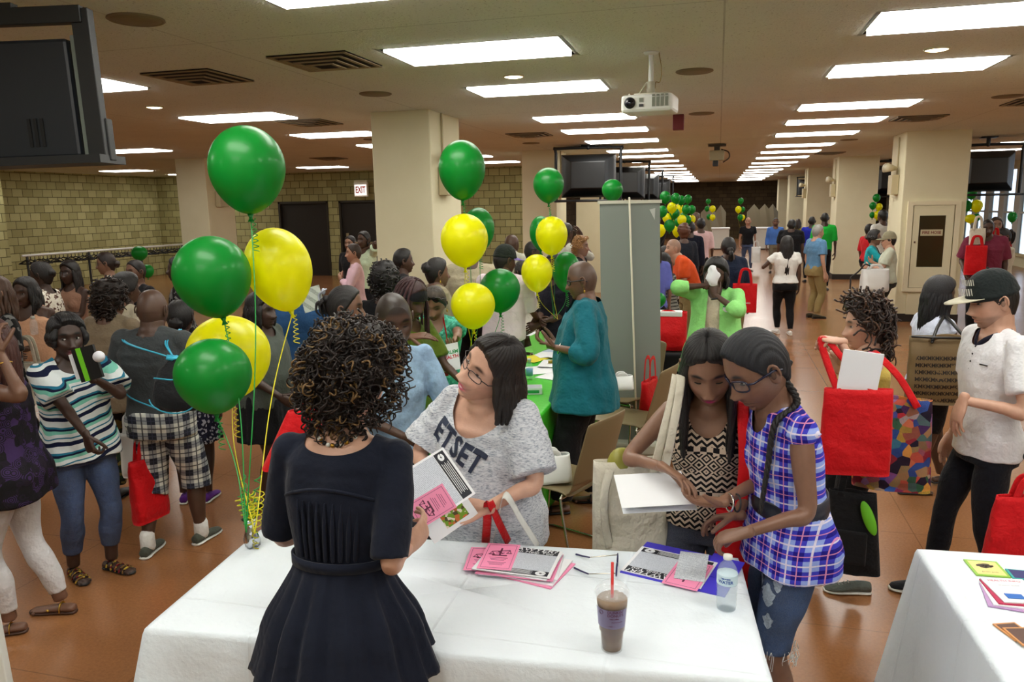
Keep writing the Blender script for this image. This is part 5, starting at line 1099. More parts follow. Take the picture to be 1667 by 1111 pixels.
g = G(); g.add(*lathe([(.0314, .090), (.0316, .091), (.0316, .122), (.0314, .123)], 36)); lb_ = obj('label', g, plain('label_pale_blue', (206, 228, 238), .5), r)
g = G()
for s_, sz, x_, z_ in (('WATER', .014, -.004, .103), ('PURE SPRING', .005, -.004, .114)): V, F = text_geo(s_, sz, 0, 1, 0, .0005); V, F = subdiv(V, F, .004); an = -PI/2-.05+(V[:, 0]+x_)/.032; g.add(np.stack([.0321*np.cos(an), .0321*np.sin(an), V[:, 1]+z_], 1), F)
obj('lettering', g, plain('blue_ink', (30, 80, 160), .5), lb_)
g = G(); g.add(*lathe([(.0135, .168), (.0140, .170), (.0140, .180), (.001, .181)], 20)); obj('cap', g, M['white_plastic'], r)
# lower right table: booklets
def at2(px, py, z=.747): return WZ(px, py, z)
x_ = np.array([.99, .10, 0]); y_ = np.array([-.12, .99, 0])
def booklet(px, py, w_, h_, base, inner, label, an=0, z=.0, lines=(), blob=None, n=None):
    X = x_*math.cos(an)+y_*math.sin(an); Yv = -x_*math.sin(an)+y_*math.cos(an); r = empty('booklet', at2(px, py)+[0, 0, z], 0, label, 'booklet')
    def P(V): return place_plane(V, (0, 0, 0), X, Yv)
    g = G(); V, F = box((0, 0, .002), (w_, h_, .004)); g.add(P(V), F); obj('cover', g, base, r, smooth=False)
    if inner is not None: g = G(); V, F = box((0, 0, .0042), (w_*.84, h_*.86, .0006)); g.add(P(V), F); obj('cover_picture', g, inner, r, smooth=False)
    if blob is not None: g = G(); V, F = ellipsoid((0, h_*.14, .0046), (w_*.26, h_*.14, .0005), 20, 8); V[:, :2] += wob(V, w_*.03, 900, 3)[:, None]; g.add(P(V), F); obj('cover_motif', g, blob, r)
    for (tx, ty, sz, s_, mt) in lines: V, F = text_geo(s_, sz, 0); g = G(); g.add(P(V+np.array([tx, ty, .0048])), F); obj('lettering', g, mt, r, smooth=False)
    return r
booklet(1606, 927, .105, .115, plain('lime_cover', (150, 200, 70), .5), plain('pale_orange_cover', (238, 220, 140), .5), 'lime green booklet with a brown motif at the back of the right table', -.05, 0, ((0, -.03, .010, 'garden guide', plain('brown_ink', (110, 90, 40), .6)),), plain('dark_brown_motif', (70, 58, 40), .6))
for i in range(4): booklet(1640+i*3, 975-i*2, .13, .16, [plain('lilac_paper', (190, 150, 200), .6), WPAP, plain('crimson_paper', (190, 30, 80), .6), WPAP][i], None, ['lilac flyer lowest in the fanned stack on the right table', 'white flyer in the fanned stack on the right table', 'crimson flyer edge in the fanned stack', 'white flyer with a crimson heading on top of the fanned stack'][i], -.25+.09*i, .004*i, () if i < 3 else ((0, .06, .016, 'HEALTH INFO', plain('crimson_ink', (200, 20, 90), .6)), (0, .03, .008, 'services for families', BLK)))
sheet(at2(1655, 985)+np.array([.0, .02, .017]), x_, y_, .05, .03, plain('blue_ink_block', (40, 110, 200), .6), 'small blue card on the fanned stack', 'card', name='card')
booklet(1667, 938, .09, .07, plain('teal_cover', (40, 170, 170), .5), plain('navy_cover', (40, 40, 110), .5), 'teal and navy brochure at the right picture edge', -.1)
booklet(1652, 1030, .07, .09, plain('orange_tan_cover', (215, 150, 90), .5), plain('photo_brown', (92, 60, 50), .5), 'tan brochure with a dark photo near the right picture edge', .25); booklet(1667, 1040, .07, .09, plain('orange_tan_cover', (215, 150, 90), .5), plain('photo_brown', (92, 60, 50), .5), 'tan brochure half outside the right picture edge', .15, .004)
# things on the green table
rr = np.random.RandomState(5); PC = [WPAP, plain('yellow_paper', (225, 215, 60), .6), plain('green_paper', (120, 200, 90), .6), plain('pale_blue_paper', (190, 205, 225), .6)]
gt = [(905, 612), (880, 603), (870, 585), (888, 578), (905, 570), (912, 555), (885, 560), (900, 595), (868, 572), (925, 565), (918, 583), (895, 545), (880, 548), (930, 548)]
for i, (px, py) in enumerate(gt):
    o = WZ(px, py, .748)+np.array([0, 0, .002*i]); an = rr.uniform(-.7, .7); sheet(o, (math.cos(an), math.sin(an), 0), (-math.sin(an), math.cos(an), 0), .2, .27, PC[[0, 0, 1, 0, 3, 0, 1, 0, 2, 0, 0, 1, 0, 3][i]], 'loose %s handout scattered on the green table' % ['white', 'yellow', 'green', 'pale blue'][[0, 0, 1, 0, 3, 0, 1, 0, 2, 0, 0, 1, 0, 3][i]], 'paper', '%s handouts on the green table' % ['white', 'yellow', 'green', 'pale blue'][[0, 0, 1, 0, 3, 0, 1, 0, 2, 0, 0, 1, 0, 3][i]], 'handout')
bp_ = WZ(868, 640, .745); r = empty('card_box', bp_, .25, 'small white card box with a green band on the green table', 'box')
g = boxes(slab(-.06, .06, -.05, .05, 0, .003), slab(-.06, .06, -.05, -.047, 0, .045), slab(-.06, .06, .047, .05, 0, .045), slab(-.06, -.057, -.05, .05, 0, .045), slab(.057, .06, -.05, .05, 0, .045)); obj('carton', g, M['white_paper'], r, smooth=False); obj('green_band', boxes(slab(-.04, .04, -.052, -.0505, .01, .03)), plain('green_print', (40, 160, 80), .6), r, smooth=False)
wb2 = WZ(862, 618, .745); r = empty('hand_sanitizer_bottle', wb2, 0, 'clear bottle with a blue label standing on the green table', 'bottle'); g = G(); g.add(*lathe([(.022, 0), (.026, .01), (.026, .10), (.012, .125), (.012, .135)], 20)); obj('bottle_wall', g, WB, r); g = G(); g.add(*lathe([(.0265, .03), (.0265, .08)], 20)); obj('label', g, plain('label_blue', (120, 170, 210), .5), r); g = G(); g.add(*lathe([(.014, .134), (.014, .155), (.005, .156)], 14)); obj('cap', g, M['white_plastic'], r)
lp = WZ(905, 592, .76); g = G()
for i in range(40): a = rr.uniform(0, 6.28, 3); s_ = np.linspace(0, 1, 9); g.add(*tube(np.stack([.06*np.cos(a[0]+s_*3)*rr.uniform(.5, 1), .035*np.sin(a[1]+s_*4), .012+.012*np.sin(a[2]+s_*5)+0*s_], 1), .0025, 4))
obj('lanyards', g, plain('mustard_cord', (170, 150, 40), .7), None, 'heap of mustard yellow lanyards on the green table', 'lanyards', loc=tuple(lp), kind='stuff')
# ------------------------------------------------------------------ grey pull-up banner, seen from behind
bb = WY(960, 330, 6.0); bt2 = WY(1057, 324, 6.0); bw_ = (bt2[0]-bb[0])/2; r = empty('pull_up_banner', ((bb[0]+bt2[0])/2+.08, 6.0, 0), math.radians(4), 'tall grey pull-up banner seen from its blank back, with a thin pole', 'banner')
H_ = bb[2]; Vb = [(-bw_, 0, H_), (bw_, 0, H_), (bw_+.04, 0, .1), (-bw_+.03, 0, .1)]; g = G(); g.add(np.array([Vb[3], Vb[2], Vb[1], Vb[0]]), [(0, 1, 2, 3)]); mb, tb = newmat('grey_banner_vinyl', (128, 134, 128), .55); _v, *_ = tb.coords(); tb.bump(tb.noise(_v, 1.2, 2), .3, .05); o = obj('banner_sheet', g, mb, r, smooth=False); o.modifiers.new('t', 'SOLIDIFY').thickness = .002
obj('top_rail', boxes(((0, 0, H_), (bw_*2+.03, .02, .025))), plain('aluminium', (196, 194, 178), .35), r, smooth=False); g = G(); g.add(*tube([(.0, -.05, H_+.03), (.08, -.06, .1)], .0075, 8)); obj('support_pole', g, plain('cream_pole', (226, 220, 200), .4), r); obj('base', boxes(((.04, 0, .05), (bw_*2+.06, .2, .1))), plain('aluminium', (196, 194, 178), .35), r, smooth=False, bevel=.02)
g = G(); g.add([(bw_*.66, -.004, H_-.06), (bw_*.85, -.004, H_-.05), (bw_*.84, -.004, H_-.14)], [(0, 2, 1)]); obj('tape', g, plain('silver_tape', (190, 192, 188), .25), r, smooth=False)
# ------------------------------------------------------------------ stacking chairs
def make_chair(loc, rz, label, group=None):
    r = empty('stacking_chair', loc, rz, label, 'chair', group); TP = M['tan_plastic']; n = 11
    def surf_(nm, fn, t_=.012):
        V = []; 
        for i in range(n):
            for j in range(n): V.append(fn(i/(n-1)*2-1, j/(n-1)))
        g = G(); g.add(V, [(i*n+j, (i+1)*n+j, (i+1)*n+j+1, i*n+j+1) for i in range(n-1) for j in range(n-1)]); o = obj(nm, g, TP, r); m = o.modifiers.new('t', 'SOLIDIFY'); m.thickness = t_; m.offset = 0; b = o.modifiers.new('s', 'SUBSURF'); b.levels = 1; b.render_levels = 1
    surf_('seat', lambda u, v: (.215*u*(1-.06*(1-v)), -.21+.42*v, .45-.012*(1-u*u)-.02*(v < .1)*1.0+.01*v))
    surf_('backrest', lambda u, v: (.215*u*(1-.05*v), .0-.205-.03-.10*v-.035*(1-u*u), .50+.36*v+.015*(v > .95)*(1-u*u)))
    g = G(); surf_('shell_bend', lambda u, v: (.21*u, -.195-.04*math.sin(v*PI/2), .448+.06*(1-math.cos(v*PI/2))))
    for sx in (-1, 1):
        g = G(); g.add(*tube(catmull([(sx*.20, .19, .44), (sx*.235, .20, .40), (sx*.245, .235, .014), (sx*.245, .19, .011), (sx*.245, -.22, .011), (sx*.245, -.26, .014), (sx*.225, -.18, .38), (sx*.20, -.17, .435)], 5), .0075, 8)); obj('sled_leg', g, M['chrome'], r)
    g = G(); g.add(*tube([(-.22, -.17, .42), (.22, -.17, .42)], .008, 8)); g.add(*tube([(-.22, .16, .42), (.22, .16, .42)], .008, 8)); obj('cross_rail', g, M['chrome'], r); return r
ch = WZ(905, 850, 0)
make_chair((-.86, 4.12, 0), math.radians(68), 'tan plastic chair with its back to the camera, right behind the laughing woman')
p = WZ(1035, 690, 0); make_chair((-.62, 5.45, 0), math.radians(75), 'tan plastic chair with a red tote behind it, right of the woman in teal')
p = WZ(1015, 640, 0); make_chair((-.72, 6.1, 0), math.radians(150), 'tan plastic chair turned sideways just in front of the grey banner')
p = WY(1105, 520, 7.4); make_chair((.0, 8.6, 0), math.radians(20), 'chair behind the woman in the lime green cardigan')
# ------------------------------------------------------------------ bags
REDF = cloth((206, 16, 24), .6, 20, .4, .1, 'red_nonwoven'); CANV = cloth((222, 216, 198), .85, 16, .6, .08, 'natural_canvas'); WPL = plain('white_plastic_film', (232, 234, 232), .35)
def tote(c, rz, w_, h_, d, mat, label, hl=.28, hw=.03, strapmat=None, name='tote_bag', top_pts=None, cat='bag', sag=.02, group=None, taper=.0, contents=None, one_side=False, seed=3, tilt=0.):
    """c: centre of the mouth; the body hangs down h_; handles rise to hl or to top_pts (world)"""
    r = empty(name, c, rz, label, cat, group); th = np.linspace(0, 2*PI, 40, endpoint=False); cs, sn = np.cos(th), np.sin(th); cx = np.sign(cs)*np.abs(cs)**.45; cy = np.sign(sn)*np.abs(sn)**.6; rg = []
    for t in np.linspace(0, 1, 14):
        dd = d*(.35+.65*math.sin(min(1, t*1.15)*PI/2)) if t < .93 else d*.75; ww = w_*(1-taper*(1-t)); z = -h_*t; P = np.stack([ww/2*cx, dd/2*cy, np.full(40, z)], 1); P[:, 1] += wob(P, .006, 18, seed); P[:, 0] += tilt*t; rg.append(P)
    V, F = loft(rg, False); F += [tuple(len(rg)*40-40+i for i in range(40))[::-1]]; g = G(); g.add(V, F); o = obj('bag_body', g, mat, r); m = o.modifiers.new('t', 'SOLIDIFY'); m.thickness = .003
    Ri = rot('z', -rz)
    for sy in ((-1, 1) if not one_side else (-1,)):
        a = np.array([-w_*.27, sy*d*.17, -.03]); b = np.array([w_*.27, sy*d*.17, -.03])
        top = (Ri@(np.asarray(top_pts)-np.asarray(c))) if top_pts is not None else np.array([0, sy*d*.08, hl]); t2 = top+np.array([0, sy*.012, 0])
        if top_pts is not None: P = catmull([a, a*.35+t2*.65+[-.012, 0, 0], t2+np.array([-.015, 0, 0.012]), t2+np.array([.015, 0, .012]), b*.35+t2*.65+[.012, 0, 0], b], 5)
        else: P = catmull([a, a+[.01, 0, hl*.6], [a[0]*.5, a[1], hl], [b[0]*.5, b[1], hl], b+[-.01, 0, hl*.6], b], 5)
        g = G(); e, ef = tube(P, hw/2, 8, up=(1, 0, 0) if top_pts is None else (1, 0, .3), asp=.12, round_ends=False); g.add(e, ef); obj('handle', g, strapmat or mat, r)
    if contents is not None: contents(r)
    return r
# ------------------------------------------------------------------ the people
DK = (.052, .026, .018); DK2 = (.085, .043, .028); MB = (.16, .078, .048); MD = (.26, .135, .085); LA = (.42, .22, .145); LT = (.58, .33, .23); AS = (.62, .36, .26)
BH = (.010, .008, .008); BR = (.030, .016, .010); GH = (.30, .29, .27)
white = cloth((226, 226, 222)); black = cloth((22, 22, 26)); navy = cloth((24, 28, 44)); jeans = denim_mat('blue_denim', (38, 62, 104)); khaki = cloth((150, 132, 88)); cream_c = cloth((206, 196, 170))
def AW(px, py, Y, **k): return dict(w=True, t=WY(px, py, Y), **k)
fold = lambda s, z=1.12: dict(t=(s*-.02, .24, z), pole=(s*.6, -.5, -1), n=(0, -1, 0))
up = lambda s, z=1.35: dict(t=(s*.08, .22, z), pole=(s*.5, .1, -1), n=(0, -1, 0))
fwd = lambda s, z=1.0: dict(t=(s*.16, .36, z), pole=(s*.4, -1, -.3), n=(0, 0, -1))
P = {}
# --- the woman in the navy dress, back to us
DRESS = cloth((22, 27, 42), .9, 9, .5, .15, 'navy_dress_cloth')
P['F1'] = Person('person seen from behind in a navy dress, with big dark curly hair, at the table', Y=1.93, hc=(573, 598), face=2, fem=True, q=2, skin=LT, fat=.90, lean=15, head=(-8, 14, 4), hs=1.04,
    hair=dict(s='curly', c=(.016, .010, .008), hl=(.20, .115, .04), hlp=.15, n=1500, t=.062, size=.012, r=.0032, ext=.02, wide=1.15, low=True, hang=.0, seed=5),
    R=AW(664, 892, 1.97, pole=(.15, -.7, -1.2), f=(.25, .8, .3), n=(-1, .2, 0), curl=[.5, .6, .7, .75], thumb=.75), L=dict(t=(-.17, .30, 1.02), pole=(-.5, -1, -.6), n=(0, 0, -1), curl=.4),
    top=dict(m=DRESS, sleeve=.47, sflare=.010, hem=.615, ease=.013, neck=(.105, .05, .045), wr=.003, name='dress_top'), skirt=dict(m=DRESS, z0=.43, z1=.635, flare=.10, pleat=.011, n=15, ease=.010, name='dress_skirt'), bottom=dict(m=cloth((128, 120, 108)), ease=.004))
# --- the laughing woman
P['F2'] = Person('laughing person with glasses in a grey ETSET jersey holding newsletters behind the table', Y=2.76, hc=(797, 587), face=165, fem=True, q=2, skin=AS, fat=1.30, lean=6, side=-6, head=(-22, -8, -34), hs=1.22, bust=1.15,
    hair=dict(s='bob', c=(.012, .008, .007), part=-.012, L=.15, a=1.22, push=-.012, t=.016, line=-.004), eyes=dict(open=.45, gaze=(.4, .3)), glasses=dict(w=.024, h=.012, r=.0014, m=plain('dark_brown_metal', (40, 26, 26), .3)), faceopt=dict(smile=1, lips=(.62, .045, .16), brow=(.06, .03, .02)),
    L=AW(792, 828, 2.50, pole=(1, .2, -.8), f=(-1, -.15, .02), n=(.1, -.6, .5), curl=[.35, .4, .5, .5], thumb=.2), R=AW(700, 795, 2.62, pole=(-1, .5, -.5), f=(.3, -.8, -.1), n=(.6, 0, .6), curl=.3),
    top=dict(m=heather_mat(), sleeve=.42, sflare=.03, hem=.44, ease=.024, loose=1, flare=.02, neck=(.132, .115, .045), wr=.005, fold=.003), bottom=dict(m=cloth((120, 118, 112))), shoes=dict(s='sneaker', m=black, sole=M['white_plastic']))
# --- the two at the right of the table
P['R4'] = Person('person in a black and cream tribal print tank, straight black hair, reading a sheet', Y=2.86, hc=(1155, 583), face=176, fem=True, q=2, skin=MD, lean=9, head=(4, 32, 4), bust=1.08, hs=1.18,
    hair=dict(s='long', c=BH, L=.30, part=0, a=1.05, t=.012, spread=.0, push=-.004, r=.013), eyes=dict(open=.1, lash=1.4), faceopt=dict(lips=(.48, .02, .16)),
    R=AW(1082, 762, 2.66, pole=(-1, .25, -.6), f=(.75, -.45, -.25), n=(.0, -.4, -.9), curl=[.25, .3, .35, .4], spread=.12, thumb=.3), L=AW(1172, 818, 2.62, pole=(.9, .3, -.6), f=(-.9, -.35, .1), n=(-.2, -.2, 1), curl=[.3, .35, .4, .5], thumb=.5),
    top=dict(m=tribal_mat(), tank=True, hem=.50, ease=.010, neck=(.088, .115, .05), wr=.002), bottom=dict(m=denim_mat('dark_denim', (26, 36, 62)), tuck=False))
PLAID = plaid_mat('blue_plaid_cotton', (150, 170, 236), (30, 22, 130), (62, 62, 190), (236, 226, 240), 15, 15, (232, 150, 190))
P['R5'] = Person('person in sleeveless blue plaid shirt and glasses leaning over the table, pointing down', Y=2.70, hc=(1232, 584), face=112, fem=True, q=2, skin=(.20, .10, .064), lean=17, hs=1.16, head=(6, 32, 0), legs=((-.10, .02), (.10, -.06)),
    hair=dict(s='back', c=(.008, .009, .014), swept=True, t=.010, line=.002), eyes=dict(open=.2, lash=1.3), glasses=dict(w=.026, h=.018, r=.0026, m=plain('navy_acetate', (24, 24, 50), .25)), faceopt=dict(lips=(.22, .09, .07)),
    L=AW(1212, 868, 2.42, pole=(.9, .1, -1), f=(-.85, .15, -.35), n=(-.2, .2, -1), curl=[.55, .85, .9, .9], thumb=.7), R=AW(1200, 840, 2.72, pole=(.3, 1, -.8), f=(-1, 0, -.2), n=(0, -.5, -1), curl=.5),
    top=dict(m=PLAID, tank=False, sleeve=.02, sflare=.012, hem=.46, ease=.013, flare=.025, loose=.3, neck=(.058, .06, .01), wr=.003), bottom=dict(m=denim_mat('washed_denim', (30, 58, 98)), len=.50, ease=.012), bare_legs=True)
# --- the people at the right
P['R1'] = Person('person with long dark curls in a yellow tank holding up a red tote', Y=4.05, hc=(1408, 520), face=88, fem=True, q=1, skin=LT, fat=1.12, head=(8, 6, 0),
    hair=dict(s='curly', c=(.022, .012, .009), hl=(.09, .045, .025), n=700, t=.045, size=.013, r=.0055, ext=.09, low=True, hang=.13, curl_len=2.4, seed=8), eyes=dict(open=.5), faceopt=dict(lips=(.45, .15, .12)), legs=((-.10, -.02), (.10, .22)),
    L=AW(1368, 556, 3.72, pole=(.3, -.6, -.8), f=(-.95, -.2, .15), n=(.0, .2, -1), curl=1.15, thumb=.9), R=AW(1362, 600, 4.25, pole=(.2, .4, -1), f=(-.6, 0, .8), n=(0, -1, 0), curl=.9),
    top=dict(m=cloth((196, 172, 84)), tank=True, hem=.49, ease=.010, neck=(.085, .09, .05)), bottom=dict(m=black, len=.95), shoes=dict(s='sneaker', m=cloth((92, 98, 92)), sole=M['white_plastic'], laces=plain('grey_lace', (150, 150, 145), .6)))
P['R2'] = Person('person in a white fitted tee and black shorts with a tan monogram bag', Y=5.6, hc=(1531, 474), face=-72, fem=True, q=1, skin=DK2, fat=1.05, head=(-8, 4, 0), legs=((-.10, .22), (.08, -.16)),
    hair=dict(s='long', c=(.010, .009, .012), L=.24, a=1.3, t=.022, spread=.01, push=-.0), eyes=dict(open=.7), R=dict(t=(.14, .30, 1.06), pole=(.6, -.8, -.9), n=(-1, 0, 0), curl=.7), bust=1.25,
    top=dict(m=cloth((212, 218, 238)), sleeve=.12, hem=.49, ease=.011, neck=(.095, .07, .05)), bottom=dict(m=black, len=.42, ease=.010, waist=.52), bare_legs=True, shoes=dict(s='sandal', m=M['black_metal'], thong=True, straps=()))
P['R3'] = Person('person in a white henley, black trousers and a dark snapback cap, walking left', Y=4.0, hc=(1617, 474), face=104, q=2, hs=1.06, skin=LT, fat=.94, head=(-6, 14, 0), legs=((-.10, -.10), (.10, .18)),
    hair=dict(s='short', c=(.014, .010, .009), t=.008), eyes=dict(open=.35), faceopt=dict(beard=(.45, (.03, .02, .016)), brow=(.02, .012, .01)), L=AW(1568, 652, 3.80, pole=(.8, -.2, .0), f=(-.25, 0, -1), n=(1, .3, 0), curl=.25),
    top=dict(m=cloth((228, 228, 232)), sleeve=.34, hem=.475, ease=.017, sflare=.016, neck=(.066, .055, .01)), bottom=dict(m=cloth((20, 22, 30)), ease=.008), shoes=dict(s='sneaker', m=black, sole=M['white_plastic']))
# --- middle
P['T'] = Person('person with shaved head and glasses in a long teal linen jacket', Y=4.75, hc=(947, 445), face=98, fem=True, q=1, skin=MB, fat=1.14, lean=-2, head=(0, 10, 0), legs=((-.10, .16), (.10, -.10)),
    eyes=dict(open=.5), glasses=dict(w=.024, h=.014, r=.003), faceopt=dict(stubble=(.55, (.07, .055, .045))), L=AW(903, 566, 4.52, pole=(.8, -.7, -.7), f=(-.9, -.1, .25), n=(0, .5, 1), curl=.6), R=AW(905, 560, 4.9, pole=(.6, .8, -.8), f=(-1, 0, .2), n=(0, -.5, 1), curl=.5),
    top=dict(m=cloth((22, 104, 118), .8, 9, .9, .2, 'teal_linen'), sleeve=.80, sflare=.014, hem=.43, ease=.022, loose=.9, flare=.045, neck=(.058, .08, .0), wr=.006, name='jacket'), bottom=dict(m=black, fit=1.45, len=.96, ease=.02), shoes=dict(s='sandal', m=M['black_metal'], thong=True, straps=(.05,)))
P['M4'] = Person('person with close shaved head in pale denim shirt behind the curly hair', Y=3.35, hc=(640, 508), face=-138, q=2, skin=DK2, lean=8, hs=1.14, head=(-4, 18, 4), fem=True, fat=1.0,
    eyes=dict(open=.15, lash=1.3), faceopt=dict(stubble=(.8, (.022, .020, .018)), lips=(.16, .065, .06)), L=dict(t=(-.20, .28, .95), pole=(-.8, -.6, -.5)), R=dict(t=(.02, .26, 1.0), pole=(.8, -.3, -.8)),
    top=dict(m=denim_mat('pale_chambray', (150, 186, 222)), sleeve=.62, sflare=.012, hem=.50, ease=.015, loose=.4, neck=(.06, .07, .01)), bottom=dict(m=navy))
P['M3'] = Person('person in a white tee with hair clipped up, reaching an arm across to the right', Y=3.95, hc=(563, 492), face=-68, fem=True, q=1, skin=MB, fat=1.25, lean=24, head=(-8, 2, 0), hs=1.08, hair=dict(s='pony', c=BH, bp=(0, -.10, .055), br=.026, L=.09, t=.009, swept=True, out=.03), eyes=dict(open=.7),
    L=AW(712, 551, 3.98, pole=(0, .3, -1), f=(1, .05, .12), n=(0, .3, -1), curl=[.2, .3, .35, .4], thumb=.3), R=dict(t=(.25, .20, .86), pole=(.6, -1, -.4)),
    top=dict(m=white, sleeve=.42, sflare=.02, hem=.49, ease=.018, loose=.8, neck=(.07, .05, .02)), bottom=dict(m=black), shoes=dict(s='sneaker', m=black))
P['M6'] = Person('person with dark red cornrow braids under a black headband, looking down', Y=4.2, hc=(668, 478), face=-110, fem=True, q=1, skin=DK2, head=(0, 22, 0), hair=dict(s='braids', c=(.045, .018, .020), L=.22, t=.010), L=fwd(-1), R=fwd(1), top=dict(m=cloth((92, 110, 32)), sleeve=.4, neck=(.07, .05, .02)), bottom=dict(m=black))
P['M5'] = Person('person with a round black afro, back to us, behind the shaved-head person', Y=5.3, hc=(626, 450), face=10, fem=True, q=0, skin=DK, hair=dict(s='curly', c=BH, n=160, t=.04, r=.006), top=dict(m=black, sleeve=.5), bottom=dict(m=black))
P['M7'] = Person('person in a green lace top with sunglasses pushed up on the head, holding flyers', Y=5.0, hc=(707, 488), face=-160, fem=True, q=1, skin=MD, fat=1.15, head=(-14, 30, -4), hair=dict(s='back', c=(.030, .020, .012), t=.014, hl=(.1, .07, .04)), eyes=dict(open=.1), faceopt=dict(lips=(.35, .12, .1)),
    L=AW(735, 575, 4.45, pole=(.8, 0, -1), n=(-.3, .3, 1), curl=.5), R=AW(690, 590, 4.45, pole=(-.8, 0, -1), n=(.3, .3, 1), curl=.5), top=dict(m=blotch_mat('sea_green_lace', [(70, 170, 140), (90, 190, 160), (54, 140, 116)], 60), sleeve=.3, neck=(.07, .10, .03), hem=.5), bottom=dict(m=black))
P['M8'] = Person('person with cropped black hair in profile, in front of the big column', Y=7.0, hc=(657, 419), face=-60, q=0, skin=DK2, hair=dict(s='short', c=BH), top=dict(m=black, sleeve=.3), bottom=dict(m=black))
P['M9'] = Person('person with braided updo and hoop earrings in a taupe blouse, between column and yellow balloon', Y=5.9, hc=(712, 437), face=-50, fem=True, q=1, skin=MB, fat=1.2, hair=dict(s='bun', c=BH, bp=(0, -.085, .045), br=.055, t=.012), top=dict(m=cloth((140, 130, 104)), sleeve=.6, loose=.8, hem=.5), bottom=dict(m=black))
P['M10'] = Person('person in a loose khaki shirt, head hidden behind the upper yellow balloon', Y=7.1, hc=(768, 405), face=5, q=0, skin=DK2, fat=1.3, hair=dict(s='short', c=BH), top=dict(m=cloth((176, 166, 140)), sleeve=.5, loose=1), bottom=dict(m=black))
P['M11'] = Person('person in a pale pink shirt and backward black cap with a lilac brim', Y=6.4, hc=(822, 416), face=-10, q=1, skin=DK2, fat=1.1, head=(-35, 6, 0), hair=dict(s='short', c=BH), R=fwd(1), L=fwd(-1), top=dict(m=cloth((216, 200, 206)), sleeve=.5, loose=.8, sflare=.03), bottom=dict(m=cloth((60, 60, 58))))
P['M12'] = Person('tall person with a bald brown head and beard, behind the black cap', Y=9.0, hc=(833, 392), face=-30, q=0, skin=DK2, fat=1.3, faceopt=dict(beard=(.8, (.01, .01, .01))), top=dict(m=cloth((200, 200, 184)), sleeve=.5), bottom=dict(m=black))
P['M13'] = Person('person with fade haircut and glasses between the cap and the green balloon', Y=8.4, hc=(868, 405), face=-70, q=0, skin=DK2, hair=dict(s='short', c=BH, t=.008), glasses={}, top=dict(m=black, sleeve=.5), bottom=dict(m=black))
P['M14'] = Person('person in a grey-white shirt behind the yellow balloon of the third bunch', Y=9.6, hc=(921, 373), face=-30, q=0, skin=DK2, hair=dict(s='short', c=BH), R=up(1, 1.5), top=dict(m=cloth((196, 196, 184)), sleeve=.5), bottom=dict(m=black))
P['M15'] = Person('person with short ginger curls in profile at the left edge of the banner', Y=9.4, hc=(946, 397), face=-95, fem=True, q=1, skin=MD, hair=dict(s='curly', c=(.30, .15, .05), n=170, t=.03, r=.006, hl=(.4, .22, .08)), top=dict(m=black, sleeve=.5), bottom=dict(m=black))
P['M16'] = Person('person in dark clothes handling papers behind the yellow balloons, left of the teal jacket', Y=6.9, hc=(903, 428), face=150, fem=True, q=0, skin=DK2, fat=1.15, hair=dict(s='long', c=BH, L=.2), L=fold(-1, 1.0), R=fold(1, 1.05), top=dict(m=cloth((26, 26, 40)), sleeve=.5), bottom=dict(m=black))
P['M17'] = Person('person in an olive top bent over a bag behind the green middle balloon', Y=7.6, hc=(850, 440), face=60, fem=True, q=0, skin=DK2, hair=dict(s='bun', c=BH), L=fwd(-1, .95), R=fwd(1, .95), top=dict(m=cloth((214, 210, 196)), sleeve=.4), bottom=dict(m=cloth((90, 92, 70))))
P['M1'] = Person('person in a pale pink button shirt with one arm folded up, by the dark doors', Y=8.9, hc=(575, 408), face=122, q=1, skin=LA, head=(0, 0, 0), hair=dict(s='short', c=BR, t=.008), L=dict(t=(-.02, .2, 1.22), pole=(-1, 0, -1), n=(0, -1, 0), curl=.6), R=fold(1, 1.0), top=dict(m=cloth((226, 190, 204)), sleeve=.95, sflare=.006, loose=.7, neck=(.05, .05, .01)), bottom=dict(m=black))
P['M2'] = Person('person in a pale green-white tee holding a phone to the ear by the double doors', Y=10.2, hc=(592, 386), face=160, fem=True, q=1, skin=DK2, hair=dict(s='short', c=BH), L=dict(t=(-.14, .02, 1.50), pole=(-1, .2, -.6), n=(1, 0, 0), curl=.8), top=dict(m=cloth((206, 226, 196)), sleeve=.3, sflare=.02), bottom=dict(m=black))
P['M2b'] = Person('person with cropped hair half hidden behind the pink shirt', Y=10.9, hc=(570, 393), face=170, q=0, skin=MD, hair=dict(s='short', c=BH), top=dict(m=black, sleeve=.5), bottom=dict(m=black))
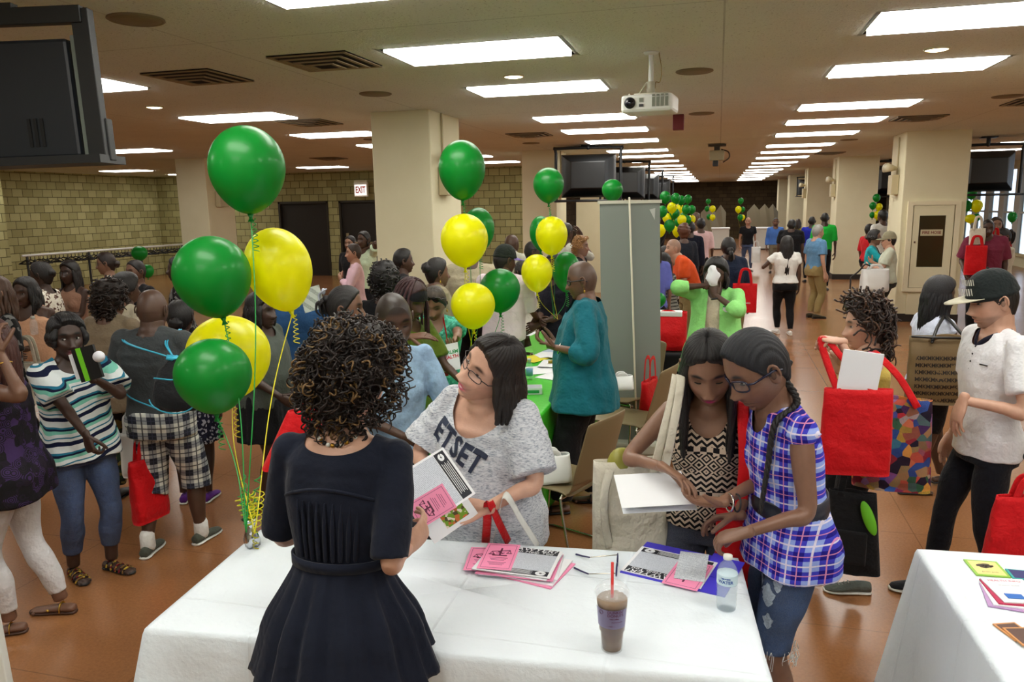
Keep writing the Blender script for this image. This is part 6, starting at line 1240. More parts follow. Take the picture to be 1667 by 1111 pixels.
# --- left crowd
P['L15'] = Person('person in a blue work shirt mostly hidden behind the right yellow balloon', Y=5.2, hc=(476, 455), face=30, q=0, skin=DK2, fat=1.2, hair=dict(s='short', c=BH), R=dict(t=(.28, .25, 1.15), pole=(.8, -1, -.5)), top=dict(m=cloth((46, 84, 130)), sleeve=.4, loose=.8, sflare=.03), bottom=dict(m=cloth((44, 76, 116))))
P['L14'] = Person('person in a printed grey tee and black skirt behind the big left yellow balloons', Y=4.35, hc=(425, 500), face=-90, fem=True, q=1, skin=DK, fat=1.3, hair=dict(s='bob', c=BH), R=dict(t=(.2, .25, .95), pole=(.5, -1, -.4)), top=dict(m=cloth((78, 84, 78)), sleeve=.42, loose=.9, hem=.49, sflare=.03), skirt=dict(m=black, z0=.34, flare=.02, pleat=.004), bare_legs=True)
P['L12'] = Person('person in a dotted navy dress and purple sneakers right of the plaid shorts', Y=4.3, hc=(293, 512), face=20, fem=True, q=1, skin=DK, hair=dict(s='bun', c=BH, bp=(0, -.1, -.02), br=.045), top=dict(m=cloth((30, 30, 62)), sleeve=.2), skirt=dict(m=blotch_mat('dotted_navy', [(26, 26, 44), (30, 30, 52), (24, 24, 40), (170, 170, 180)], 70), z0=.33, flare=.05, pleat=.004), bare_legs=True, shoes=dict(s='sneaker', m=cloth((92, 40, 130)), sole=M['white_plastic']))
PL2 = plaid_mat('black_white_plaid', (216, 216, 206), (40, 42, 52), (150, 152, 152), (24, 24, 34), 11, 11, (60, 62, 80))
P['L3'] = Person('bald person with back turned, grey tee, black and white plaid shorts and grey shoes', Y=3.62, hc=(247, 494), face=8, q=2, skin=DK2, fat=1.12, head=(4, 2, 0), legs=((-.12, -.10), (.12, .12)), L=dict(t=(-.24, .26, 1.0), pole=(-.7, -1, -.6)), R=dict(t=(.24, .26, 1.0), pole=(.7, -1, -.6)),
    top=dict(m=cloth((66, 70, 72)), sleeve=.40, sflare=.02, hem=.48, ease=.016, loose=.5, neck=(.062, .05, .004)), bottom=dict(m=PL2, len=.60, ease=.022, flare=.02, fit=1.15), bare_legs=True, shoes=dict(s='sneaker', m=cloth((78, 82, 72)), sole=M['white_plastic'], sock=white))
P['L4'] = Person('person with a dark brown afro in a taupe gathered blouse, back turned', Y=4.25, hc=(180, 482), face=0, fem=True, q=1, skin=MB, fat=1.15, hair=dict(s='curly', c=(.020, .012, .009), n=260, t=.045, r=.006), L=fold(-1), R=fold(1), top=dict(m=cloth((134, 118, 96)), sleeve=.7, hem=.44, loose=.8, ease=.02, wave=.006, flare=.02, sflare=.02), bottom=dict(m=blotch_mat('dark_floral_legging', [(20, 20, 20), (26, 24, 22), (110, 96, 50), (30, 50, 30)], 38)))
P['L9'] = Person('person in a cream blouse and black knit cap, back turned', Y=5.1, hc=(206, 465), face=-20, fem=True, q=1, skin=DK2, hair=dict(s='short', c=BH, t=.03), top=dict(m=cloth((206, 198, 176)), sleeve=.6, loose=.8), bottom=dict(m=black))
P['L10'] = Person('person in a black top facing us in front of the coat rack balloons', Y=6.4, hc=(220, 438), face=165, q=1, skin=MB, hair=dict(s='short', c=BH, t=.008), L=fold(-1, 1.25), R=fold(1, 1.2), top=dict(m=black, sleeve=.5, neck=(.08, .07, .02)), bottom=dict(m=black))
P['L11'] = Person('person in a black printed top at the left edge of the green balloon', Y=6.4, hc=(288, 433), face=120, q=0, skin=DK, hair=dict(s='short', c=BH), top=dict(m=blotch_mat('black_grey_print', [(20, 20, 22), (24, 24, 26), (120, 120, 118)], 30), sleeve=.5), bottom=dict(m=black))
P['L8'] = Person('person in a white tank top and glasses with hair tied back, before the coat rack', Y=6.9, hc=(172, 424), face=118, fem=True, q=1, skin=MD, head=(4, 4, 0), hair=dict(s='bun', c=(.02, .01, .008), bp=(0, -.09, -.01), br=.05, t=.010), glasses={}, eyes=dict(open=.6), top=dict(m=cloth((224, 222, 206)), tank=True, neck=(.07, .10, .05)), bottom=dict(m=black))
P['L7'] = Person('person with long black hair and folded arms in a tan top, before the coat rack', Y=6.5, hc=(113, 440), face=178, fem=True, q=1, skin=DK, hair=dict(s='long', c=BH, L=.26, t=.02), glasses={}, eyes=dict(open=.7), L=fold(-1, 1.12), R=fold(1, 1.15), top=dict(m=cloth((148, 112, 92)), sleeve=.0, tank=True, neck=(.08, .05, .04)), bottom=dict(m=black))
P['L6'] = Person('person in a floral white top with a pink bow, in profile behind the peach tank', Y=5.6, hc=(66, 442), face=110, fem=True, q=1, skin=DK, hair=dict(s='bun', c=BH, bp=(0, -.08, .02), br=.05), top=dict(m=blotch_mat('floral_white', [(222, 216, 200), (214, 206, 190), (90, 60, 50), (226, 222, 210)], 60), sleeve=.5, loose=.6), bottom=dict(m=black))
P['L5'] = Person('person in a peach tank top with black shoulder-length hair, facing us at the left', Y=4.85, hc=(42, 470), face=190, fem=True, q=1, skin=DK2, fat=1.2, head=(-6, 6, 0), bust=1.2, hair=dict(s='long', c=BH, L=.18, t=.014, a=1.1), eyes=dict(open=.6), faceopt=dict(lips=(.12, .05, .045)), L=fold(-1, 1.05), R=fold(1, 1.05), top=dict(m=cloth((222, 172, 138)), tank=True, neck=(.09, .11, .05), hem=.47, loose=.8), bottom=dict(m=black))
P['L2'] = Person('person in a white, navy and teal striped top and cropped jeans, turned right', Y=3.22, hc=(108, 541), face=-116, fem=True, q=2, skin=DK, fat=1.10, bust=1.1, head=(-6, 2, 0), hair=dict(s='bob', c=(.010, .009, .010), L=.05, a=1.0, t=.024, push=-.02, part=.03), eyes=dict(open=.8, gaze=(.6, 0)), faceopt=dict(lips=(.34, .05, .09)), legs=((-.10, .03), (.10, -.06)), feet_yaw=(20, 0),
    R=AW(160, 735, 2.98, pole=(-.6, .5, 0), f=(.3, -.1, -1), n=(.2, .9, 0), curl=.85, thumb=.6), L=AW(150, 615, 3.12, pole=(.7, .4, -1), f=(-.1, .0, 1), n=(-.7, -.5, 0), curl=.9),
    top=dict(m=stripes_mat(), sleeve=.38, sflare=.035, hem=.475, ease=.015, loose=.6, flare=.02, neck=(.09, .06, .03), wave=.006), bottom=dict(m=jeans, len=.86, ease=.007), shoes=dict(s='sandal', m=M['black_metal'], sm=blotch_mat('sandal_straps', [(120, 30, 40), (190, 160, 60), (30, 20, 20), (120, 90, 50)], 70), straps=(.13, .10, .06, .02, -.02)))
P['L1'] = Person('person cut by the left edge in a purple paisley top, white jeans and flat sandals', Y=2.72, hc=(-22, 548), face=112, fem=True, q=2, skin=MB, fat=1.05, legs=((-.10, .04), (.09, -.14)), hair=dict(s='long', c=(.06, .018, .014), L=.26, t=.014), eyes=dict(open=.6), L=AW(0, 575, 2.60, pole=(.5, -.3, -1.6), f=(-.3, .1, .9), n=(0, .5, .3), curl=.5), R=fold(1, 1.2),
    top=dict(m=blotch_mat('purple_paisley', [(30, 22, 36), (24, 20, 28), (60, 40, 84), (20, 18, 22)], 26, 5), tank=True, hem=.44, loose=.6, flare=.03), bottom=dict(m=cloth((206, 204, 206)), len=.93, ease=.006), shoes=dict(s='sandal', m=plain('brown_leather', (70, 44, 32), .5), sm=M['gold'], thong=True, straps=(0.0,)))
P['L13'] = Person('person with brown hair at the left picture edge in a black printed top', Y=4.25, hc=(-8, 470), face=150, fem=True, q=0, skin=LA, hair=dict(s='long', c=(.10, .05, .03), L=.2), top=dict(m=MATS.get('x', P['L11'] and bpy.data.materials['black_grey_print']), sleeve=.4), bottom=dict(m=black))
# --- back, right of the banner
P['B1'] = Person('person in a lime green cardigan holding a white tissue to the face', Y=6.3, hc=(1166, 440), face=172, fem=True, q=1, skin=DK2, fat=1.15, head=(0, 10, 0), hair=dict(s='long', c=BH, L=.10, t=.03, a=1.2), eyes=dict(open=.5), L=dict(t=(-.02, .19, 1.40), pole=(-1, -.1, -.5), f=(.2, -.1, 1), n=(.3, -1, .1), curl=.8), R=dict(t=(.05, .19, 1.48), pole=(1.2, .0, -.2), f=(-.4, -.1, .8), n=(-.2, -1, .1), curl=.8),
    top=dict(m=cloth((150, 226, 130)), sleeve=.78, sflare=.008, hem=.40, loose=.9, flare=.05, ease=.018, open=.05, neck=(.06, .06, .01), name='cardigan'), bottom=dict(m=cloth((210, 206, 190)), ease=.004))
P['B2'] = Person('person in dark navy with a low ponytail, back turned, carrying a red tote', Y=9.6, hc=(1186, 398), face=10, fem=True, q=0, skin=DK2, fat=1.2, hair=dict(s='pony', c=BH, bp=(0, -.11, -.02), L=.12), R=dict(t=(.30, .02, .80)), top=dict(m=cloth((30, 40, 62)), sleeve=.9, loose=.8, hem=.42), bottom=dict(m=cloth((24, 28, 40))))
P['B3'] = Person('balding person in a bright orange polo bending over a table', Y=9.8, hc=(1096, 400), face=110, q=0, skin=LT, fat=1.15, lean=35, head=(0, 0, 0), faceopt=dict(stubble=(.5, (.1, .08, .06))), top=dict(m=cloth((240, 92, 40)), sleeve=.35, loose=.8), bottom=dict(m=khaki), L=fwd(-1, .9), R=fwd(1, .9))
P['B4'] = Person('bald person in a black tee and jeans walking towards us with a plastic bag', Y=23.0, hc=(1218, 359), face=-172, q=0, skin=LA, head=(-20, 0, 0), legs=((-.1, .15), (.1, -.2)), top=dict(m=black, sleeve=.3, hem=.5), bottom=dict(m=jeans))
P['B5'] = Person('person in a blue dress shirt and olive tie far down the hall', Y=22.5, hc=(1263, 360), face=180, q=0, skin=MB, faceopt=dict(beard=(.7, (.01, .01, .01))), hair=dict(s='buzz', c=BH), top=dict(m=cloth((76, 120, 200)), sleeve=.95, hem=.52), bottom=dict(m=cloth((120, 112, 96))))
P['B6'] = Person('big person in a black polo, back turned, beside the blue dress shirt', Y=17.5, hc=(1289, 364), face=-10, q=0, skin=DK2, fat=1.35, hair=dict(s='short', c=BH), top=dict(m=black, sleeve=.4, loose=.9), bottom=dict(m=black))
P['B11'] = Person('person with long hair in yellow, behind the big black polo', Y=25.0, hc=(1299, 362), face=0, fem=True, q=0, skin=MB, hair=dict(s='long', c=BR, L=.2), top=dict(m=cloth((220, 200, 60)), sleeve=.4), bottom=dict(m=black))
P['B7'] = Person('person in a royal blue shirt with back turned, left of the bright green shirt', Y=20.0, hc=(1322, 358), face=-5, q=0, skin=DK, hair=dict(s='buzz', c=BH), top=dict(m=cloth((34, 44, 170)), sleeve=.5, loose=.7), bottom=dict(m=black))
P['B8'] = Person('tall person in a bright green sports shirt, back turned, at the column', Y=18.2, hc=(1343, 352), face=-8, q=0, skin=DK, hair=dict(s='buzz', c=BH), top=dict(m=cloth((30, 180, 60)), sleeve=.5, loose=.8), bottom=dict(m=black))
P['B10'] = Person('person with long black hair in a white tee and black leggings, walking away', Y=12.1, hc=(1281, 395), face=10, fem=True, q=1, skin=DK2, fat=1.15, hair=dict(s='long', c=BH, L=.42, t=.02, a=1.4), legs=((-.09, .05), (.09, -.12)), L=dict(t=(-.20, .2, 1.25), pole=(-1, -.6, -.6)), top=dict(m=white, sleeve=.25, hem=.53, neck=(.08, .06, .04)), bottom=dict(m=cloth((16, 16, 18)), waist=.54), shoes=dict(s='sneaker', m=white, sole=M['white_plastic']))
P['B9'] = Person('white-haired person with moustache in a light blue shirt and khaki trousers', Y=13.85, hc=(1332, 374), face=-62, q=1, skin=LT, fat=1.1, hair=dict(s='short', c=GH, t=.010), faceopt=dict(beard=(.0, (.6, .6, .6)), brow=(.4, .4, .38)), eyes=dict(open=.6), top=dict(m=cloth((96, 140, 178)), sleeve=.36, loose=.6, hem=.53, sflare=.02), bottom=dict(m=khaki, tuck=True, ease=.016), shoes=dict(s='sneaker', m=cloth((60, 54, 40)), sole=M['black_metal']))
P['B12'] = Person('person in a pale tee, grey vest and beige cap leaning on the fire hose column', Y=12.6, hc=(1447, 388), face=84, q=1, skin=LT, fat=1.1, hair=dict(s='short', c=BH), L=dict(t=(-.05, .3, 1.12), pole=(-.8, -.8, -.6), curl=.6), R=fold(1, 1.2), top=dict(m=cloth((200, 206, 186)), sleeve=.36, loose=.8, sflare=.02), bottom=dict(m=cloth((58, 60, 54))))
P['B12b'] = Person('person in a turquoise jacket over black, hand to mouth, facing the beige cap', Y=13.0, hc=(1424, 384), face=-110, fem=True, q=1, skin=MD, hair=dict(s='bob', c=BH, L=.04), glasses={}, eyes=dict(open=.5), R=dict(t=(.04, .2, 1.36), pole=(1, 0, -1), n=(0, -1, 0)), L=fold(-1, 1.0), top=dict(m=cloth((30, 160, 170)), sleeve=.9, open=.05, loose=.6, name='jacket'), bottom=dict(m=black))
P['B16'] = Person('person in a white shirt glimpsed in the gap between the columns', Y=16.5, hc=(1437, 348), face=30, q=0, skin=DK2, hair=dict(s='short', c=BH), top=dict(m=white, sleeve=.5, loose=.7), bottom=dict(m=black))
P['B16b'] = Person('person in a red top at the column edge behind the turquoise jacket', Y=17.0, hc=(1416, 372), face=-60, q=0, skin=MB, hair=dict(s='short', c=BH), top=dict(m=cloth((200, 30, 40)), sleeve=.5), bottom=dict(m=black))
P['B13'] = Person('person in a maroon patterned shirt carrying red and white totes, right gap', Y=12.0, hc=(1608, 366), face=165, q=1, skin=DK2, fat=1.2, head=(8, 10, 0), hair=dict(s='buzz', c=BH), eyes=dict(open=.5), R=dict(t=(.22, .12, .95)), top=dict(m=cloth((120, 44, 66)), sleeve=.42, loose=.9, sflare=.03), bottom=dict(m=black))
P['B14'] = Person('person with a ponytail in an ivory top and pale jeans, right gap', Y=12.5, hc=(1634, 382), face=100, fem=True, q=1, skin=MD, head=(0, 14, 0), hair=dict(s='pony', c=BH, bp=(0, -.1, .05), L=.16), L=fold(-1, 1.2), R=fold(1), top=dict(m=cloth((214, 208, 190)), sleeve=.5, hem=.54), bottom=dict(m=denim_mat('pale_denim', (120, 150, 176))))
P['B15'] = Person('person with wavy dark hair behind the maroon shirt', Y=13.6, hc=(1622, 362), face=175, fem=True, q=0, skin=MD, hair=dict(s='long', c=BR, L=.2), top=dict(m=cloth((150, 40, 40)), sleeve=.5), bottom=dict(m=black))
P['B17'] = Person('person in a pale pink shirt with a black bag, before the far wall bunches', Y=16.0, hc=(1141, 362), face=10, q=0, skin=DK2, hair=dict(s='short', c=BH), top=dict(m=cloth((220, 186, 190)), sleeve=.5, loose=.7), bottom=dict(m=black))
P['B17b'] = Person('person in brown leaning beside the pale pink shirt', Y=16.6, hc=(1133, 352), face=-60, fem=True, q=0, skin=MB, hair=dict(s='short', c=(.09, .05, .03)), top=dict(m=cloth((110, 84, 60)), sleeve=.5), bottom=dict(m=black))
P['B18'] = Person('person with a rust-coloured afro in a dark jacket right of the balloon cluster', Y=12.6, hc=(1113, 374), face=20, fem=True, q=0, skin=DK2, hair=dict(s='afro', c=(.10, .035, .018), t=.03), top=dict(m=cloth((30, 34, 44)), sleeve=.9, loose=.6), bottom=dict(m=khaki))
P['B18b'] = Person('person in a navy suit behind the rust-coloured afro', Y=14.5, hc=(1124, 368), face=0, q=0, skin=DK2, hair=dict(s='short', c=BH), top=dict(m=navy, sleeve=.95), bottom=dict(m=navy))
P['B19'] = Person('person in black with cropped hair left of the balloon cluster', Y=16.0, hc=(1068, 356), face=150, q=0, skin=DK, hair=dict(s='short', c=BH), L=fold(-1, 1.3), R=fold(1), top=dict(m=black, sleeve=.8), bottom=dict(m=black))
P['B20'] = Person('person in a white tee leaning over the papers under the balloon cluster', Y=10.6, hc=(1083, 412), face=80, q=0, skin=DK2, lean=30, hair=dict(s='short', c=BH), top=dict(m=white, sleeve=.4, loose=.6), bottom=dict(m=black), L=fwd(-1, .9), R=fwd(1, .9))
P['B21'] = Person('person in a periwinkle shirt at the right edge of the banner', Y=8.9, hc=(1062, 400), face=20, fem=True, q=0, skin=MD, hair=dict(s='long', c=BR, L=.2), top=dict(m=cloth((104, 112, 196)), sleeve=.5, loose=.6), bottom=dict(m=black))
P['B22'] = Person('person in a black and grey striped top beside the orange polo', Y=9.3, hc=(1079, 425), face=60, fem=True, q=0, skin=MB, lean=15, hair=dict(s='long', c=BH, L=.25), top=dict(m=plaid_mat('grey_stripe_knit', (150, 150, 140), (150, 150, 140), (40, 40, 40), (40, 40, 40), .01, 26), sleeve=.7), bottom=dict(m=black))
# ------------------------------------------------------------------ things people wear, hold and carry
def loc_obj(p, name, g, m, parent=None, **k): return obj(name, g, m, parent or p.root, **k)
def drape(p, name, pts, w_, th, mat, parent=None, n=5, up=(0, 0, 1), **k):       # ribbon through points in the person's frame
    g = G(); P_ = catmull(pts, n); g.add(*tube(P_, w_/2, 8, up=up, asp=th/w_, round_ends=False)); return obj(name, g, mat, parent or p.root, **k)
def band(p, name, z, wd, mat, off=.016, n=48, tilt=0, extra=1.0, parent=None, a0=0, a1=2*PI):
    th = np.linspace(a0, a1, n, endpoint=a1 < 6.28); rg = []
    for dz, o in ((-wd/2, 0), (-wd/2, .006), (wd/2, .006), (wd/2, 0)):
        rg.append(np.array([p.surf(z+(dz+tilt*math.cos(t))/p.H, t, off+o) for t in th]))
    V = np.concatenate(rg); n_ = len(th); F = [(a*n_+i, ((a+1) % 4)*n_+i, ((a+1) % 4)*n_+(i+1) % n_, a*n_+(i+1) % n_) for a in range(4) for i in range(n_ if a1 > 6.28 else n_-1)]
    g = G(); g.add(V, F); return obj(name, g, mat, parent or p.root)
# the navy dress: waistband, yoke seam, back pleats, bead necklace
p = P['F1']; band(p, 'waistband', .632, .028, DRESS, .018)
g = G(); g.add(*tube([p.surf(.745+.012*math.cos(2*t), t, .020) for t in np.linspace(PI-1.35, PI+1.35, 24)], .005, 6)); obj('yoke_seam', g, DRESS, p.root)
g = G()
for a in np.linspace(-.62, .62, 9): g.add(*tube([p.surf(z, PI+a, .013) for z in np.linspace(.645, .735, 7)], [.006, .007, .007, .007, .006, .004, .002], 6))
obj('pleats', g, DRESS, p.root)
g = G(); nb = p.nb; bead = []
for i, t in enumerate(np.linspace(-1.25, 1.25, 13)): bead.append(nb+np.array([.064*math.sin(t), -.058*math.cos(t)-.010, .000+.022*math.sin(abs(t))**2]))
g.add(*tube(bead, .0012, 5)); ch_ = obj('necklace', g, M['chrome'], p.root)
for i, b in enumerate(bead[1:-1]): g = G(); g.add(*ellipsoid(b, (.0065,)*3, 10, 8)); obj('bead', g, [M['black_metal'], M['white_plastic'], M['gold']][i % 3], ch_)
tote(WY(518, 664, 2.32), math.radians(35), .20, .20, .08, REDF, 'red shiny bag showing beside the left shoulder of the navy dress', hl=.05, tilt=-.10)
# the laughing woman: lettering, newsletters, bag straps
p = P['F2']; INKN = plain('navy_print', (40, 48, 70), .8)
V, F = text_geo('ETSET', .112, 0, 1.12, 0, .004); o = p.tolocal(WY(724, 738, 2.6)); Vp, Fp = project(V*np.array([.80, 1.05, 1]), F, p.topg, o, (-.89, 0, -.46), (-.44, 0, .90), .004); g = G(); g.add(Vp, Fp); obj('lettering', g, INKN, p.root)
def held(*a):                                       # orthonormal axes from world vectors
    e1, e2 = a[-2:]; x = nrm(e1); y = nrm(e2-x*(e2@x)); return x, y
x, y = held(WY(712, 718, 2.46)-WY(768, 798, 2.42), WY(648, 775, 2.30)-WY(712, 718, 2.46)); newsletter(WY(699, 797, 2.37), x, y, .205, .27, 'newsletter held up by the laughing person, black band along its right side')
x2, y2 = held(WY(722, 785, 2.26)-WY(745, 822, 2.24), WY(668, 838, 2.15)-WY(722, 785, 2.26)); leaflet(WY(703, 824, 2.20), x2, y2, .092, .138, 'pink leaflet passed between the two people across the table')
r = sheet(WY(728, 838, 2.40), x, y, .12, .20, WPAP, 'white leaflet with a green bordered garden picture under the pink one', 'leaflet', name='leaflet'); g = G(); V, F = box((0, -.02, .0008), (.10, .12, .0006)); g.add(place_plane(V, (0, 0, 0), x, y), F); gp = obj('green_border', g, plain('leaf_green_ink', (110, 190, 60), .6), r, smooth=False)
g = G(); V, F = box((0, -.02, .0014), (.085, .10, .0006)); g.add(place_plane(V, (0, 0, 0), x, y), F); obj('picture', g, blotch_mat('garden_picture', [(200, 110, 60), (120, 160, 50), (230, 220, 200), (90, 80, 50)], 70), gp, smooth=False)
def bag_loop(parent, mat, a, top, b, w_, name='handle', up=(1, .2, 0)): g = G(); g.add(*tube(catmull([a, (a*.5+top*.5), top, (b*.5+top*.5), b], 6), w_/2, 8, up=up, asp=.1, round_ends=False)); return obj(name, g, mat, parent)
c = WY(806, 905, 2.66); r = tote(c, 0, .30, .38, .10, white, 'white tote with red and white straps hung on the arm of the laughing person', hl=.02, one_side=True)
wr = lambda px, py, Y: WY(px, py, Y)-c
bag_loop(r, REDF, wr(790, 890, 2.64), wr(796, 818, 2.47), wr(828, 884, 2.62), .032); bag_loop(r, white, wr(800, 892, 2.66), wr(822, 806, 2.50), wr(876, 890, 2.62), .034, up=(.3, 0, 1))
# tribal top: necklace, white sheet, bracelet, shoulder tote, red tote
p = P['R4']; nb = p.nb
_, Rs = p.frames(); Rn = Rs[-1]
def chest(a, dz, off=.004): q = p.surf(.80+dz, a, off); return q
g = G(); pts = [chest(-.75, .02), chest(-.45, -.012), chest(-.16, -.045), chest(.0, -.052), chest(.16, -.045), chest(.45, -.012), chest(.75, .02)]; g.add(*tube(catmull(pts, 4), .0012, 5)); nk_ = obj('necklace', g, plain('silver', (210, 208, 200), .25, 1), p.root)
g = G(); q = [chest(a, -.052+dz, .007) for a, dz in ((-.22, .004), (-.12, -.006), (-.04, .003), (.04, -.004), (.12, .004), (.22, -.004))]; g.add(*tube(q, .003, 6)); obj('pendant', g, plain('silver', (210, 208, 200), .25, 1), nk_)
Jr = p.J[-1]; g = G(); w0 = Jr['W']-Jr['F']*.035; a_ = nrm(np.cross(Jr['F'], [0, 0, 1])); b_ = np.cross(Jr['F'], a_); th = np.linspace(0, 2*PI, 21); g.add(*tube(w0+.033*np.cos(th)[:, None]*a_+.030*np.sin(th)[:, None]*b_, .004, 6, round_ends=False)); obj('bracelet', g, plain('silver', (210, 208, 200), .25, 1), p.root)
g = G(); w0 = Jr['W']-Jr['F']*.062; g.add(*tube(w0+.032*np.cos(th)[:, None]*a_+.030*np.sin(th)[:, None]*b_, .0035, 6, round_ends=False)); obj('hair_tie', g, M['black_metal'], p.root)
x, y = held(WY(1112, 800, 2.66)-WY(1008, 806, 2.60), WY(1062, 770, 2.74)-WY(1064, 826, 2.54)); sheet(WY(1062, 797, 2.64), x, y, .25, .20, M['white_paper'], 'blank white sheet held open by the person in the tribal tank', 'paper')
sheet(WY(1066, 806, 2.66), x, y, .26, .20, M['white_paper'], 'second sheet lower under the held white sheet', 'paper')
# hand nails
def nail_set(p, sd, col, pts):
    g = G()
    for q in pts: g.add(*ellipsoid(p.tolocal(q), (.005, .007, .004), 10, 8))
    obj('nail_polish', g, plain('pink_nail_polish', col, .2), p.root)
sh = p.toworld(p.J[1]['S']); c = WY(1028, 748, 2.92); r = tote(c, math.radians(20), .30, .42, .14, CANV, 'cream canvas tote hanging from the shoulder of the tribal tank wearer', hl=.0, one_side=True)
off = lambda q: rot('z', -math.radians(20))@(q-c)
for dx in (0, .035):
    g = G(); top = sh+np.array([.01, -.035, .065]); Pp = catmull([off(q) for q in (WY(1064+dx*500, 770, 2.74), WY(1080+dx*400, 705, 2.70), WY(1094+dx*300, 650, 2.72), WY(1101+dx*200, 612, 2.78), top+[0, .03, .0], top+[-.02, .08, -.12])], 5); g.add(*tube(Pp, .017, 8, up=(1, 0, 0), asp=.12, round_ends=False)); obj('shoulder_strap', g, CANV, r)
g = G(); Pp = catmull([(-.10, -.06, -.02), (-.125, -.075, -.12), (-.12, -.075, -.24), (-.10, -.07, -.34)], 6); g.add(*tube(Pp, .017, 8, up=(1, 0, 0), asp=.12, round_ends=False)); obj('handle', g, CANV, r)
g = G(); g.add(*ellipsoid((-.04, -.0, -.02), (.06, .04, .07), 14, 10)); obj('contents', g, plain('olive_wrapper', (150, 146, 60), .4), r)
sl = p.toworld(p.J[-1]['S']); c = WY(1212, 830, 2.84); r = tote(c, 0, .20, .40, .10, REDF, 'red tote hanging between the tribal tank and the plaid shirt', hl=0, one_side=True)
g = G(); top = sl+np.array([-.03, -.05, .055]); g.add(*tube(catmull([q-c for q in (c+[-.02, -.05, -.03], c*.5+top*.5+[.0, -.10, 0], top+[0, -.02, 0], top+[.02, .07, -.05])], 6), .022, 8, up=(1, 0, 0), asp=.12, round_ends=False)); obj('shoulder_strap', g, REDF, r)
# plaid shirt: belt, braid, collar, pocket, shorts fringe
p = P['R5']; NB = plain('navy_elastic_belt', (26, 28, 42), .5); b_ = band(p, 'belt', .615, .062, NB, .030); 
q = [p.surf(.613, t, .040) for t in np.linspace(-.9, .25, 12)]; g = G(); g.add(*tube(q, [.012, .03, .036, .038]+[.038]*6+[.03, .012], 8, up=(0, 0, 1), asp=.2)); obj('belt_flap', g, plain('navy_leather', (16, 20, 34), .35), b_)
g = G(); B0 = p.hp((-.015, -.088, -.03)); rr = np.random.RandomState(2)
pts = [B0, B0+[-.02, .02, -.05], p.hp((-.07, -.03, -.12))+[-.0, 0, 0], p.tolocal(WY(1262, 690, 2.62)), p.tolocal(WY(1250, 760, 2.6)), p.tolocal(WY(1238, 835, 2.58))]; C_ = catmull(pts, 9); s_ = np.linspace(0, 1, len(C_))
for k in range(3): ph = k*2.094; O_ = np.stack([np.cos(s_*62+ph)*.011, np.sin(s_*62+ph)*.007, np.sin(s_*31+ph)*.002], 1)*(1-.45*s_)[:, None]; g.add(*tube(catmull(C_+O_, 2), np.linspace(.010, .005, (len(C_)-1)*2+1), 6), 0, (.012, .010, .010))
obj('braid', g, HAIRM, p.root)
g = G(); rr = np.random.RandomState(4)
for sd in (-1, 1):
    L_ = p.Lg[sd]; ze = L_['K'][2]+.015; cx_, cy_ = (L_['H']*.08+L_['K']*.92)[:2]
    for i in range(70): a = rr.uniform(0, 2*PI); b = np.array([cx_+.078*math.cos(a), cy_+.078*math.sin(a), ze+rr.uniform(0, .02)]); g.add(*tube([b, b+[rr.uniform(-.01, .01), rr.uniform(-.01, .01), -.02], b+[rr.uniform(-.015, .015), rr.uniform(-.015, .015), -rr.uniform(.025, .06)]], .0011, 4))
obj('fringe', g, white, p.root)
def worn_patch(p, spots):
    for px, py, Y, s_ in spots:
        V = np.array([(math.cos(a)*s_*(1+.25*math.sin(5*a)), math.sin(a)*s_*1.5*(1+.2*math.cos(4*a)), 0) for a in np.linspace(0, 2*PI, 18, endpoint=False)]); o = p.tolocal(WY(px, py, 2.62)); vx = p.Rz.T@nrm(np.array([1, -.08, 0])); 
        Vp, Fp = project(V, [tuple(range(18))], p.botg, o, vx, (0, 0, 1), .003, .01); g = G(); g.add(Vp, Fp)
        if len(Fp): obj('frayed_patch', g, cloth((188, 200, 214), .95, 90, 1., .25, 'frayed_threads'), p.root)
worn_patch(p, [(1272, 925, 2.5, .020), (1266, 950, 2.5, .014), (1250, 968, 2.5, .022), (1250, 1005, 2.5, .016), (1300, 940, 2.5, .012)])
# red tote held out by the curly haired woman, plus her patterned and black bags
p = P['R1']; fist = p.toworld(p.J[-1]['W'])+np.array([-.07, -.02, -.01])
def paper_in(r): g = G(); g.add(*box((.0, .0, .07), (.17, .012, .20), rot('y', .12))); obj('white_sheets', g, M['white_paper'], r, smooth=False)
tote(WY(1398, 633, 3.62), math.radians(4), .30, .40, .10, REDF, 'big red tote held out by its handles by the curly haired person in yellow', hw=.03, top_pts=fist, contents=paper_in, taper=.04, seed=6)
FLOR = blotch_mat('folk_art_print', [(170, 40, 50), (214, 170, 60), (50, 90, 170), (80, 40, 100), (40, 20, 40), (60, 120, 80), (30, 20, 40), (190, 100, 70)], 26, 60); PK = cloth((224, 110, 160))
sh = p.toworld(p.J[-1]['S'])+np.array([.0, -.02, .06]); c = WY(1452, 648, 3.78); r = tote(c, math.radians(-6), .33, .44, .12, FLOR, 'multicoloured folk print tote on the shoulder of the person in yellow', one_side=True, hl=0, tilt=.02)
for dx in (-.10, .10): g = G(); g.add(*tube(catmull([rot('z', math.radians(6))@(q-c) for q in (c+[dx, -.05, -.03], c*.45+sh*.55+[dx*.6, -.06, 0], sh+[dx*.12, -.02, 0], sh+[0, .06, .0])], 6), .016, 8, up=(1, 0, 0), asp=.12, round_ends=False)); obj('handle', g, PK if dx < 0 else REDF, r)
c = WY(1388, 800, 3.70); r = tote(c, math.radians(-10), .20, .40, .10, cloth((22, 22, 24)), 'black laptop bag with a lime green pouch clipped on, beside the plaid shirt', one_side=True, hl=0, tilt=.04)
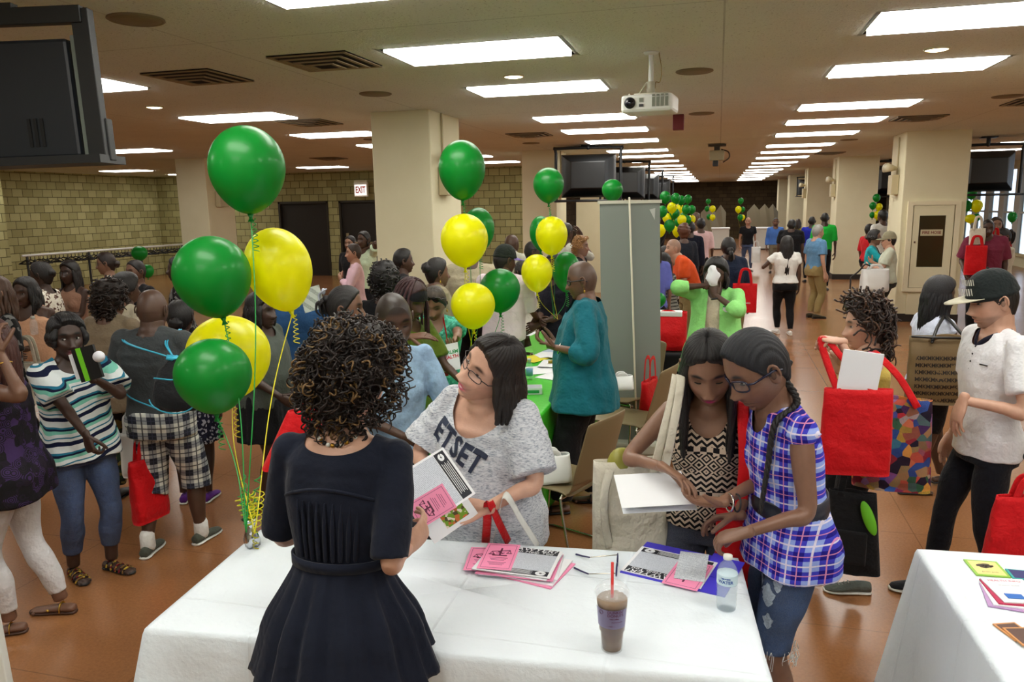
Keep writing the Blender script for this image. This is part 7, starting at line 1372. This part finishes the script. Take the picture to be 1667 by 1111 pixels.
g = G(); top = WY(1362, 690, 3.78)-c; g.add(*tube(catmull([(-.05, -.03, -.02), top*.5, top], 6), .016, 8, up=(1, 0, 0), asp=.12, round_ends=False)); obj('shoulder_strap', g, cloth((22, 22, 24)), r)
g = G(); g.add(*ellipsoid((.075, -.06, -.10), (.026, .014, .085), 16, 12, rot('y', -.35))); obj('green_pouch', g, plain('lime_pouch', (110, 200, 40), .6), r); obj('front_pocket', boxes(((.0, -.055, -.26), (.15, .02, .17))), cloth((28, 28, 30)), r, smooth=False, bevel=.01)
# monogram bag
p = P['R2']; c = WY(1541, 548, 5.28); MONO = monogram_mat(); sh = p.toworld(p.J[1]['S'])+np.array([-.02, 0, .055])
r = tote(c, math.radians(4), .42, .44, .12, MONO, 'tan bag with dark letter pattern on the shoulder of the person in white tee', one_side=True, hl=0, seed=9); LB = plain('black_leather', (26, 24, 24), .35)
for dx in (-.10, .12): g = G(); g.add(*tube(catmull([q-c for q in (c+[dx, -.055, -.03], c*.5+sh*.5+[dx*.5-.01, -.05, 0], sh+[dx*.1, -.03, 0], sh+[0, .05, -.01])], 6), .010, 8)); obj('handle', g, LB, r)
g = G(); F_all = G(); bod = [k for k in r.children if k.name.startswith('bag_body')][0]; bg_ = G(); bg_.add(np.array([v.co[:] for v in bod.data.vertices]), [tuple(q.vertices) for q in bod.data.polygons])
for i in range(9):
    V, F = text_geo('MK'*8 if i % 2 else 'KM'*8, .046, 0, .95, 0, .001); Vp, Fp = project(V*np.array([.72, .78, 1]), F, bg_, (0, -.2, -.045-.045*i), (1, 0, 0), (0, 0, 1), .0045, .03); g.add(Vp, Fp)
obj('letter_pattern', g, plain('dark_brown_print', (34, 26, 20), .5), r, smooth=False); g = G(); g.add(*tube([(-.21, -.03, -.0), (-.1, -.055, -.0), (.1, -.055, -.0), (.21, -.03, 0)], .008, 6)); obj('rim_trim', g, LB, r)
# cap builder
def cap(p, col, brim_col, flat=True, label_patch=False, back=False, brim_under=None, L=.075):
    S_, hp = p.S, p.hp; T, Ph = np.meshgrid(np.linspace(.02, PI*.60, 22), np.linspace(0, 2*PI, 48, endpoint=False), indexing='ij'); x, y, z = head_surf(T, Ph, 0); V = np.stack([x, y, z], -1)*np.array([1.17, 1.15, 1.0])
    V[..., 2] = np.where(z > .035, .035+(z-.035)*1.15+.012, z*.4+.032); V = V.reshape(-1, 3); V = V@(p.Rh*S_).T+p.hc; g = G(); g.add(V, rings_faces(22, 48)+[tuple(range(47, -1, -1))]); cm = cloth(col); o = obj('cap', g, cm, p.root); o.modifiers.new('t', 'SOLIDIFY').thickness = .003
    sgn = -1 if back else 1; a = np.linspace(-1.25, 1.25, 20); rg = []
    for k, e in ((0, 0), (1, .0)):
        inner = np.stack([.082*np.sin(a), sgn*(.098*np.cos(a)), np.full(20, .034-.004*k)], 1); outer = np.stack([.086*np.sin(a)*(1-.1*np.abs(a/1.25)), sgn*(.098*np.cos(a)+L*np.cos(a*1.15)**.8), np.full(20, .034-.004*k-(0 if flat else .02)*1.0)], 1); rg += [inner, outer]
    V = np.concatenate([rg[0], rg[1], rg[3], rg[2]]); V = V@(p.Rh*S_).T+p.hc; F = [(q*20+i, q*20+i+1, ((q+1) % 4)*20+i+1, ((q+1) % 4)*20+i) for q in range(4) for i in range(19)]; g = G(); g.add(V, F); obj('brim', g, cloth(brim_col), o); g = G(); g.add(*ellipsoid(hp((0, -.004, .143)), (.007, .007, .004), 10, 6)); obj('button', g, cm, o)
    return o
o = cap(P['R3'], (26, 32, 32), (196, 190, 168), L=.088); p = P['R3']
g = G(); gd = G()
for i in range(12):
    for j in range(2):
        a = -.62+.10*i; z0 = (.068, .105)[j]; hh_ = (.030, .026)[j]; w_ = .030 if (i*7+j*3) % 3 else .018
        q = [p.hp((.095*math.sin(a+s1*w_)*(1 if z0 < .09 else .88), .118*math.cos(a+s1*w_)*(1 if z0 < .09 else .84), z0+s2*hh_/2)) for s1, s2 in ((-1, -1), (1, -1), (1, 1), (-1, 1))]; g.add(q, [(0, 1, 2, 3)])
obj('printed_letters', g, plain('cap_print', (206, 206, 196), .6), o)
g = G(); nbk = p.nb
for sd in (-1, 1): g.add(*tube(catmull([nbk+[sd*.068, -.02, .022], nbk+[sd*.062, .045, .004], nbk+[sd*.028, .085, -.030], nbk+[sd*.008, .095, -.062]], 5), .012, 8, up=(0, 0, 1), asp=.4)); 
obj('collar', g, cloth((34, 34, 50)), p.root)
g = G(); 
for i in range(4): g.add(*ellipsoid(p.surf(.80-.022*i, -.05, .024), (.005, .003, .005), 10, 6))
obj('buttons', g, M['black_metal'], p.root); g = G(); q = p.surf(.755, -.55, .022); g.add(*tube([q+[-.02, .0, .0], q+[.02, .01, .0]], .003, 6)); obj('pocket_tag', g, M['black_metal'], p.root)
tote(WY(1680, 808, 3.3), math.radians(8), .26, .28, .10, REDF, 'red tote with looped handle at the right picture edge above the table', hl=.07, seed=11, tilt=-.03)
# cap wearers in the back
cap(P['M11'], (28, 34, 30), (130, 110, 180), flat=False, back=False); cap(P['B12'], (150, 144, 118), (150, 144, 118), flat=False); 
# man with the drawstring bag
p = P['L3']; CY = plain('cyan_cord', (60, 180, 214), .5); bc = p.tolocal(WY(291, 636, 3.28)); gt_ = p.tolocal(WY(281, 583, 3.34))
r = empty('drawstring_bag', p.toworld(bc), p.face, 'black and cyan drawstring gym bag worn on the back of the grey tee', 'bag'); th = np.linspace(0, 2*PI, 32, endpoint=False); rg = []
gl = gt_-bc
for t, w_, d in ((0, .012, .012), (.08, .035, .02), (.22, .085, .035), (.45, .115, .055), (.7, .135, .065), (.88, .13, .055), (.97, .10, .035), (1., .05, .01)): c_ = gl*(1-t)+np.array([-.01, 0, -.11])*t; rg.append(np.stack([c_[0]+w_*np.cos(th), c_[1]+d*np.sin(th)-.0, np.full(32, c_[2])+.004*np.sin(th*5)], 1))
g = G(); g.add(*loft(rg)); bd = obj('bag_body', g, cloth((30, 32, 36), .6), r); g = G(); g.add(*lathe([(.028, -.012), (.034, 0), (.028, .012)], 16, gl)); V = g.V(); g.v = [V+vnormals(V, g.f)*wob(V, .004, 220, 2)[:, None]]; obj('gathered_neck', g, CY, r)
sL, sR = p.surf(.825, -.95, .03)-bc, p.surf(.825, .95, .03)-bc
for k, (s_, e_) in enumerate(((sL, -1), (sR, 1))):
    for dd in (0, .012): g = G(); g.add(*tube(catmull([gl+[e_*.01, -.01, .005], p.surf(.815, PI-e_*.75 if e_ > 0 else PI+.75, .035)-bc+[dd*e_, 0, 0], s_+[dd*e_, 0, .03]], 6), .0042, 6)); obj('cord', g, CY, r)
    g = G(); g.add(*tube(catmull([p.surf(.70, PI-e_*1.15 if e_ > 0 else PI+1.15, .03)-bc, p.surf(.62, PI-e_*.8 if e_ > 0 else PI+.8, .04)-bc, np.array([e_*.11-.01, -.01, -.10])], 6), .0042, 6)); obj('cord', g, CY, r)
g = G(); a = np.linspace(PI*1.02, PI*1.98, 24); g.add(*tube(np.stack([.128*np.cos(a)-.01, np.full(24, -.05), -.035+.075*np.sin(a)], 1), .0035, 6)); g.add(*tube([(-.10, -.048, .075), (-.0, -.062, .07), (.085, -.05, .075)], .004, 6)); obj('piping', g, CY, r)
puma = np.array([(-.075, .012), (-.062, .026), (-.045, .020), (-.02, .022), (.015, .010), (.040, -.008), (.062, -.026), (.078, -.040), (.070, -.046), (.048, -.030), (.030, -.026), (.026, -.040), (.016, -.042), (.012, -.024), (-.012, -.008), (-.035, -.006), (-.050, -.014), (-.066, -.022), (-.070, -.014), (-.052, -.002), (-.056, .006)])
gb = G(); gb.add(*loft(rg)); V = np.hstack([puma*.95, np.zeros((len(puma), 1))]); Vp, Fp = project(V, [tuple(range(len(puma)))], gb, (.012, -.4, .02), (1, 0, 0), (0, 0, 1), .003, .012); g = G(); g.add(Vp, Fp); obj('white_emblem', g, M['white_plastic'], r)
tote(WY(236, 745, 3.55), math.radians(80), .22, .38, .10, REDF, 'red tote hanging at the left knee of the plaid shorts', hl=.10, seed=12); tote(WY(212, 705, 3.75), math.radians(20), .12, .28, .08, WPL, 'slim white plastic bag left of the plaid shorts', hl=.10, seed=13)
# striped top woman: ball and folder; bracelet at the edge; tote of the peach tank
p = P['L2']; bl_ = WY(161, 581, 3.02); g = G(); g.add(*ellipsoid((0, 0, 0), (.028,)*3, 24, 16)); obj('white_ball', g, plain('ball_white', (226, 226, 236), .4), None, 'white ball held up in front of the striped top', 'ball', loc=tuple(bl_))
fo_ = WY(143, 592, 3.06); r = empty('folder', fo_, 0, 'black and lime green folder held against the chest of the striped top', 'folder'); R_ = rot('y', -.25)@rot('z', .3); g = G(); g.add(*box((0, 0, 0), (.11, .02, .17), R_)); obj('cover', g, M['black_metal'], r, smooth=False)
g = G()
for q in ((-.02, .0, .0, .022, .17),): g.add(*box(R_@np.array([q[0], -.012, q[2]]), (q[3], .006, q[4]), R_))
obj('green_bands', g, plain('lime_green_print', (120, 210, 40), .5), r, smooth=False); g = G(); g.add(*box(R_@np.array([-.055, .005, -.0]), (.05, .01, .13), R_)); obj('white_pages', g, M['white_paper'], r, smooth=False)
p = P['L1']; J = p.J[-1]; w0 = J['W']-J['F']*.05; a_ = nrm(np.cross(J['F'], [0, 0, 1])); b_ = np.cross(J['F'], a_); th = np.linspace(0, 2*PI, 21); g = G(); g.add(*tube(w0+.034*np.cos(th)[:, None]*a_+.031*np.sin(th)[:, None]*b_, .004, 6, round_ends=False)); obj('bracelet', g, M['gold'], p.root)
tote(WY(46, 590, 4.3), math.radians(5), .28, .30, .10, CANV, 'off-white tote with long straps in front of the peach tank', hl=.17, seed=14)
r = empty('water_bottle', WY(55, 532, 4.45), 0, 'small clear water bottle held in front of the peach tank', 'bottle'); g = G(); g.add(*lathe([(.02, -.06), (.026, -.05), (.026, .03), (.014, .055), (.012, .06)], 18)); obj('bottle_wall', g, WB, r); g = G(); g.add(*lathe([(.014, .058), (.014, .078), (.004, .079)], 14)); obj('cap', g, M['white_plastic'], r)
# middle: headband, sunglasses, claw clip, papers, earrings
p = P['M6']; T_ = np.linspace(0, 2*PI, 40, endpoint=False); g = G(); rg = []
for z_, s_ in ((.030, 1.13), (.046, 1.17), (.072, 1.16), (.088, 1.10)): t_ = math.acos(z_/.115); X, Y_, Z_ = head_surf(np.full(40, t_), T_, 0); rg.append(np.stack([X*s_, Y_*s_, Z_], 1)@(p.Rh*p.S).T+p.hc)
g.add(*loft(rg, False)); obj('headband', g, black, p.root)
p = P['M7']; g = G(); th = np.linspace(0, 2*PI, 19)
for sd in (-1, 1): g.add(*tube(np.array([p.hp((sd*.036+.028*math.cos(t), .085-.012*abs(math.cos(t)), .098+.018*math.sin(t))) for t in th]), .0035, 6)); V, F = ellipsoid((0, 0, 0), (.026, .004, .017)); g.add(V@(p.Rh*p.S).T+p.hp((sd*.036, .083, .098)), F); g.add(*tube([p.hp((sd*.064, .078, .10)), p.hp((sd*.088, .02, .07))], .003, 6))
obj('sunglasses', g, plain('black_gloss', (14, 14, 16), .15), p.root)
drape(p, 'red_strap', [p.surf(.835, -.5, .01)+[0, 0, .02], p.surf(.78, -.38, .02), p.surf(.70, -.45, .03), p.surf(.62, -.8, .03)], .028, .004, REDF)
FL = [((692, 600), .14, .19, 'yellow flyer in the bundle held by the person in green lace', plain('flyer_yellow', (214, 210, 60), .6)), ((712, 592), .13, .18, 'red flyer in the bundle held by the person in green lace', plain('flyer_red', (206, 30, 50), .6)), ((733, 582), .12, .17, 'white flyer with green and red letters held in front of the green lace top', WPAP)]
for i, (pq, w_, h_, lb, m_) in enumerate(FL):
    o_ = WY(pq[0], pq[1], 4.40-.03*i); x = nrm(np.array([.96, .0, .22])); y = nrm(np.array([-.2, .35, .95])); r = empty('flyer', o_, 0, lb, 'flyer'); x, y = held(None, x, y)
    g = G(); V, F = box((0, 0, 0), (w_, h_, .002)); g.add(place_plane(V, (0, 0, 0), x, y), F); obj('sheet', g, m_, r, smooth=False)
    if i == 2: 
        for s_, yy, mt in (('HARLEM', .03, plain('green_ink', (30, 150, 80), .6)), ('HEALTH', .0, plain('red_ink', (206, 30, 50), .6))): V, F = text_geo(s_, .03, 0, 1, 0, .001); g = G(); g.add(place_plane(V+np.array([0, yy, .002]), (0, 0, 0), x, y), F); obj('lettering', g, mt, r, smooth=False)
    if i == 1: V, F = text_geo('Community', .02); g = G(); g.add(place_plane(V+np.array([0, .05, .002]), (0, 0, 0), x, y), F); V, F = box((0, -.02, .002), (w_*.7, h_*.3, .001)); g.add(place_plane(V, (0, 0, 0), x, y), F); obj('print', g, WPAP, r, smooth=False)
    if i == 0: V, F = box((0.02, -.03, .002), (w_*.6, h_*.4, .001)); g = G(); g.add(place_plane(V, (0, 0, 0), x, y), F); obj('photo', g, plain('photo_dark', (54, 48, 44), .5), r, smooth=False)
p = P['M3']; g = G(); 
for i in range(4): g.add(*tube(catmull([p.hp((.0+.012*(i-1.5), -.105, .10)), p.hp((.012*(i-1.5), -.135, .075)), p.hp((.012*(i-1.5), -.13, .035))], 4), .005, 6))
g.add(*ellipsoid(p.hp((0, -.115, .09)), (.02, .012, .02), 12, 8)); obj('claw_clip', g, plain('silver_clip', (170, 176, 190), .25), p.root)
x = nrm(np.array([.9, .1, .25])); y = nrm(np.array([-.25, .1, .95])); x, y = held(None, x, y); sheet(WY(508, 487, 4.9), x, y, .16, .17, paper_mat('form_text', (110, 130, 110), (222, 232, 222), 120), 'printed sheet held up behind the shoulder of the white tee', 'paper')
for k_ in ('T', 'M9', 'M7'):
    p = P[k_]
    for sd in (-1, 1): g = G(); g.add(*tube([p.hp((sd*.082, -.008, -.035)), p.hp((sd*.082, -.008, -.05))], .0015, 5)); g.add(*ellipsoid(p.hp((sd*.083, -.008, -.060)), (.006, .006, .012), 10, 8)); obj('earring', g, M['gold'], p.root)
p = P['T']; r = sheet(p.toworld(p.J[-1]['W'])+np.array([-.10, -.02, .03]), nrm(np.array([.8, -.2, .4])), nrm(np.array([-.3, .3, .9])), .10, .12, PC[2], 'small pale green card held by the person in teal', 'card', name='card')
for k_, sd in (('T', -1), ('M1', -1), ('B1', -1)):
    p = P[k_]; J = p.J[sd]; w0 = J['W']-J['F']*.03; a_ = nrm(np.cross(J['F'], [0, .3, 1])); b_ = np.cross(J['F'], a_); th = np.linspace(0, 2*PI, 17); g = G(); g.add(*tube(w0+.030*np.cos(th)[:, None]*a_+.028*np.sin(th)[:, None]*b_, .008, 6, round_ends=False)); obj('wristwatch', g, LB if k_ != 'T' else M['chrome'], p.root)
p = P['M2']; w0 = p.toworld(p.J[-1]['palm']); g = G(); g.add(*box((0, 0, .02), (.02, .07, .13), rot('x', .3))); obj('phone', g, M['black_metal'], None, 'dark mobile phone held to the ear by the double doors', 'phone', loc=tuple(w0), smooth=False, bevel=.004)
p = P['L14']; V, F = text_geo('CIRCLE OF', .05, 0, 1, 0, .001); Vp, Fp = project(V, F, p.topg, p.surf(.74, .75, .3), (-.6, .8, 0) if 0 else (-.73, .68, 0), (0, 0, 1), .004); 
# tissue, lanyard and badge of the lime cardigan
p = P['B1']; p.add_top(dict(m=cream_c, sleeve=.1, hem=.48, ease=.009, neck=(.06, .07, .01), name='blouse'), .011); ts = p.toworld((p.J[-1]['palm']+p.J[1]['palm'])/2)+np.array([0, -.05, .04]); g = G(); V, F = ellipsoid((0, 0, 0), (.045, .02, .085), 20, 14); V = V+wob(V, .008, 60, 2)[:, None]*np.array([1, .3, .3]); g.add(V, F); obj('tissue', g, M['white_paper'], None, 'crumpled white tissue held at the nose by the lime cardigan wearer', 'tissue', loc=tuple(ts))
g = G(); g.add(*box(p.surf(.745, -.55, .035), (.07, .01, .035))); b_ = obj('name_badge', g, M['white_paper'], p.root, smooth=False); V, F = box(p.surf(.755, -.55, .035)+[0, .008, .01], (.07, .004, .012)); g = G(); g.add(V, F); obj('badge_stripe', g, plain('green_print', (40, 160, 80), .6), b_, smooth=False)
# hall bags
tote(WY(1213, 462, 9.3), 0, .27, .34, .10, REDF, 'red tote with pale print carried by the person in dark navy', hl=.16, seed=15); V, F = text_geo('Wellness', .035); o = WY(1215, 490, 9.3); g = G(); g.add(place_plane(V, (0, -.055, -.22), (1, 0, 0), (0, 0, 1)), F); [obj('lettering', g, WPAP, q, smooth=False) for q in COL.objects if q.get('label', '').startswith('red tote with pale print')]
tote(WY(1231, 402, 22.8), 0, .24, .45, .12, WPL, 'white plastic bag carried by the bald person in black tee', hl=.15, seed=16); tote(WY(1425, 438, 12.3), .3, .40, .34, .2, WPL, 'white plastic bag on a shopping cart before the turquoise jacket', hl=.05, seed=17)
tote(WY(1590, 400, 11.8), 0, .26, .40, .10, REDF, 'red tote carried by the person in maroon, lower right gap', hl=.12, seed=18); tote(WY(1592, 372, 11.9), .2, .20, .22, .06, CANV, 'white shoulder tote of the person in maroon', hl=.15, seed=19)
tote(WY(1620, 385, 12.2), 0, .16, .40, .08, REDF, 'narrow red tote between maroon shirt and ivory top', hl=.1, seed=20)
g = G(); a0 = WY(1385, 452, 12.2); g.add(*tube(catmull([a0-a0, WY(1398, 442, 12.2)-a0, WY(1408, 431, 12.2)-a0, WY(1416, 433, 12.2)-a0], 5), .012, 8)); g.add(*tube([(0, 0, 0), (.0, .0, -a0[2]+.02)], .012, 8)); g.add(*tube([(.3, 0, -.1), (.3, .0, -a0[2]+.02)], .012, 8)); g.add(*tube([(0, 0, -.3), (.3, 0, -.3)], .012, 8)); obj('cart', g, M['black_metal'], None, 'thin black shopping cart frame by the fire hose column', 'cart', loc=tuple(a0))
# red box of tissue paper on a small table, tote on the chair
c = WY(1088, 507, 7.2); tote(c, 0, .34, .36, .24, REDF, 'wide open red bag with white tissue on a stand right of the banner', hl=.0, seed=21, one_side=True, contents=lambda r: obj('tissue_paper', boxes(((0, 0, -.02), (.26, .12, .05))), M['white_paper'], r, smooth=False, bevel=.01))
obj('display_stand', boxes(((0, 0, (c[2]-.37)/2), (.6, .4, c[2]-.37))), black, None, 'low black-draped stand under the wide red bag', 'stand', loc=(c[0], c[1], 0), smooth=False, bevel=.02)
tote(WY(1058, 618, 5.75), math.radians(75), .26, .36, .12, REDF, 'red tote standing behind the tan chair right of the teal jacket', hl=.16, seed=22)
c = WZ(890, 790, .47); tote(c+np.array([0, 0.1, .14]), .5, .22, .15, .16, WPL, 'crumpled white plastic bag on the chair behind the laughing person', hl=.02, seed=23)
tote(WY(1012, 612, 5.6), .4, .16, .10, .16, WPL, 'white and green plastic bag on the chair by the banner', hl=.01, seed=24)
# coat rack along the block wall
ra, rb = WZ(37, 417, 1.30), WZ(300, 398, 1.30); r = empty('coat_rack', (ra+rb)/2*[1, 1, 0], 0, 'long white-railed coat rack full of black hangers along the block wall', 'coat rack'); o0 = np.array(r.location)
g = G(); g.add(*tube([ra-o0, rb-o0], .022, 10)); obj('top_rail', g, M['white_plastic'], r); dv = rb-ra; 
for t in (.02, .35, .68, .98): q = ra+dv*t-o0; g = G(); g.add(*tube([q, q*[1, 1, 0]+[0, 0, .05]], .02, 8)); g.add(*box(q*[1, 1, 0]+[0, 0, .03], (.5, .5, .05))); obj('post', g, M['black_metal'], r)
hg = G(); hg.add(*tube([(-.18, 0, -.10), (0, 0, -.03), (.18, 0, -.10), (-.18, 0, -.10)], .011, 5)); hg.add(*tube([(0, 0, -.03), (0, 0, .03)], .006, 5)); hm = to_mesh('coat_hanger', hg, M['black_metal'])
for i in range(46):
    q = ra+dv*(.015+.97*i/45); o = obj('coat_hanger', hm, None, None, 'black coat hanger on the long rack by the block wall', 'coat hanger', 'black hangers on the coat rack', loc=(q[0], q[1], q[2]-.04)); o.rotation_euler.z = math.atan2(dv[1], dv[0])+PI/2+.5*math.sin(i*2.3)
# far end: folding panels, counters, partition
for i, (px, w_) in enumerate([(1152, 22), (1172, 16), (1226, 20), (1243, 20), (1256, 16)]):
    q = WZ(px, 402, 0); q = WY(px, 380, 36.5); s_ = w_*37/CAM_F; g = G(); g.add([(-s_/2, 0, .02), (s_/2, 0, .02), (s_/2, 0, 1.5), (0, -.12, 1.85), (-s_/2, 0, 1.5), (-s_/2, .1, .02), (s_/2, .1, .02), (s_/2, .1, 1.5), (0, -.02, 1.85), (-s_/2, .1, 1.5)], [(0, 1, 2, 3, 4), (9, 8, 7, 6, 5), (0, 5, 6, 1), (1, 6, 7, 2), (2, 7, 8, 3), (3, 8, 9, 4), (4, 9, 5, 0)]); obj('screen_divider', g, plain('grey_panel', (134, 126, 106), .35), None, 'pointed grey folding screen by the dark far wall, %s from left' % ['first', 'second', 'third', 'fourth', 'fifth'][i], 'screen', loc=(q[0], 36.5, 0), smooth=False)
for px, w_, lb in ((1172, 26, 'low white counter at the far end, left one'), (1238, 30, 'low white counter at the far end, right one')): q = WZ(px, 406, 0); r = empty('counter', (q[0], q[1], 0), 0, lb, 'counter'); W_ = w_*q[1]/CAM_F; obj('counter_body', boxes(((0, 0, .45), (W_, .6, .8))), M['white_plastic'], r, smooth=False); obj('counter_top', boxes(((0, 0, .88), (W_+.06, .7, .06))), WPAP, r, smooth=False, bevel=.01); obj('plinth', boxes(((0, 0, .025), (W_-.05, .55, .05))), M['black_metal'], r, smooth=False)
a, b = WY(938, 330, 17.2), WY(1072, 330, 17.2); struct('wall_partition', boxes(slab(a[0], b[0], 17.2, 17.4, 0, a[2]+.03)), CREAM)
# board edge in the lower left corner
q = WY(8, 1090, 1.75); r = empty('display_board', (q[0]-.12, 1.75, 0), math.radians(12), 'edge of a white display board in the lower left corner', 'board'); g = G(); g.add(*box((0, 0, .42), (.22, .03, .80), rot('x', -.12)@rot('y', -.14))); obj('panel', g, M['white_plastic'], r, smooth=False, bevel=.004); g = G(); g.add(*box((0, .0, .02), (.26, .2, .03))); obj('foot', g, M['black_metal'], r, smooth=False)
bpy.data.scenes.remove(TS)
